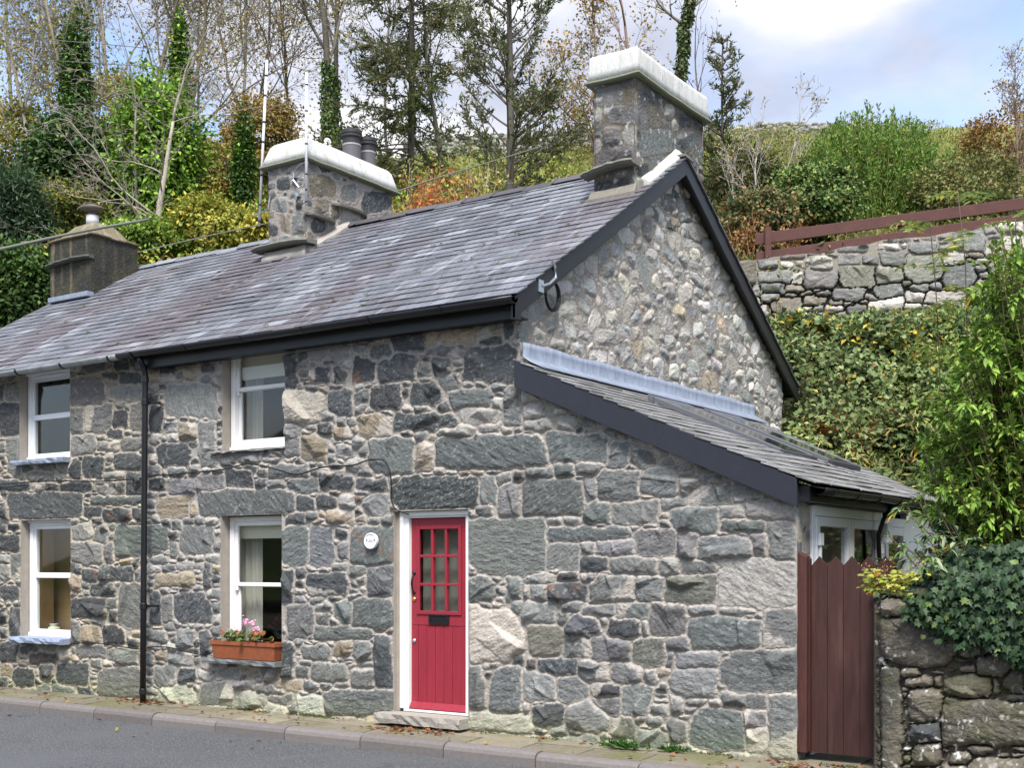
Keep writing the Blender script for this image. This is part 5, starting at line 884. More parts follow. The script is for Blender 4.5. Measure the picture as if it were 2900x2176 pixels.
q = onY(763, 600, AY0); mb = MB(); w0 = onY(735, 607, AY0 - 0.02); mb.tube([w0 - (0.12, 0, 0), w0, onY(760, 590, AY0 - 0.03), onY(765, 555, AY0 - 0.03)], 0.012, 6, (0.5, 0.52, 0.55)); build('bracket', mb, M['steel'], t)
t, a, b = aerial(868, 205, 867, 578, lambda u, v: onY(u, v, AY0 - 0.10), 'pale banded aerial pole in front of the middle chimney, with hexagonal clamp', (0.01, 0.1, 0.22, 0.45, 0.7, 0.9))
mb = MB(); K = [onY(600 + x / kA, 300 + y / kA, AY0 - 0.06) for x, y in ((1000, 580), (920, 605), (850, 690), (850, 775), (910, 850), (985, 835))]; mb.tube(K + K[:1], 0.011, 4, (0.45, 0.5, 0.55)); K2 = [onY(600 + x / kA, 300 + y / kA, AY0 - 0.07) for x, y in ((985, 690), (930, 620), (905, 660))]; mb.box(K[2][0] - 0.06, K[2][0] + 0.04, AY0 - 0.07, AY0 + 0.0, K[2][2] - 0.08, K[2][2] - 0.07); mb.box(*[float(x) for x in (onY(845, 552, AY0)[0], onY(850, 552, AY0)[0] + 0.02, AY0 - 0.06, AY0, onY(845, 560, AY0)[2], onY(845, 550, AY0)[2])]); build('bracket', mb, M['steel'], t)
# ------------------------------------------------------------------ cables
def cable(pts, r, lab, m_='cable', n=6, sub=6, loc=None):
    p = np.array(pts, float); t = np.arange(len(p)); tt = np.linspace(0, len(p) - 1, (len(p) - 1) * sub + 1); i = np.clip(tt.astype(int), 0, len(p) - 2); f_ = (tt - i)[:, None]; m0 = np.gradient(p, axis=0)
    h = f_; q = (2 * h**3 - 3 * h**2 + 1) * p[i] + (h**3 - 2 * h**2 + h) * m0[i] + (-2 * h**3 + 3 * h**2) * p[i + 1] + (h**3 - h**2) * m0[i + 1]; mb = MB(); mb.tube(q, r, n); o = build('cable', mb, M[m_], smooth=True); tag(o, lab, 'cable'); place(o, p[0]); return o
w4 = [onY(x / 2.212, 750 + y / 2.212, -0.055) for x, y in ((-300, 1390), (0, 1376), (200, 1362), (400, 1356), (600, 1358), (760, 1350), (905, 1335), (945, 1325), (1150, 1310), (1400, 1283), (1500, 1258), (1570, 1250), (1700, 1275), (1830, 1312), (1900, 1308), (2000, 1275), (2100, 1262), (2212, 1257))]
w5 = [onY(1000 + x / 2.212, 750 + y / 2.212, -0.055) for x, y in ((80, 1230), (150, 1220), (200, 1235), (228, 1290), (240, 1380), (238, 1460), (265, 1530), (320, 1565))]; w5[-1][1] = 0.02
cable(w4 + w5, 0.008, 'thin black cable looping across both fronts above the lower windows to the door')
cable([onY(x / 2.212, 1426 + y / 2.212, -0.05) for x, y in ((435, 885), (530, 876), (620, 880), (760, 900), (880, 915), (960, 900), (1060, 905), (1160, 930), (1280, 950), (1350, 922))], 0.007, 'thin black cable low on the wall between the lower windows')
p = onX(1567, 835, 0.09); rng = np.random.RandomState(6); C_ = []
for k in range(5 * 20):
    a = k / 20 * 2 * math.pi; j = 1 + 0.08 * math.sin(k * 0.21); C_.append((0.075 + 0.012 * math.sin(k * 0.37), p[1] + 0.125 * j * math.sin(a) + 0.012 * math.sin(k * 0.09), p[2] + 0.15 * j * math.cos(a)))
o = cable(C_, 0.007, 'coil of black cable hanging from a bracket under the gable verge', sub=1)
o['category'] = 'cable coil'; o.name = 'cable_coil'
mb = MB(); b_ = [onX(1000 + x / 2.212, 750 + y / 2.212, 0.15) for x, y in ((1185, 135), (1230, 120), (1270, 80), (1265, 20), (1245, -40))]; mb.tube(b_, 0.016, 8); mb.box(0.136, 0.15, b_[0][1] - 0.06, b_[0][1] + 0.03, b_[0][2] - 0.06, b_[0][2] + 0.06); o = build('cable_bracket', mb, M['steel'], smooth=False); tag(o, 'galvanised hook bracket above the cable coil', 'bracket'); place(o, b_[0])
cable([at(-40, 715, 9.0), at(210, 660, 9.6), at(420, 622, 10.2), at(700, 560, 11), at(1500, 330, 14)][:3], 0.013, 'thick sagging overhead cable passing in front of the far left chimney', 'wire')
cable([at(390, 715, 18), at(560, 675, 18.5), at(760, 632, 18.2)], 0.009, 'thin wire from far left chimney to middle chimney', 'wire')
cable([onX(1115, 545, AX1), at(1250, 500, 19), at(1450, 440, 21), at(1530, 415, 22)], 0.011, 'thin wire running right from the middle chimney past the conifers', 'wire')
cable([at(-20, 100, 18), at(300, 125, 19), at(560, 150, 20)], 0.006, 'upper fine pale overhead wire among the bare trees, left', 'wire'); cable([at(90, 168, 18), at(300, 180, 19), at(800, 210, 21)], 0.006, 'lower fine pale overhead wire among the bare trees, left', 'wire')
# fallen leaves and weeds
rng = np.random.RandomState(12); n = 330; xx = np.concatenate([rng.uniform(-8.5, 3.6, 130), rng.normal(-5.3, 0.25, 60), rng.normal(-1.0, 0.25, 70), rng.normal(3.1, 0.25, 70)]); yy = np.concatenate([rng.uniform(-0.6, -0.03, 130), rng.normal(-0.16, 0.06, 60), rng.normal(-0.3, 0.07, 70), rng.normal(-0.3, 0.12, 70)]); yy = np.clip(yy, -0.6, -0.06); zz = PZ(yy) + 0.012
xr = rng.uniform(-8, 3, 22); yr_ = rng.uniform(-1.5, -0.76, 22); xx = np.r_[xx, xr]; yy = np.r_[yy, yr_]; zz = np.r_[zz, np.full(22, ROADZ + 0.008)]; n = len(xx); a = rng.uniform(0, 6.28, n)
P = np.column_stack([xx, yy, zz]); D_ = np.column_stack([np.cos(a), np.sin(a), rng.normal(0.1, 0.2, n)]); c = np.array([((0.25, 0.10, 0.045), (0.16, 0.065, 0.035), (0.33, 0.16, 0.06), (0.4, 0.3, 0.06))[rng.choice(4, p=(.4, .35, .2, .05))] for _ in range(n)]); mb = MB(); leaf_quads(mb, P, D_, np.tile((0, 0, 1.0), (n, 1)) + rng.normal(0, 0.3, (n, 3)), rng.uniform(0.03, 0.085, n), rng.uniform(0.025, 0.055, n), c, 0.3); tag(build('leaf_litter', mb, M['leaf']), 'brown fallen leaves scattered on pavement and road', 'leaf litter', kind='stuff')
for u, v, s, lab in ((1000 + 1700 / 2.212, 1426 + 1530 / 2.212, 1.0, 'small green weed at the wall foot, the bushier one'), (1000 + 2010 / 2.212, 1426 + 1550 / 2.212, 0.7, 'low green weed at the wall foot nearer the gate')):
    p = onZ(u, v, -0.12); rng = np.random.RandomState(int(u)); n = int(190 * s); P = p + np.column_stack([rng.normal(0, 0.09 * s, n), -abs(rng.normal(0, 0.035, n)), np.zeros(n)]); D_ = np.column_stack([rng.normal(0, 0.7, n), rng.normal(-0.3, 0.5, n), rng.uniform(0.3, 1, n)]); mb = MB(); leaf_quads(mb, P, D_, rng.normal(0, 1, (n, 3)), rng.uniform(0.03, 0.13 * s, n), rng.uniform(0.012, 0.03, n), np.array((0.06, 0.14, 0.03)) * rng.uniform(0.6, 1.5, (n, 1))); o = build('weed', mb, M['leaf']); tag(o, lab, 'weed', 'weeds at the foot of the wall'); place(o, p)
mb = MB(); n = 2600; rng = np.random.RandomState(3); x = rng.uniform(-6, 3.4, n); P = np.column_stack([x, -0.02 - abs(rng.normal(0, 0.035, n)), np.zeros(n)]); k = vn(x / 0.35, x * 0, 3) > 0.5; P = P[k]; n = len(P); P[:, 2] = PZ(P[:, 1]); leaf_quads(mb, P, np.column_stack([rng.normal(0, .6, n), rng.normal(-0.2, .4, n), rng.uniform(.2, 1, n)]), rng.normal(0, 1, (n, 3)), rng.uniform(0.01, 0.03, n), rng.uniform(0.005, 0.015, n), np.array((0.09, 0.12, 0.02)) * rng.uniform(0.5, 1.5, (n, 1))); tag(build('moss', mb, M['leaf']), 'green moss along the foot of the cottage wall', 'moss', kind='stuff')
# ------------------------------------------------------------------ vegetation
def pal(rng, n, cols, w=None, j=0.3):
    c = np.array(cols, float); i = rng.choice(len(c), n, p=None if w is None else np.array(w) / sum(w)); return c[i] * rng.uniform(1 - j, 1 + j, (n, 1)) * np.array((1.28, 1.26, 1.1))
def grow(rng, p, d, L, r, lv, P, out, tips):
    ns = P['seg'][min(lv, len(P['seg']) - 1)]; pts = [np.array(p)]; d = np.array(d, float); d /= np.linalg.norm(d); dirs = [d]
    for k in range(ns):
        d = d + rng.normal(0, P['wob'][min(lv, len(P['wob']) - 1)], 3) + UP * P['trop'][min(lv, len(P['trop']) - 1)]; d /= np.linalg.norm(d); pts.append(pts[-1] + d * L / ns); dirs.append(d)
    pts = np.array(pts); e = 0.35 if lv < P['lv'] else 0.3; rr = r * (1 - (1 - e) * np.linspace(0, 1, ns + 1)); out.append((pts, rr, lv))
    if lv >= P['lv']: tips.append((pts[ns // 2:], dirs[-1])); return
    n = P['n'][lv]; ts = np.sort(rng.uniform(P['start'][lv], 1.0, n))
    for t in ts:
        i = min(int(t * ns), ns - 1); f = t * ns - i; b = pts[i] * (1 - f) + pts[i + 1] * f; dd = dirs[i + 1]; a = rng.uniform(*P['ang'][lv]); ax = np.cross(dd, rng.normal(0, 1, 3)); ax /= np.linalg.norm(ax)
        nd = dd * math.cos(a) + ax * math.sin(a); grow(rng, b, nd, L * P['ratio'][lv] * rng.uniform(0.6, 1.1) * (1 - P.get('conic', 0.3) * (t if lv == 0 else 0)), max(rr[i] * P['rr'][lv], 0.004), lv + 1, P, out, tips)
    grow(rng, pts[-1], dirs[-1], L * P['ratio'][lv] * 0.8, rr[-1] * 0.95, lv + 1, P, out, tips)
def tree(name, base, lab, cat, P, H, r, seed, lean=(0, 0), bark=(0.2, 0.18, 0.15), leafn=0, leafc=None, leafw=None, leafL=(0.05, 0.1), group=None, spread=0.08, ivy=None, minr=0.0045):
    rng = np.random.RandomState(seed); out, tips = [], []; t = thing(name, base, lab, cat, group); grow(rng, np.array(base) - (0, 0, 0.2), (lean[0], lean[1], 1), H, r, 0, P, out, tips); mt, mbr = MB(), MB()
    for pts, rr, lv in out:
        c = np.array(bark) * rng.uniform(0.8, 1.2); (mt if lv == 0 else mbr).tube(pts, np.maximum(rr, minr), 8 if lv == 0 else 5 if lv == 1 else 3, c, cap=lv < 2)
    build('trunk', mt, M['bark'], t, smooth=True)
    if mbr.n: build('branches', mbr, M['bark'], t, smooth=True)
    if leafn:
        k = rng.randint(0, len(tips), leafn); f = rng.rand(leafn); tp = np.array([tips[i][0][min(int(g * len(tips[i][0])), len(tips[i][0]) - 1)] for i, g in zip(k, f)]); p = tp + rng.normal(0, spread, (leafn, 3)); d = rng.normal(0, 1, (leafn, 3)) - (0, 0, 0.4)
        mb = MB(); leaf_quads(mb, p, d, rng.normal(0, 1, (leafn, 3)), rng.uniform(*leafL, leafn), rng.uniform(*leafL, leafn) * 0.65, pal(rng, leafn, leafc, leafw)); build('crown', mb, M['leaf'], t)
    if ivy:   # (start frac, end frac, radius, count, colours)
        tr = out[0][0]; a, b, rad, n, cols = ivy; s = rng.uniform(a, b, n) * (len(tr) - 1); i = np.clip(s.astype(int), 0, len(tr) - 2); f = (s - i)[:, None]; ctr = tr[i] * (1 - f) + tr[i + 1] * f; th = rng.uniform(0, 6.28, n); rad_ = rad * (0.55 + 0.75 * vn(s * 1.7, th * 0.8, seed)) * rng.uniform(0.6, 1.1, n); o = np.column_stack([np.cos(th), np.sin(th), rng.normal(0, 0.3, n)])
        p = ctr + o * rad_[:, None]; mb = MB(); leaf_quads(mb, p, o * 0.4 + rng.normal(0, 0.5, (n, 3)) - (0, 0, 0.6), o, rng.uniform(0.06, 0.12, n), rng.uniform(0.05, 0.1, n), pal(rng, n, cols)); build('ivy', mb, M['ivy'], t)
    return t
BARE = dict(lv=4, seg=(12, 8, 6, 5, 4), wob=(0.07, 0.13, 0.18, 0.22, 0.25), trop=(0.03, 0.04, 0.03, 0.02, 0.02), n=(11, 7, 5, 4), start=(0.22, 0.15, 0.12, 0.1), ang=((0.5, 0.95), (0.5, 0.95), (0.4, 1.0), (0.4, 1.0)), ratio=(0.5, 0.5, 0.48, 0.5), rr=(0.55, 0.6, 0.6, 0.6))
UPR = dict(BARE, ang=((0.25, 0.55), (0.35, 0.7), (0.35, 0.8), (0.4, 0.9)), trop=(0.03, 0.08, 0.06, 0.03, 0.02), ratio=(0.55, 0.5, 0.45, 0.5))
SPR = dict(BARE, lv=3, n=(12, 7, 5), start=(0.2, 0.15, 0.1), ang=((0.9, 1.35), (0.5, 1.0), (0.4, 0.9)), trop=(0.02, 0.01, 0.0, 0.0), ratio=(0.62, 0.5, 0.5), wob=(0.05, 0.12, 0.16, 0.2), conic=0.45)
def size(px, d): return px / F * d
OLIVE = [(0.26, 0.23, 0.065), (0.33, 0.29, 0.08), (0.22, 0.165, 0.065), (0.16, 0.19, 0.045)]; BROWN = [(0.26, 0.17, 0.06), (0.2, 0.15, 0.05), (0.29, 0.21, 0.065), (0.17, 0.16, 0.05)]; GREY = (0.33, 0.295, 0.25); DK = (0.10, 0.09, 0.075)
GREEN = [(0.10, 0.19, 0.028), (0.15, 0.26, 0.035), (0.21, 0.32, 0.05), (0.065, 0.13, 0.022)]; HOLLY = [(0.025, 0.058, 0.018), (0.04, 0.08, 0.024), (0.06, 0.11, 0.03)]; YEL = [(0.29, 0.28, 0.05), (0.21, 0.24, 0.05), (0.15, 0.19, 0.04), (0.35, 0.31, 0.06)]
gN = 'bare autumn trees on the wooded slope'
for i, (u, d, H, r, P, lean, nl, cols, bark, lab) in enumerate([
    (40, 33, 9.5, 0.045, BARE, (0.05, 0), 2046, OLIVE, GREY, 'grey twiggy tree nearest the left edge of the wood'),
    (165, 35, 11, 0.048, UPR, (0.0, 0), 7092, [(0.25, 0.22, 0.05), (0.2, 0.18, 0.06), (0.14, 0.14, 0.04)], GREY, 'tree still holding pale yellow-olive leaves high in the left wood'),
    (290, 37, 11, 0.048, UPR, (-0.04, 0), 3546, OLIVE, (0.25, 0.215, 0.175), 'thin olive-leaved tree behind the ivy-clad spire'),
    (440, 35, 10.5, 0.046, BARE, (0.03, 0), 5728, OLIVE + YEL[1:3] + BROWN[:1], (0.27, 0.23, 0.19), 'olive-leaved twiggy tree behind the pale forked trunk'),
    (545, 38, 11, 0.048, UPR, (0.0, 0), 3546, BROWN, (0.25, 0.215, 0.175), 'tall twiggy tree with brown leaves left of the twin bare stems'),
    (655, 34, 11.5, 0.055, UPR, (0.02, 0), 250, BROWN, (0.31, 0.275, 0.23), 'bare tall tree with upright limbs just left of the aerial poles'),
    (600, 36, 11, 0.045, UPR, (0.0, 0), 200, BROWN, (0.31, 0.275, 0.23), 'slender bare tree with upright limbs further left of the aerial poles'),
    (100, 30, 8, 0.06, BARE, (0.08, 0), 4910, OLIVE, GREY, 'olive-leaved twiggy tree in front of the tall yellow-olive one'),
    (235, 31, 8.5, 0.06, BARE, (-0.05, 0), 4910, OLIVE, (0.28, 0.245, 0.205), 'many-twigged grey tree above the large holly'),
    (375, 32, 9.5, 0.065, BARE, (0.04, 0), 5728, BROWN[:2] + OLIVE, (0.28, 0.245, 0.205), 'dense twiggy brown-olive tree crown directly above the broad ivy-clad tree'),
    (500, 33, 9.5, 0.065, BARE, (0.06, 0), 4910, BROWN, (0.28, 0.245, 0.205), 'brown twiggy tree over the narrow ivy spire'),
    (10, 36, 11, 0.07, UPR, (0.0, 0), 4364, OLIVE, GREY, 'tall upright bare tree at the very left edge of the photo'),
    (335, 34, 11, 0.07, UPR, (0.02, 0), 3546, BROWN, GREY, 'upright bare tree between the two ivy spires'),
    (700, 33, 7, 0.055, BARE, (0.1, 0), 2182, BROWN, DK, 'low spreading brown-twigged tree beyond the aerial poles'),
    (850, 35, 9.5, 0.045, UPR, (-0.14, 0), 150, BROWN, DK, 'dark bare tree leaning left behind the middle chimney')]):
    tree('bare_tree', gpt(u, d), lab, 'tree', P, H, r, 200 + i, lean, bark, nl, cols, None, (0.06, 0.12), gN, 0.2, minr=0.0036)
# pale forked tree in front of the wood
PF = dict(BARE, n=(13, 5, 4, 3), start=(0.08, 0.12, 0.1, 0.1), ang=((0.95, 1.5), (0.4, 0.9), (0.4, 1.0), (0.4, 1.0)), ratio=(0.85, 0.42, 0.45, 0.5), rr=(0.32, 0.5, 0.55, 0.6), trop=(0.01, 0.015, 0.01, 0.0, 0.0), conic=0.25, wob=(0.04, 0.15, 0.2, 0.24, 0.25))
tree('bare_tree', gpt(428, 24.5), 'pale grey-barked bare tree with straight trunk and wide branches above the far left chimney', 'tree', PF, 3.3, 0.085, 231, (0.04, 0.02), (0.30, 0.265, 0.22), 120, OLIVE, None, (0.05, 0.09), gN, 0.1, minr=0.003)
tree('bare_tree', gpt(402, 25.3), 'thinner grey stem standing close beside the pale bare tree', 'tree', dict(PF, n=(5, 4, 3, 3)), 3.3, 0.05, 233, (-0.05, 0), (0.24, 0.21, 0.18), 100, OLIVE, None, (0.05, 0.09), gN, 0.1)
def shrub(name, lab, cat, ctr, rad, n, cols, seed, w=None, L=(0.06, 0.12), wr=0.6, clus=70, tight=0.22, up=0.0, m='leaf', group=None, base=None, stems=7, droop=0.3, shell=0.55):
    """a leafy mass: leaf clusters spread through an uneven ellipsoid, on a few stems"""
    rng = np.random.RandomState(seed); ctr = np.array(ctr, float); rad = np.array(rad, float); b = np.array((ctr[0], ctr[1], ctr[2] - rad[2])) if base is None else np.array(base, float); t = thing(name, b, lab, cat, group)
    v = rng.normal(0, 1, (clus, 3)); v /= np.linalg.norm(v, axis=1)[:, None]; k = rng.rand(clus, 1) ** (1 / 3) * (1 - shell) + shell * rng.uniform(0.75, 1.08, (clus, 1)); C_ = v * k; bright = rng.uniform(0.6, 1.4, clus); pick = rng.randint(0, clus, n); sc_ = tight * rng.uniform(0.5, 1.4, (clus, 1))
    off = rng.normal(0, 1, (n, 3)) * sc_[pick]; P = ctr + (C_[pick] + off) * rad; g = gz(P[:, 0], P[:, 1]); P[:, 2] = np.maximum(P[:, 2], g + 0.02 + 0.1 * rng.rand(n)); o = C_[pick] + off; o /= np.linalg.norm(o, axis=1)[:, None] + 1e-6
    d = o * 0.7 + rng.normal(0, 0.6, (n, 3)) + np.array((0, 0, up - droop)); mb = MB(); Lr = rng.uniform(*L, n); leaf_quads(mb, P, d, o + UP * 0.8 + rng.normal(0, 0.45, (n, 3)), Lr, Lr * wr, pal(rng, n, cols, w) * bright[pick][:, None]); build('crown', mb, M[m], t)
    mb = MB()
    for i in range(stems):
        e = ctr + C_[rng.randint(clus)] * rad * 0.8; mid = (b + e) / 2 + rng.normal(0, 0.08, 3) * rad; mb.tube([b + rng.normal(0, 0.05, 3) - (0, 0, 0.15), mid, e], [0.03, 0.02, 0.008], 5, (0.10, 0.085, 0.06))
    build('trunk', mb, M['bark'], t, smooth=True); return t
def sh(u, v, ru, rv, d, **k): return dict(ctr=at(u, v, d), rad=(size(ru, d), size(ru, d) * 0.9, size(rv, d)), **k)
gI = 'leafy masses in the left wood'
shrub('holly_tree', 'large dark holly in the left wood, left of the pale forked trunk', 'tree', **sh(205, 480, 140, 125, 26.6, n=17100, cols=HOLLY, seed=301, L=(0.08, 0.15), clus=110, m='ivy'), group=gI)
shrub('ivy_clad_tree', 'broad bright green ivy-clad tree behind the pale forked trunk', 'tree', **sh(440, 470, 125, 205, 26.2, n=24000, cols=GREEN, seed=302, w=(3, 3, 1, 2), L=(0.08, 0.15), clus=120, m='ivy'), group=gI)
shrub('ivy_clad_tree', 'narrow ivy spire rising above the broad green ivy-clad tree', 'tree', **sh(508, 210, 18, 120, 29, n=4180, cols=GREEN[:3] + HOLLY, seed=303, L=(0.08, 0.14), clus=50, tight=0.4, m='ivy'), group=gI)
shrub('ivy_clad_tree', 'dark ivy spire in the left wood above the large holly', 'tree', **sh(215, 235, 30, 130, 30, n=4940, cols=HOLLY + GREEN[:1], seed=304, L=(0.08, 0.14), clus=50, tight=0.4, m='ivy'), group=gI)
shrub('ivy_clad_tree', 'dark ivy-wrapped trunk left of the aerial poles', 'tree', **sh(690, 510, 22, 115, 26, n=4940, cols=HOLLY + GREEN[:1], seed=305, L=(0.07, 0.12), clus=50, tight=0.4, m='ivy'), group=gI)
shrub('conifer', 'bluish dark conifer at the left edge, left of the far chimney', 'tree', **sh(45, 620, 85, 130, 24, n=13300, cols=[(0.025, 0.052, 0.03), (0.035, 0.068, 0.036), (0.06, 0.095, 0.05)], seed=306, L=(0.08, 0.2), wr=0.25, clus=90), group=gI)
shrub('evergreen_shrub', 'dark green laurel mass beside the far left gable, below the conifer', 'shrub', **sh(40, 850, 120, 130, 21.5, n=15200, cols=[(0.03, 0.065, 0.018), (0.05, 0.10, 0.022), (0.09, 0.14, 0.03)], seed=307, w=(4, 3, 1), L=(0.07, 0.13), clus=100, m='ivy'), group=gI)
shrub('evergreen_shrub', 'green shrub directly behind the far left chimney', 'shrub', **sh(180, 610, 130, 75, 25.5, n=9500, cols=[(0.12, 0.14, 0.03), (0.06, 0.10, 0.02), (0.2, 0.18, 0.04)], seed=308, L=(0.06, 0.11), clus=80), group=gI)
shrub('autumn_shrub', 'yellow-green bush between the far left and middle chimneys', 'shrub', **sh(610, 640, 110, 60, 23.5, n=11400, cols=YEL, seed=309, L=(0.06, 0.11), clus=80), group=gI)
shrub('autumn_shrub', 'bright yellow leaf spray just left of the middle chimney', 'shrub', **sh(735, 650, 45, 32, 22, n=1710, cols=YEL[:1] + YEL[3:], seed=310, L=(0.08, 0.14), clus=25), group=gI)
shrub('evergreen_shrub', 'mixed green undergrowth bush at the foot of the pale forked tree', 'shrub', **sh(430, 680, 110, 50, 23.5, n=9500, cols=GREEN + YEL[2:3], seed=311, L=(0.06, 0.11), clus=70), group=gI)
shrub('autumn_tree', 'rust-brown leaved thorn tree left of the middle chimney', 'tree', **sh(745, 390, 110, 100, 31, n=9880, cols=BROWN, seed=312, L=(0.07, 0.12), clus=110, tight=0.2), group=gI)
shrub('autumn_tree', 'olive-brown tree in the middle of the left wood, beyond the holly', 'tree', **sh(330, 330, 170, 100, 33, n=9880, cols=OLIVE, seed=313, L=(0.07, 0.12), clus=120, tight=0.2), group=gI)
shrub('autumn_tree', 'olive tree at the left edge of the wood above the conifer', 'tree', **sh(50, 420, 120, 120, 31, n=9880, cols=OLIVE, seed=314, L=(0.07, 0.12), clus=120, tight=0.2), group=gI)
shrub('autumn_tree', 'brown-green thorn bush right of the broad green ivy-clad tree', 'tree', **sh(600, 500, 90, 90, 29, n=7980, cols=BROWN[:2] + OLIVE, seed=315, L=(0.07, 0.12), clus=90, tight=0.2), group=gI)
# twin ivy stems and the spruces
tree('ivy_clad_tree', gpt(930, 30), 'ivy-hung stem behind the middle chimney, thicker of the pair', 'tree', dict(UPR, n=(8, 5, 4, 2), start=(0.45, 0.2, 0.1, 0.1)), 8.5, 0.12, 321, (0.02, 0), DK, 900, GREEN[:1] + OLIVE, None, (0.06, 0.12), ivy=(0.02, 0.5, 0.15, 1800, HOLLY + GREEN[3:] + OLIVE[3:]))
tree('ivy_clad_tree', gpt(968, 31.5), 'slimmer ivy-hung stem of the pair left of the dense spruce', 'tree', dict(UPR, n=(7, 4, 4, 2), start=(0.5, 0.2, 0.1, 0.1)), 8.5, 0.09, 322, (0.05, 0), DK, 500, GREEN[:1] + OLIVE, None, (0.06, 0.12), ivy=(0.05, 0.45, 0.11, 1000, HOLLY + OLIVE[3:]))
def spruce(base, lab, H, r, seed, nb, Lm, up, need, nd=60, start=0.06, cols=None, outer=0.35):
    rng = np.random.RandomState(seed); base = np.array(base); t = thing('spruce', base, lab, 'tree', 'spruces behind the ridge'); z = np.linspace(-0.3, H, 14); tr = base + np.column_stack([0.04 * np.sin(z * 0.8 + seed), 0.03 * np.cos(z * 0.7), z]); mt = MB(); mt.tube(tr, r * (1 - 0.72 * np.linspace(0, 1, 14)), 9, (0.10, 0.09, 0.075)); build('trunk', mt, M['bark'], t, smooth=True)
    mb, ml = MB(), MB(); NP, ND, NC = [], [], []
    for i in range(nb):
        f = start + (1 - start) * (i + rng.rand()) / nb; zc = f * H; a = rng.uniform(0, 6.283); L = Lm * (1.05 - 0.72 * f) * rng.uniform(0.6, 1.1); d = np.array((math.cos(a), math.sin(a), up + rng.normal(0, 0.15))); p = base + (0, 0, zc); pts = [p]; d = d / np.linalg.norm(d)
        for k in range(6): d = d + rng.normal(0, 0.09, 3) + UP * (0.035 if up > 0.3 else (-0.06 if k < 3 else 0.08)); d /= np.linalg.norm(d); pts.append(pts[-1] + d * L / 6)
        pts = np.array(pts); mb.tube(pts, np.linspace(0.022, 0.006, 7), 4, (0.13, 0.115, 0.095), cap=False)
        for k in range(int(11 * L / 1.5) + 3):
            s = rng.uniform(outer, 1.0) * 5.99; j = int(s); b = pts[j] + (pts[j + 1] - pts[j]) * (s - j); dd = pts[j + 1] - pts[j]; dd = dd / np.linalg.norm(dd); td = dd * 0.8 + rng.normal(0, 0.55, 3) + UP * (0.15 if up > 0.3 else -0.05); td /= np.linalg.norm(td); tl = rng.uniform(0.18, 0.5) * min(1, L / 1.2); e = b + td * tl; mb.tube([b, (b + e) / 2 + rng.normal(0, 0.015, 3), e], [0.007, 0.005, 0.003], 3, (0.13, 0.11, 0.09), cap=False)
            n = int(need * tl * rng.uniform(0.4, 1.5)); q = rng.rand(n, 1); NP.append(b + (e - b) * q + rng.normal(0, 0.012, (n, 3))); ND.append(td * 0.7 + rng.normal(0, 0.55, (n, 3)) + UP * 0.15); NC.append(pal(rng, n, cols or [(0.045, 0.07, 0.022), (0.06, 0.09, 0.03), (0.085, 0.105, 0.038), (0.13, 0.11, 0.05)]) * rng.uniform(0.75, 1.25))
    NP, ND, NC = np.vstack(NP), np.vstack(ND), np.vstack(NC); n = len(NP); leaf_quads(ml, NP, ND, rng.normal(0, 1, (n, 3)), rng.uniform(0.07, 0.15, n), rng.uniform(0.022, 0.042, n), NC); build('branches', mb, M['bark'], t, smooth=True); build('crown', ml, M['leaf'], t)
spruce(gpt(1165, 29), 'denser dark spruce, left one of the two tall spruces above the ridge', 8.8, 0.10, 331, 150, 2.5, -0.02, 50, outer=0.25)
spruce(gpt(1443, 25.5), 'sparse spruce with upswept thin branches, right one of the two above the ridge', 7.6, 0.10, 332, 120, 2.1, 0.75, 32, outer=0.4)
tree('bare_tree', gpt(1090, 31), 'thin bare stem between the ivy-hung stems and the dense spruce', 'tree', dict(UPR, n=(7, 4, 3, 2)), 6.5, 0.05, 341, (0.02, 0), GREY, 300, GREEN[:2], None, (0.06, 0.1), gN)
tree('bare_tree', gpt(1265, 30), 'slim grey-green stem between the two tall spruces', 'tree', dict(BARE, n=(9, 5, 4, 2)), 6.2, 0.075, 342, (-0.03, 0), (0.2, 0.19, 0.13), 900, OLIVE, None, (0.05, 0.1), gN)
tree('autumn_tree', gpt(1690, 30), 'small tree with golden autumn leaves left of the gable end chimney', 'tree', dict(BARE, n=(10, 6, 4, 3), start=(0.15, 0.2, 0.15, 0.1)), 4.6, 0.07, 343, (-0.12, 0), (0.15, 0.12, 0.09), 3200, [(0.36, 0.22, 0.04), (0.28, 0.19, 0.05), (0.2, 0.17, 0.06)], None, (0.06, 0.11), None, 0.13)
tree('ivy_clad_tree', at(1905, 330, 25), 'leaning forked tree wrapped in ivy, rising behind the gable end chimney', 'tree', dict(UPR, n=(8, 4, 3, 2), start=(0.42, 0.2, 0.1, 0.1), ang=((0.4, 0.8), (0.4, 0.8), (0.4, 0.9), (0.4, 0.9))), 3.6, 0.10, 344, (0.24, 0.02), (0.2, 0.175, 0.13), 260, BROWN, None, (0.05, 0.09), None, 0.15, ivy=(0.0, 0.75, 0.10, 1700, [(0.07, 0.10, 0.045), (0.10, 0.125, 0.06), (0.05, 0.075, 0.03)]))
tree('bare_tree', at(1800, 380, 26), 'bare sapling with two long stems just left of the gable end chimney top', 'tree', dict(UPR, n=(4, 3, 2, 2), start=(0.3, 0.2, 0.1, 0.1)), 3.9, 0.05, 345, (-0.16, 0), (0.2, 0.13, 0.10), 120, BROWN, None, (0.04, 0.08), gN, 0.15)
tree('bare_tree', at(1985, 430, 25), 'thin bare shoot right of the gable end chimney cap', 'tree', dict(UPR, lv=2, n=(5, 3), start=(0.3, 0.2)), 2.6, 0.03, 346, (0.1, 0), (0.16, 0.12, 0.10), 60, BROWN, None, (0.04, 0.08), gN, 0.12)
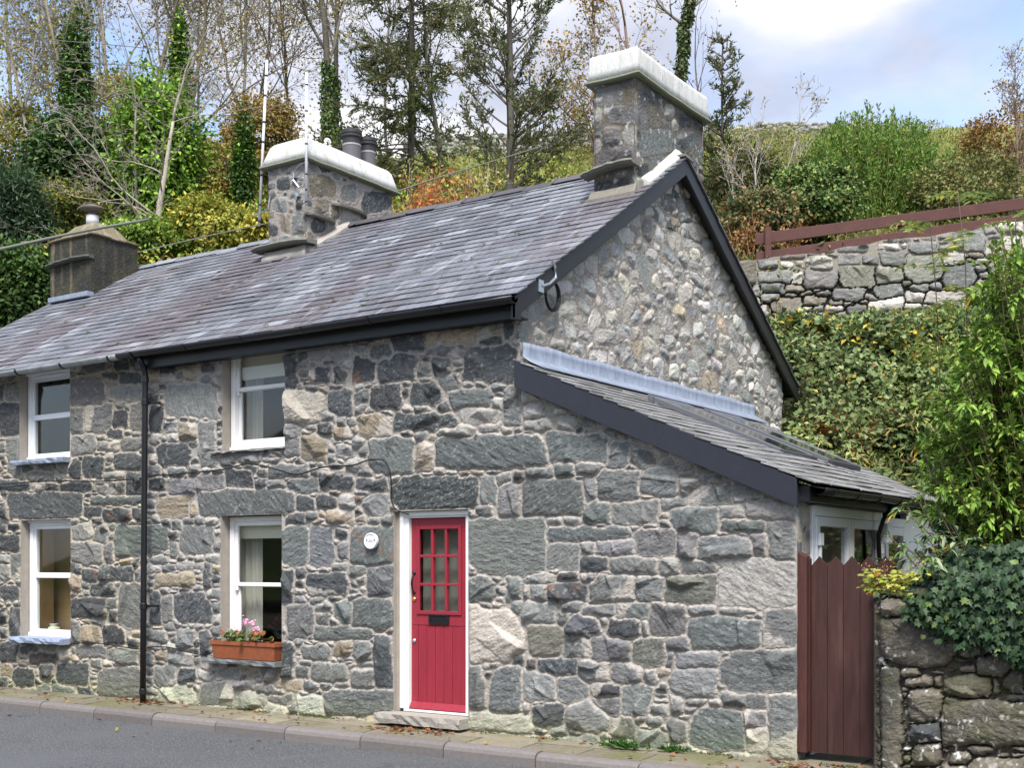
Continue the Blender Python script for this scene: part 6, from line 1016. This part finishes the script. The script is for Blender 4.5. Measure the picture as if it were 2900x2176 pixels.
# saplings and bracken behind the ridge
def stems(name, lab, cat, u0, u1, d, n, H, seed, col, leafn, leafc, L=(0.05, 0.1), r=0.012):
    rng = np.random.RandomState(seed); b0 = gpt((u0 + u1) / 2, d); t = thing(name, b0, lab, cat); mb, ml = MB(), MB(); tips = []
    for i in range(n):
        b = gpt(rng.uniform(u0, u1), d + rng.uniform(-1, 1)); h = H * rng.uniform(0.5, 1.1); k = np.linspace(0, 1, 6)[:, None]; p = b + np.array((rng.normal(0, 0.12) * h, rng.normal(0, 0.1) * h, h)) * k + rng.normal(0, 0.03, (6, 3)) - (0, 0, 0.1); mb.tube(p, np.linspace(r, r * 0.35, 6), 4, np.array(col) * rng.uniform(0.7, 1.2), cap=False); tips.append(p)
        for _ in range(4):
            j = rng.randint(2, 5); e = p[j] + rng.normal(0, 1, 3) * (0.2, 0.2, 0.1) * h * 0.6 + (0, 0, 0.12 * h); mb.tube([p[j], (p[j] + e) / 2, e], [r * 0.5, r * 0.4, r * 0.25], 3, np.array(col), cap=False); tips.append(np.array([p[j], e]))
    build('stem', mb, M['bark'], t, smooth=True)
    if leafn:
        k = rng.randint(0, len(tips), leafn); f = rng.rand(leafn); q = np.array([tips[a][-1] * g + tips[a][0] * (1 - g) for a, g in zip(k, 0.25 + 0.75 * f)]) + rng.normal(0, 0.09, (leafn, 3)); leaf_quads(ml, q, rng.normal(0, 1, (leafn, 3)), rng.normal(0, 1, (leafn, 3)), rng.uniform(*L, leafn), rng.uniform(*L, leafn) * 0.6, pal(rng, leafn, leafc)); build('foliage', ml, M['leaf'], t)
stems('sapling_thicket', 'thicket of pale dry stems with yellowing leaves above the roof ridge', 'thicket', 1130, 1400, 23, 60, 2.0, 351, (0.34, 0.28, 0.2), 3200, YEL + OLIVE)
stems('bracken', 'rust-orange dead bracken among the dry stems above the ridge', 'bracken', 1180, 1330, 22.5, 26, 1.9, 352, (0.25, 0.12, 0.06), 2600, [(0.36, 0.14, 0.045), (0.28, 0.11, 0.04), (0.42, 0.2, 0.07)], (0.05, 0.12))
stems('bracken', 'low orange bracken at the ridge line below the sparse spruce', 'bracken', 1380, 1640, 22, 30, 0.9, 353, (0.25, 0.12, 0.06), 1500, [(0.33, 0.14, 0.045), (0.28, 0.13, 0.05), (0.2, 0.2, 0.05)], (0.05, 0.11))
stems('bracken', 'orange bracken fronds right of the gable peak', 'bracken', 2080, 2260, 22.0, 34, 1.1, 354, (0.25, 0.12, 0.06), 1500, [(0.27, 0.14, 0.06), (0.22, 0.13, 0.06), (0.33, 0.22, 0.11)], (0.05, 0.12))
# right hillside
spruce(gpt(2050, 27), 'stunted conifer with a bare spire right of the gable end chimney', 3.9, 0.05, 361, 60, 0.95, 0.45, 60, outer=0.2, start=0.02)
shrub('conifer', 'dark low juniper bush behind the gable peak, right side', 'shrub', **sh(2110, 500, 95, 60, 25, n=6000, cols=[(0.03, 0.055, 0.02), (0.06, 0.075, 0.03), (0.12, 0.10, 0.05)], seed=371, L=(0.06, 0.14), wr=0.3, clus=90))
for i, (u, H, lab) in enumerate(((2165, 1.75, 'thin birch sapling right of the stunted conifer'), (2195, 2.0, 'taller white-stemmed birch sapling left of the round bush'), (2085, 1.4, 'crooked pale sapling in front of the juniper bush'))):
    tree('birch_sapling', gpt(u, 23.5 + 0.3 * i), lab, 'tree', dict(UPR, lv=3, n=(7, 4, 3), start=(0.3, 0.2, 0.1)), H, 0.028, 375 + i, (0.05 * (i - 1), 0), (0.38, 0.35, 0.31), 120, BROWN, None, (0.04, 0.07), 'bare saplings on the right hillside', 0.08)
shrub('ivy_bush', 'round dark ivy bush behind the left end of the rail fence', 'shrub', **sh(2305, 565, 125, 90, 22.6, n=15000, cols=[(0.06, 0.11, 0.035), (0.09, 0.15, 0.045), (0.16, 0.21, 0.065), (0.3, 0.31, 0.10)], seed=381, w=(4, 4, 3, 1.5), L=(0.05, 0.09), wr=0.85, clus=160, tight=0.13, m='ivy', shell=0.8))
shrub('scrub', 'tangled bramble scrub sloping left of the round ivy bush', 'scrub', **sh(2150, 610, 100, 60, 21.8, n=5000, cols=[(0.05, 0.085, 0.03), (0.09, 0.12, 0.06), (0.2, 0.13, 0.06)], seed=382, L=(0.05, 0.1), clus=80))
def whips(lab, u0, u1, d, n, H, seed):
    rng = np.random.RandomState(seed); b0 = gpt((u0 + u1) / 2, d); t = thing('willow_bush', b0, lab, 'shrub'); mb, ml = MB(), MB(); P, D_ = [], []
    um = (u0 + u1) / 2
    for i in range(n):
        u = rng.uniform(u0, u1); b = gpt(um + (u - um) * 0.75, d + rng.uniform(-1, 1)); h = H * (1 - 0.5 * ((u - um) / (u1 - u0) * 2) ** 2) * rng.uniform(0.55, 1.08); k = np.linspace(0, 1, 7)[:, None]; fan = RT * (u - um) / F * d * 0.55 + RT * rng.normal(0, 0.12); p = b + fan * k ** 1.3 + FW * rng.normal(0, 0.15) * k + UP * h * k; mb.tube(p, np.linspace(0.012, 0.004, 7), 4, (0.14, 0.13, 0.05), cap=False)
        m = int(rng.uniform(60, 120)); s = rng.uniform(0.03, 1, m) * 5.99; j = s.astype(int); f = (s - j)[:, None]; q = p[j] * (1 - f) + p[j + 1] * f; P.append(q + rng.normal(0, 0.02, (m, 3))); D_.append(rng.normal(0, 0.55, (m, 3)) + UP * 0.8)
    P, D_ = np.vstack(P), np.vstack(D_); n = len(P); ml_ = MB(); hh = ss(P[:, 2], b0[2] + 0.3, b0[2] + 1.8)[:, None]; c = pal(rng, n, [(0.07, 0.14, 0.022), (0.095, 0.185, 0.03), (0.13, 0.22, 0.04), (0.2, 0.22, 0.045)], (4, 4, 2, 1)); leaf_quads(ml_, P, D_, rng.normal(0, 1, (n, 3)), rng.uniform(0.07, 0.14, n), rng.uniform(0.025, 0.045, n), c); build('foliage', ml_, M['leaf'], t); build('stem', mb, M['bark'], t)
whips('tall bright green willow bush with upright shoots behind the rail fence', 2290, 2650, 25, 460, 2.1, 391)
shrub('scrub', 'olive scrub behind the right end of the rail fence', 'scrub', **sh(2740, 545, 150, 90, 23.5, n=9000, cols=[(0.10, 0.13, 0.04), (0.15, 0.17, 0.06), (0.2, 0.16, 0.07), (0.08, 0.10, 0.035)], seed=392, L=(0.05, 0.1), clus=150, tight=0.16))
shrub('autumn_shrub', 'brown-leaved thorn bush at the right edge of the hilltop', 'shrub', **sh(2850, 400, 120, 75, 27, n=5200, cols=[(0.19, 0.105, 0.035), (0.15, 0.10, 0.04), (0.24, 0.15, 0.05)], seed=393, L=(0.05, 0.1), clus=120, tight=0.16))
tree('bare_tree', gpt(2870, 24), 'twiggy brown bush stems at the right edge above the fence', 'shrub', dict(UPR, n=(9, 6, 4, 2), start=(0.05, 0.1, 0.1, 0.1)), 2.5, 0.04, 394, (-0.1, 0), (0.2, 0.14, 0.11), 600, BROWN, None, (0.04, 0.08), None, 0.1)
# ------------------------------------------------------------------ ground cover
def cover(name, lab, n, seed, dr, lr, cols, w, L, m='leaf', hgt=0.25, patch=(1.5, 0.45), wr=0.6, upn=0.5, keepf=None, lsc=0.45):
    rng = np.random.RandomState(seed); d = rng.uniform(*dr, n); l = rng.uniform(*lr, n); P = CAM + FW * d[:, None] + RT * l[:, None]
    if keepf is not None: P = P[keepf(P, d, l)]
    k = fbm(P[:, 0] / patch[0], P[:, 1] / patch[0], seed, 4); P = P[k > patch[1]]; n = len(P); e = 0.05; z = gz(P[:, 0], P[:, 1]); nx = (gz(P[:, 0] - e, P[:, 1]) - z) / e; ny = (gz(P[:, 0], P[:, 1] - e) - z) / e; N_ = np.column_stack([nx, ny, np.ones(n)]); N_ /= np.linalg.norm(N_, axis=1)[:, None]
    lump = hgt * (0.2 + 1.5 * vn(P[:, 0] / lsc, P[:, 1] / lsc + z * 0.9 / lsc, seed + 2)); P[:, 2] = z; lump = lump * (np.clip((WALLD((P - CAM) @ RT) - (P - CAM) @ FW) / 1.4, 0.25, 1) if name in ('bramble', 'bank_grass') else 1); P = P + N_ * (lump * rng.rand(n) ** 0.5)[:, None]; Lr = rng.uniform(*L, n); tone = (0.45 + 1.1 * fbm(P[:, 0] / 0.8, P[:, 1] / 0.8 + z * 1.3, seed + 3, 3))[:, None]
    mb = MB(); leaf_quads(mb, P, rng.normal(0, 0.7, (n, 3)) + N_ * 0.25 - UP * 0.35, N_ + UP * upn + rng.normal(0, 0.4, (n, 3)), Lr, Lr * wr, pal(rng, n, cols, w) * tone); tag(build(name, mb, M[m]), lab, name.replace('_', ' '), kind='stuff')
cover('undergrowth', 'olive and brown undergrowth covering the wooded slope', 70000, 401, (20.5, 37), (-17, 1.5), OLIVE + GREEN[:3] + BROWN[:1] + YEL[:3], None, (0.07, 0.15), hgt=0.7, patch=(2.2, 0.3))
cover('hill_grass', 'rough grass and bracken on the open hillside', 80000, 402, (20.6, 46), (1.5, 15), [(0.12, 0.15, 0.035), (0.17, 0.19, 0.05), (0.2, 0.15, 0.06), (0.08, 0.11, 0.03)], None, (0.06, 0.16), hgt=0.3, patch=(2, 0.33), wr=0.3)
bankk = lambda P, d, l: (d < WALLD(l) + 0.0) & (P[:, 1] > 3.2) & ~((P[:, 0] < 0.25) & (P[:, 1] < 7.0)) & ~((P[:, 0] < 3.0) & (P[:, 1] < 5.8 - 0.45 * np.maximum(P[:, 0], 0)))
BK = dict(dr=(12.5, 21.4), lr=(1.5, 11.5))
cover('bramble', 'bramble and ivy leaves blanketing the steep bank behind the cottage', 88000, 403, **BK, cols=[(0.085, 0.13, 0.045), (0.13, 0.175, 0.065), (0.18, 0.22, 0.11), (0.055, 0.085, 0.03), (0.36, 0.27, 0.05), (0.2, 0.13, 0.06)], w=(5, 5, 4, 3, 0.2, 0.5), L=(0.05, 0.12), m='ivy', hgt=0.85, lsc=1.0, patch=(0.9, 0.34), wr=0.8, keepf=lambda P, d, l: bankk(P, d, l) & (np.random.RandomState(1).rand(len(d)) < 0.12 + 0.88 * ss(d + 2.5 * (fbm(P[:, 0] / 1.2, P[:, 1] / 1.2, 5, 3) - 0.5), 15.4, 17.6)))  # brambles thinned low down, where the dark ivy stands for shade
cover('bank_grass', 'yellowing grasses and herbs in patches on the bank', 16000, 406, (15.5, 21), (2.5, 9.2), [(0.2, 0.22, 0.06), (0.28, 0.25, 0.09), (0.14, 0.2, 0.05), (0.26, 0.17, 0.07)], None, (0.08, 0.2), hgt=0.9, lsc=1.0, patch=(0.9, 0.52), wr=0.16, upn=0.0, keepf=bankk)
cover('ivy_ground_shade', 'fine ivy lower on the bank, its dark leaf colour standing for shade', 46000, 404, (12.5, 19), (1.5, 9.2), [(0.03, 0.055, 0.02), (0.05, 0.08, 0.028), (0.08, 0.105, 0.045)], None, (0.03, 0.06), m='ivy', hgt=0.16, patch=(0.8, 0.35), wr=0.9, keepf=bankk)  # dark leaf colour put here for the shade on the lower bank
cover('dry_grass', 'dry straw grass at the top of the bank under the terrace wall', 7000, 405, (17.8, 21), (5.0, 9.2), [(0.3, 0.25, 0.12), (0.2, 0.2, 0.07), (0.12, 0.16, 0.04), (0.25, 0.17, 0.08)], None, (0.08, 0.2), hgt=0.22, patch=(0.8, 0.42), wr=0.09, upn=0.0, keepf=lambda P, d, l: bankk(P, d, l) & (d > WALLD(l) - 2.3))
# tangle of dead bramble stems on the bank
rng = np.random.RandomState(9); mb = MB(); k = 0
while k < 240:
    l = rng.uniform(2, 9); d = rng.uniform(15, 20); p = CAM + FW * d + RT * l; 
    if not bankk(p[None], np.array([d]), np.array([l]))[0]: continue
    k += 1; q = [p + UP * (float(gz(p[0], p[1])) - p[2])]; a = rng.uniform(-1, 1); L = rng.uniform(0.4, 1.3)
    for j in range(5): t = (j + 1) / 5; r_ = q[0] + RT * a * L * t - FW * (0.25 + 0.35 * t) * L * 0.5; r_[2] = float(gz(r_[0], r_[1])) + 0.22 + 0.3 * L * math.sin(t * 2.6) * 0.6; q.append(r_)
    mb.tube(np.array(q), np.linspace(0.009, 0.004, 6), 4, np.array([(0.2, 0.15, 0.1), (0.12, 0.05, 0.035), (0.34, 0.28, 0.18)][rng.randint(3)]) , cap=False)
tag(build('bramble_stems', mb, M['bark']), 'dead arching bramble stems tangled over the bank', 'bramble stems', kind='stuff')
def fern(p, n, L, cols, seed, lab, updir=(0, -0.35, 0.8), group=None):
    rng = np.random.RandomState(seed); t = thing('fern', p, lab, 'fern', group)
    for i in range(n):
        mb, ms = MB(), MB(); a = rng.uniform(0, 6.28); d = np.array((math.cos(a), math.sin(a), 0)) * 0.8 + np.array(updir) * rng.uniform(0.5, 1.2); d /= np.linalg.norm(d); l = L * rng.uniform(0.6, 1.1); s = np.linspace(0, 1, 22); crv = np.array(p) + rng.normal(0, 0.08, 3) + d * l * s[:, None] - UP * (0.55 * l * s ** 2.2)[:, None]; ms.tube(crv[::3], 0.004, 3, cols[0], cap=False); tg = np.gradient(crv, axis=0); sdv = np.cross(tg, UP); sdv /= np.linalg.norm(sdv, axis=1)[:, None] + 1e-9
        for sg in (-1, 1): wl = 0.26 * l * np.sin(math.pi * (0.15 + 0.85 * s)) + 0.01; leaf_quads(mb, crv, sdv * sg + tg * 4, np.cross(tg, sdv), wl, wl * 0.13, pal(rng, 22, cols))
        fr = build('frond', mb, M['leaf'], t); build('stalk', ms, M['bark'], fr)
ASH0 = [(0.13, 0.2, 0.055), (0.2, 0.25, 0.09), (0.27, 0.27, 0.08), (0.09, 0.15, 0.04)]
BB = [(0.075, 0.12, 0.05), (0.11, 0.17, 0.07), (0.17, 0.22, 0.12), (0.05, 0.08, 0.03), (0.4, 0.3, 0.05)]
RUST = [(0.30, 0.13, 0.035), (0.22, 0.08, 0.025), (0.38, 0.2, 0.06)]
def on_bank(u, v):
    for d in np.linspace(12.5, 21.5, 240):
        p = at(u, v, d)
        if p[1] > 3 and p[2] < float(gz(p[0], p[1])) + 0.55: return p
    return at(u, v, 16)
for i, (u, v, n, L, c, lab) in enumerate([(2330, 1215, 16, 0.75, RUST, 'rust-brown dying fern on the bank just above the skylights'), (2440, 1265, 14, 0.7, RUST, 'rust-brown fern further right, low on the bank above the lean-to eaves'), (2400, 1180, 9, 0.6, [(0.14, 0.16, 0.04), (0.2, 0.18, 0.04)], 'yellow-green fern above the rust-brown ferns'), (2480, 1330, 9, 0.55, GREEN[:2], 'green fern at the foot of the bank behind the lean-to eaves'), (2690, 1010, 8, 0.6, [(0.10, 0.17, 0.05), (0.16, 0.19, 0.06)], 'pale green fern on the bank left of the tall shrub')]):
    fern(on_bank(u, v), n, L, c, 410 + i, lab, group='ferns on the bank')
for i, (u, v, ru, rv, cols, wr_, lab) in enumerate([(2270, 960, 75, 60, BB, 0.8, 'leafy bramble clump on the bank just right of the gable eaves'), (2470, 985, 95, 60, BB, 0.8, 'broad bramble clump in the middle of the bank below the terrace wall'), (2650, 1080, 95, 80, ASH0, 0.4, 'pale feathery-leaved clump on the bank beside the tall garden shrub'), (2570, 1270, 70, 60, BB[:2] + BB[3:4], 0.8, 'dark bramble clump low on the bank behind the lean-to eaves'), (2700, 930, 110, 45, ASH0 + BB[:2], 0.35, 'grassy herb clump high on the bank near the brown post')]):
    p = on_bank(u, v); dd = float((p - CAM) @ FW); shrub('bramble_bush', lab, 'bramble', p, (size(ru, dd), size(ru, dd) * 0.7, size(rv, dd)), 3200, cols, 460 + i, L=(0.07, 0.14), wr=wr_, clus=60, tight=0.25, stems=5, group='bramble clumps on the bank')
# ash saplings with compound leaves, upper right
def ash(lab, base, tip, seed, sprays, col):
    rng = np.random.RandomState(seed); t = thing('ash_sapling', base, lab, 'sapling', 'ash saplings on the bank'); k = np.linspace(0, 1, 8)[:, None]; st = base + (tip - base) * k + rng.normal(0, 0.02, (8, 3)); st[0] = base; mb, ml = MB(), MB(); mb.tube(st, np.linspace(0.014, 0.006, 8), 5, (0.10, 0.075, 0.06))
    for s in np.linspace(sprays[0], 0.99, 8):
        j = min(int(s * 7), 6); b = st[j] + (st[j + 1] - st[j]) * (s * 7 - j); 
        for _ in range(4):
            a = rng.uniform(0, 6.28); d = np.array((math.cos(a), math.sin(a), 0.35)); L = rng.uniform(0.28, 0.5); x = np.linspace(0, 1, 7)[:, None]; ra = b + d * L * x - UP * 0.12 * x ** 2; mb.tube(ra, 0.003, 3, (0.14, 0.15, 0.05), cap=False); sdv = np.cross(d, UP); sdv /= np.linalg.norm(sdv)
            for sg in (-1, 1): n = 6; leaf_quads(ml, ra[1:], np.tile(sdv * sg + d * 0.45 - UP * 0.35, (n, 1)), np.tile(UP, (n, 1)) + rng.normal(0, 0.3, (n, 3)), rng.uniform(0.10, 0.17, n), rng.uniform(0.04, 0.06, n), pal(rng, n, col))
            leaf_quads(ml, ra[-1:], d[None] - UP * 0.3, UP[None], np.array([0.11]), np.array([0.04]), pal(rng, 1, col))
    build('stem', mb, M['bark'], t, smooth=True); build('leaves', ml, M['leaf'], t)
ASH = [(0.17, 0.25, 0.08), (0.25, 0.31, 0.12), (0.34, 0.33, 0.09), (0.11, 0.18, 0.05)]
for i, (ub, vb, ut, vt, d, sp) in enumerate([(2705, 890, 2640, 615, 15.5, (0.35, 0.6, 0.78, 0.95)), (2808, 895, 2715, 535, 15.2, (0.3, 0.55, 0.7, 0.85, 0.97)), (2835, 895, 2885, 600, 14.8, (0.4, 0.65, 0.85, 0.98))]):
    g = at(ub, vb, d); tp = at(ut, vt, d - 0.3); base = g.copy(); base[2] = min(float(gz(g[0], g[1])), g[2]); ash(['leftmost ash sapling with pale compound leaves against the terrace wall', 'tallest ash sapling, its top leaves crossing the rail fence', 'ash sapling leaning right, nearest the right edge'][i], base, tp, 420 + i, sp, ASH)
# ------------------------------------------------------------------ foreground shrub and ivy
def lance(mb, p, d, nr, L, W, c, droop=0.25):
    d = d / np.linalg.norm(d, axis=1)[:, None]; s = np.cross(d, nr); s /= np.linalg.norm(s, axis=1)[:, None] + 1e-9; n2 = np.cross(s, d); L = L[:, None]; W = W[:, None]; dn = -UP * L * droop
    a = p + d * L * 0.33 + dn * 0.1 + n2 * W * 0.1; b = p + d * L * 0.68 + dn * 0.42 + n2 * W * 0.08; t = p + d * L + dn; k = len(p); v = np.stack([p, a + s * W * 0.5, b + s * W * 0.38, t, b - s * W * 0.38, a - s * W * 0.5, a - n2 * W * 0.12, b - n2 * W * 0.1], 1).reshape(-1, 3); o = np.arange(k)[:, None] * 8
    q = np.concatenate([o + np.array([[1, 2, 7, 6]]), o + np.array([[6, 7, 4, 5]])]); tt = np.concatenate([o + np.array([[0, 1, 6]]), o + np.array([[0, 6, 5]]), o + np.array([[2, 3, 7]]), o + np.array([[7, 3, 4]])]); mb.add(v, q, tt, np.repeat(c, 8, 0))
def buddleia(name, lab, base, arms, seed, per, L, cols, w, group=None, yel=0.0, drp=0.3, wrat=0.3):
    rng = np.random.RandomState(seed); t = thing(name, base, lab, 'shrub', group); mb, ml = MB(), MB(); P, D_, Nn, LL = [], [], [], []
    for tip in arms:
        tip = np.array(tip); mid = (np.array(base) + tip) / 2 + UP * 0.15 * np.linalg.norm(tip - base) * 0.6 + rng.normal(0, 0.08, 3); k = np.linspace(0, 1, 12)[:, None]; p = np.array(base) * (1 - k) ** 2 + 2 * mid * k * (1 - k) + tip * k ** 2; mb.tube(p, np.linspace(0.016, 0.004, 12), 5, (0.16, 0.125, 0.07), cap=False); tg = np.gradient(p, axis=0); tg /= np.linalg.norm(tg, axis=1)[:, None]
        subs = [(p, tg, 0.35)]
        for _ in range(5):
            j = rng.randint(4, 11); d = tg[j] * 0.7 + rng.normal(0, 0.55, 3); d /= np.linalg.norm(d); l = rng.uniform(0.2, 0.5); kk = np.linspace(0, 1, 8)[:, None]; s = p[j] + d * l * kk - UP * 0.08 * kk ** 2; mb.tube(s, np.linspace(0.005, 0.002, 8), 4, (0.15, 0.15, 0.07), cap=False); g_ = np.gradient(s, axis=0); g_ /= np.linalg.norm(g_, axis=1)[:, None]; subs.append((s, g_, 0.1))
        for s, g_, st in subs:
            m = per if len(s) > 8 else int(per * 0.6)
            for i in range(m):
                x = (st + (1 - st) * (i + rng.rand()) / m) * (len(s) - 1.001); j = int(x); b = s[j] + (s[j + 1] - s[j]) * (x - j); ph = (i % 2) * math.pi / 2 + rng.normal(0, 0.4); a = np.cross(g_[j], UP); a /= np.linalg.norm(a) + 1e-9; e = np.cross(a, g_[j])
                for sg in (-1, 1): dv = (a * math.cos(ph) + e * math.sin(ph)) * sg + g_[j] * 0.75 + rng.normal(0, 0.15, 3); P.append(b); D_.append(dv); Nn.append(UP + g_[j] * 0.3 + rng.normal(0, 0.25, 3)); LL.append(rng.uniform(*L))
            for _ in range(5): P.append(s[-1]); D_.append(g_[-1] + rng.normal(0, 0.35, 3)); Nn.append(UP + rng.normal(0, 0.2, 3)); LL.append(rng.uniform(*L) * 0.8)
    P, D_, Nn, LL = map(np.array, (P, D_, Nn, LL)); n = len(P); c = pal(rng, n, cols, w, 0.28); y = rng.rand(n) < yel; c[y] = np.array((0.5, 0.33, 0.03)) * rng.uniform(0.7, 1.1, (y.sum(), 1)); lance(ml, P, D_, Nn, LL, LL * wrat, c, drp); build('foliage', ml, M['ivy'], t); build('stem', mb, M['bark'], t, smooth=True)
b = np.array((4.55, 1.9, 0.0)); rng = np.random.RandomState(77); arms = []
for i in range(340):
    t = rng.rand(); v = 640 + 700 * t + rng.uniform(-40, 40); left = np.interp(v, [760, 900, 1000, 1150, 1300, 1380], [2800, 2745, 2695, 2650, 2635, 2680]); u = rng.uniform(left, 2985) if rng.rand() < 0.8 else left + rng.uniform(0, 40); arms.append(at(u, v + (60 if u < 2800 else 0), rng.uniform(9.6, 11.6)))
buddleia('garden_shrub', 'tall bright green shrub with pointed leaves filling the right edge above the ivy', b, arms, 431, 20, (0.055, 0.105), [(0.095, 0.175, 0.028), (0.13, 0.225, 0.036), (0.18, 0.275, 0.05), (0.06, 0.12, 0.024)], (3, 4, 4, 2), yel=0.012, wrat=0.42)
b = np.array((4.25, 1.2, 0.3)); arms = [at(u, v, d) for u, v, d in ((2520, 1520, 9.6), (2550, 1440, 9.7), (2600, 1420, 9.8), (2610, 1500, 9.7), (2660, 1455, 9.8), (2560, 1545, 9.5), (2700, 1490, 9.8), (2690, 1560, 9.6), (2740, 1430, 10), (2620, 1290, 10.2))]
buddleia('butterfly_bush', 'grey-green bush with long drooping leaves, some yellow, reaching across the white side wall', b, arms, 432, 6, (0.08, 0.14), [(0.09, 0.15, 0.06), (0.13, 0.18, 0.10), (0.17, 0.21, 0.15), (0.06, 0.12, 0.03)], (3, 3, 2, 2), yel=0.09, drp=0.5)
def ivyleaf(mb, p, d, nr, S, c):
    d = d / np.linalg.norm(d, axis=1)[:, None]; s = np.cross(d, nr); s /= np.linalg.norm(s, axis=1)[:, None] + 1e-9; n2 = np.cross(s, d); o = np.array([(0, 0.3), (0.16, -0.02), (0.5, 0.05), (0.36, 0.36), (0.52, 0.62), (0.2, 0.62), (0, 1.05), (-0.2, 0.62), (-0.52, 0.62), (-0.36, 0.36), (-0.5, 0.05), (-0.16, -0.02)]); k = len(p)
    v = (p[:, None] + s[:, None] * o[None, :, 0, None] * S[:, None, None] + d[:, None] * o[None, :, 1, None] * S[:, None, None] - n2[:, None] * (np.abs(o[None, :, 0, None]) * 0.25) * S[:, None, None]).reshape(-1, 3); m = 12; t = np.concatenate([np.arange(k)[:, None] * m + np.array([[0, j, j + 1 if j < 11 else 1]]) for j in range(1, 12)]); mb.add(v, None, t, np.repeat(c, m, 0))
def ivymass(lab, pts, n, seed, cols, S, w=None, group=None, base=(4.3, 0.2, 1.2), name='ivy', thick=0.12):
    rng = np.random.RandomState(seed); t = thing(name, base, lab, 'ivy', group); k = rng.randint(0, len(pts), n); P = np.array([p[0] for p in pts])[k] + rng.normal(0, 1, (n, 3)) * np.array([p[1] for p in pts])[k]; mb = MB(); D_ = np.column_stack([rng.normal(0, 0.4, n), np.full(n, -0.25), rng.uniform(-1.1, -0.3, n)]); N_ = np.column_stack([rng.normal(0, 0.45, n), np.full(n, -1.0), rng.uniform(0.1, 1.1, n)])
    ivyleaf(mb, P, D_, N_, rng.uniform(*S, n), pal(rng, n, cols, w, 0.35)); build('foliage', mb, M['ivy'], t); ms = MB()
    for i in range(26): a = P[rng.randint(n)]; b_ = a + (rng.normal(0, 0.2), 0.03, -0.15 + rng.normal(0, 0.12)); ms.tube([a, (a + b_) / 2 + rng.normal(0, 0.02, 3), b_], 0.004, 4, (0.12, 0.09, 0.05), cap=False)
    build('stem', ms, M['bark'], t)
IV = [(0.014, 0.034, 0.015), (0.021, 0.046, 0.02), (0.034, 0.064, 0.028), (0.08, 0.12, 0.035)]
pts = []
for u in np.arange(2500, 2980, 22):
    hi = np.interp(u, [2500, 2580, 2640, 2720, 2900, 2980], [1680, 1665, 1625, 1580, 1570, 1560]); lo = np.interp(u, [2500, 2560, 2640, 2700, 2800, 2850, 2900, 2980], [1690, 1705, 1770, 1800, 1800, 1850, 1880, 1900])
    for v in np.arange(hi, lo, 20): pts.append((onY(u, v, -0.10 + (0.18 if v < hi + 50 else 0.0)), (0.045, 0.05, 0.045)))
ivymass('dark glossy ivy draped over the brown rubble wall', pts, 5200, 441, IV, (0.035, 0.075), (4, 4, 2, 0.6))
pts = []
for u in np.arange(2720, 2990, 30):
    for v in np.arange(1500, 1600, 30): pts.append((at(u, v, 10.6), (0.09, 0.2, 0.06)))
ivymass('dark shaded ivy behind, between the shrub and the wall top', pts, 2600, 442, IV, (0.05, 0.08), (4, 4, 1, 0.4), base=(4.5, 0.9, 1.3))
pts = [(at(u, v, 9.2), (0.045, 0.06, 0.035)) for u, v in ((2490, 1640), (2510, 1655), (2530, 1640), (2550, 1650), (2570, 1635), (2550, 1630), (2475, 1660), (2545, 1665), (2470, 1625), (2480, 1640))]
rng = np.random.RandomState(5); t = thing('coral_bells', at(2530, 1660, 9.2), 'yellow-green leafy clump on the wall end, overhanging the gate', 'plant'); n = 230; P = np.array([p[0] for p in pts])[rng.randint(0, len(pts), n)] + rng.normal(0, 1, (n, 3)) * (0.05, 0.06, 0.028); mb = MB(); ivyleaf(mb, P, np.column_stack([rng.normal(0, 0.6, n), np.full(n, -0.7), rng.normal(-0.3, 0.3, n)]), np.column_stack([rng.normal(0, 0.3, n), np.full(n, -0.6), np.full(n, 0.9)]), rng.uniform(0.035, 0.06, n), pal(rng, n, [(0.28, 0.29, 0.05), (0.2, 0.25, 0.05), (0.32, 0.29, 0.08), (0.2, 0.10, 0.03)], (4, 3, 2, 0.7))); build('leaves', mb, M['leaf'], t); mb = MB(); ms = MB()
for u, v in ((2455, 1605), (2505, 1600), (2440, 1610)):
    a = at(2500, 1650, 9.2); e = at(u, v, 9.15); mb = MB(); ms.tube([a, (a + e) / 2, e], 0.003, 4, (0.2, 0.1, 0.05)); Q = e + rng.normal(0, 1, (30, 3)) * (0.02, 0.02, 0.03) + (e - a) * rng.uniform(-0.5, 0, (30, 1)); leaf_quads(mb, Q, rng.normal(0, 1, (30, 3)), rng.normal(0, 1, (30, 3)), np.full(30, 0.014), np.full(30, 0.01), pal(rng, 30, [(0.4, 0.2, 0.1), (0.42, 0.3, 0.12)])); build('flower', mb, M['leaf'], t)
build('stem', ms, M['leaf'], t)
# seed heads by the right edge
rng = np.random.RandomState(15); t = thing('hemp_agrimony', at(2870, 1100, 13.5), 'dry pinkish seed heads on brown stems at the right edge of the bank', 'plant'); mb, ms = MB(), MB()
for u, v in ((2830, 910), (2860, 940), (2845, 990), (2880, 1000), (2895, 930), (2870, 900), (2850, 960)):
    e = at(u, v, 13.5); ms.tube([at(2870, 1130, 13.5), at((u + 2870) / 2, (v + 1100) / 2, 13.5), e], 0.006, 4, (0.14, 0.06, 0.04)); Q = e + rng.normal(0, 1, (60, 3)) * (0.07, 0.06, 0.04); leaf_quads(mb, Q, rng.normal(0, 1, (60, 3)), rng.normal(0, 1, (60, 3)), np.full(60, 0.035), np.full(60, 0.03), pal(rng, 60, [(0.33, 0.22, 0.18), (0.26, 0.16, 0.13)]))
build('seed_head', mb, M['leaf'], t); build('stem', ms, M['bark'], t)
# ------------------------------------------------------------------ tidy
for o in bpy.data.objects:
    if '_w' in o: del o['_w']
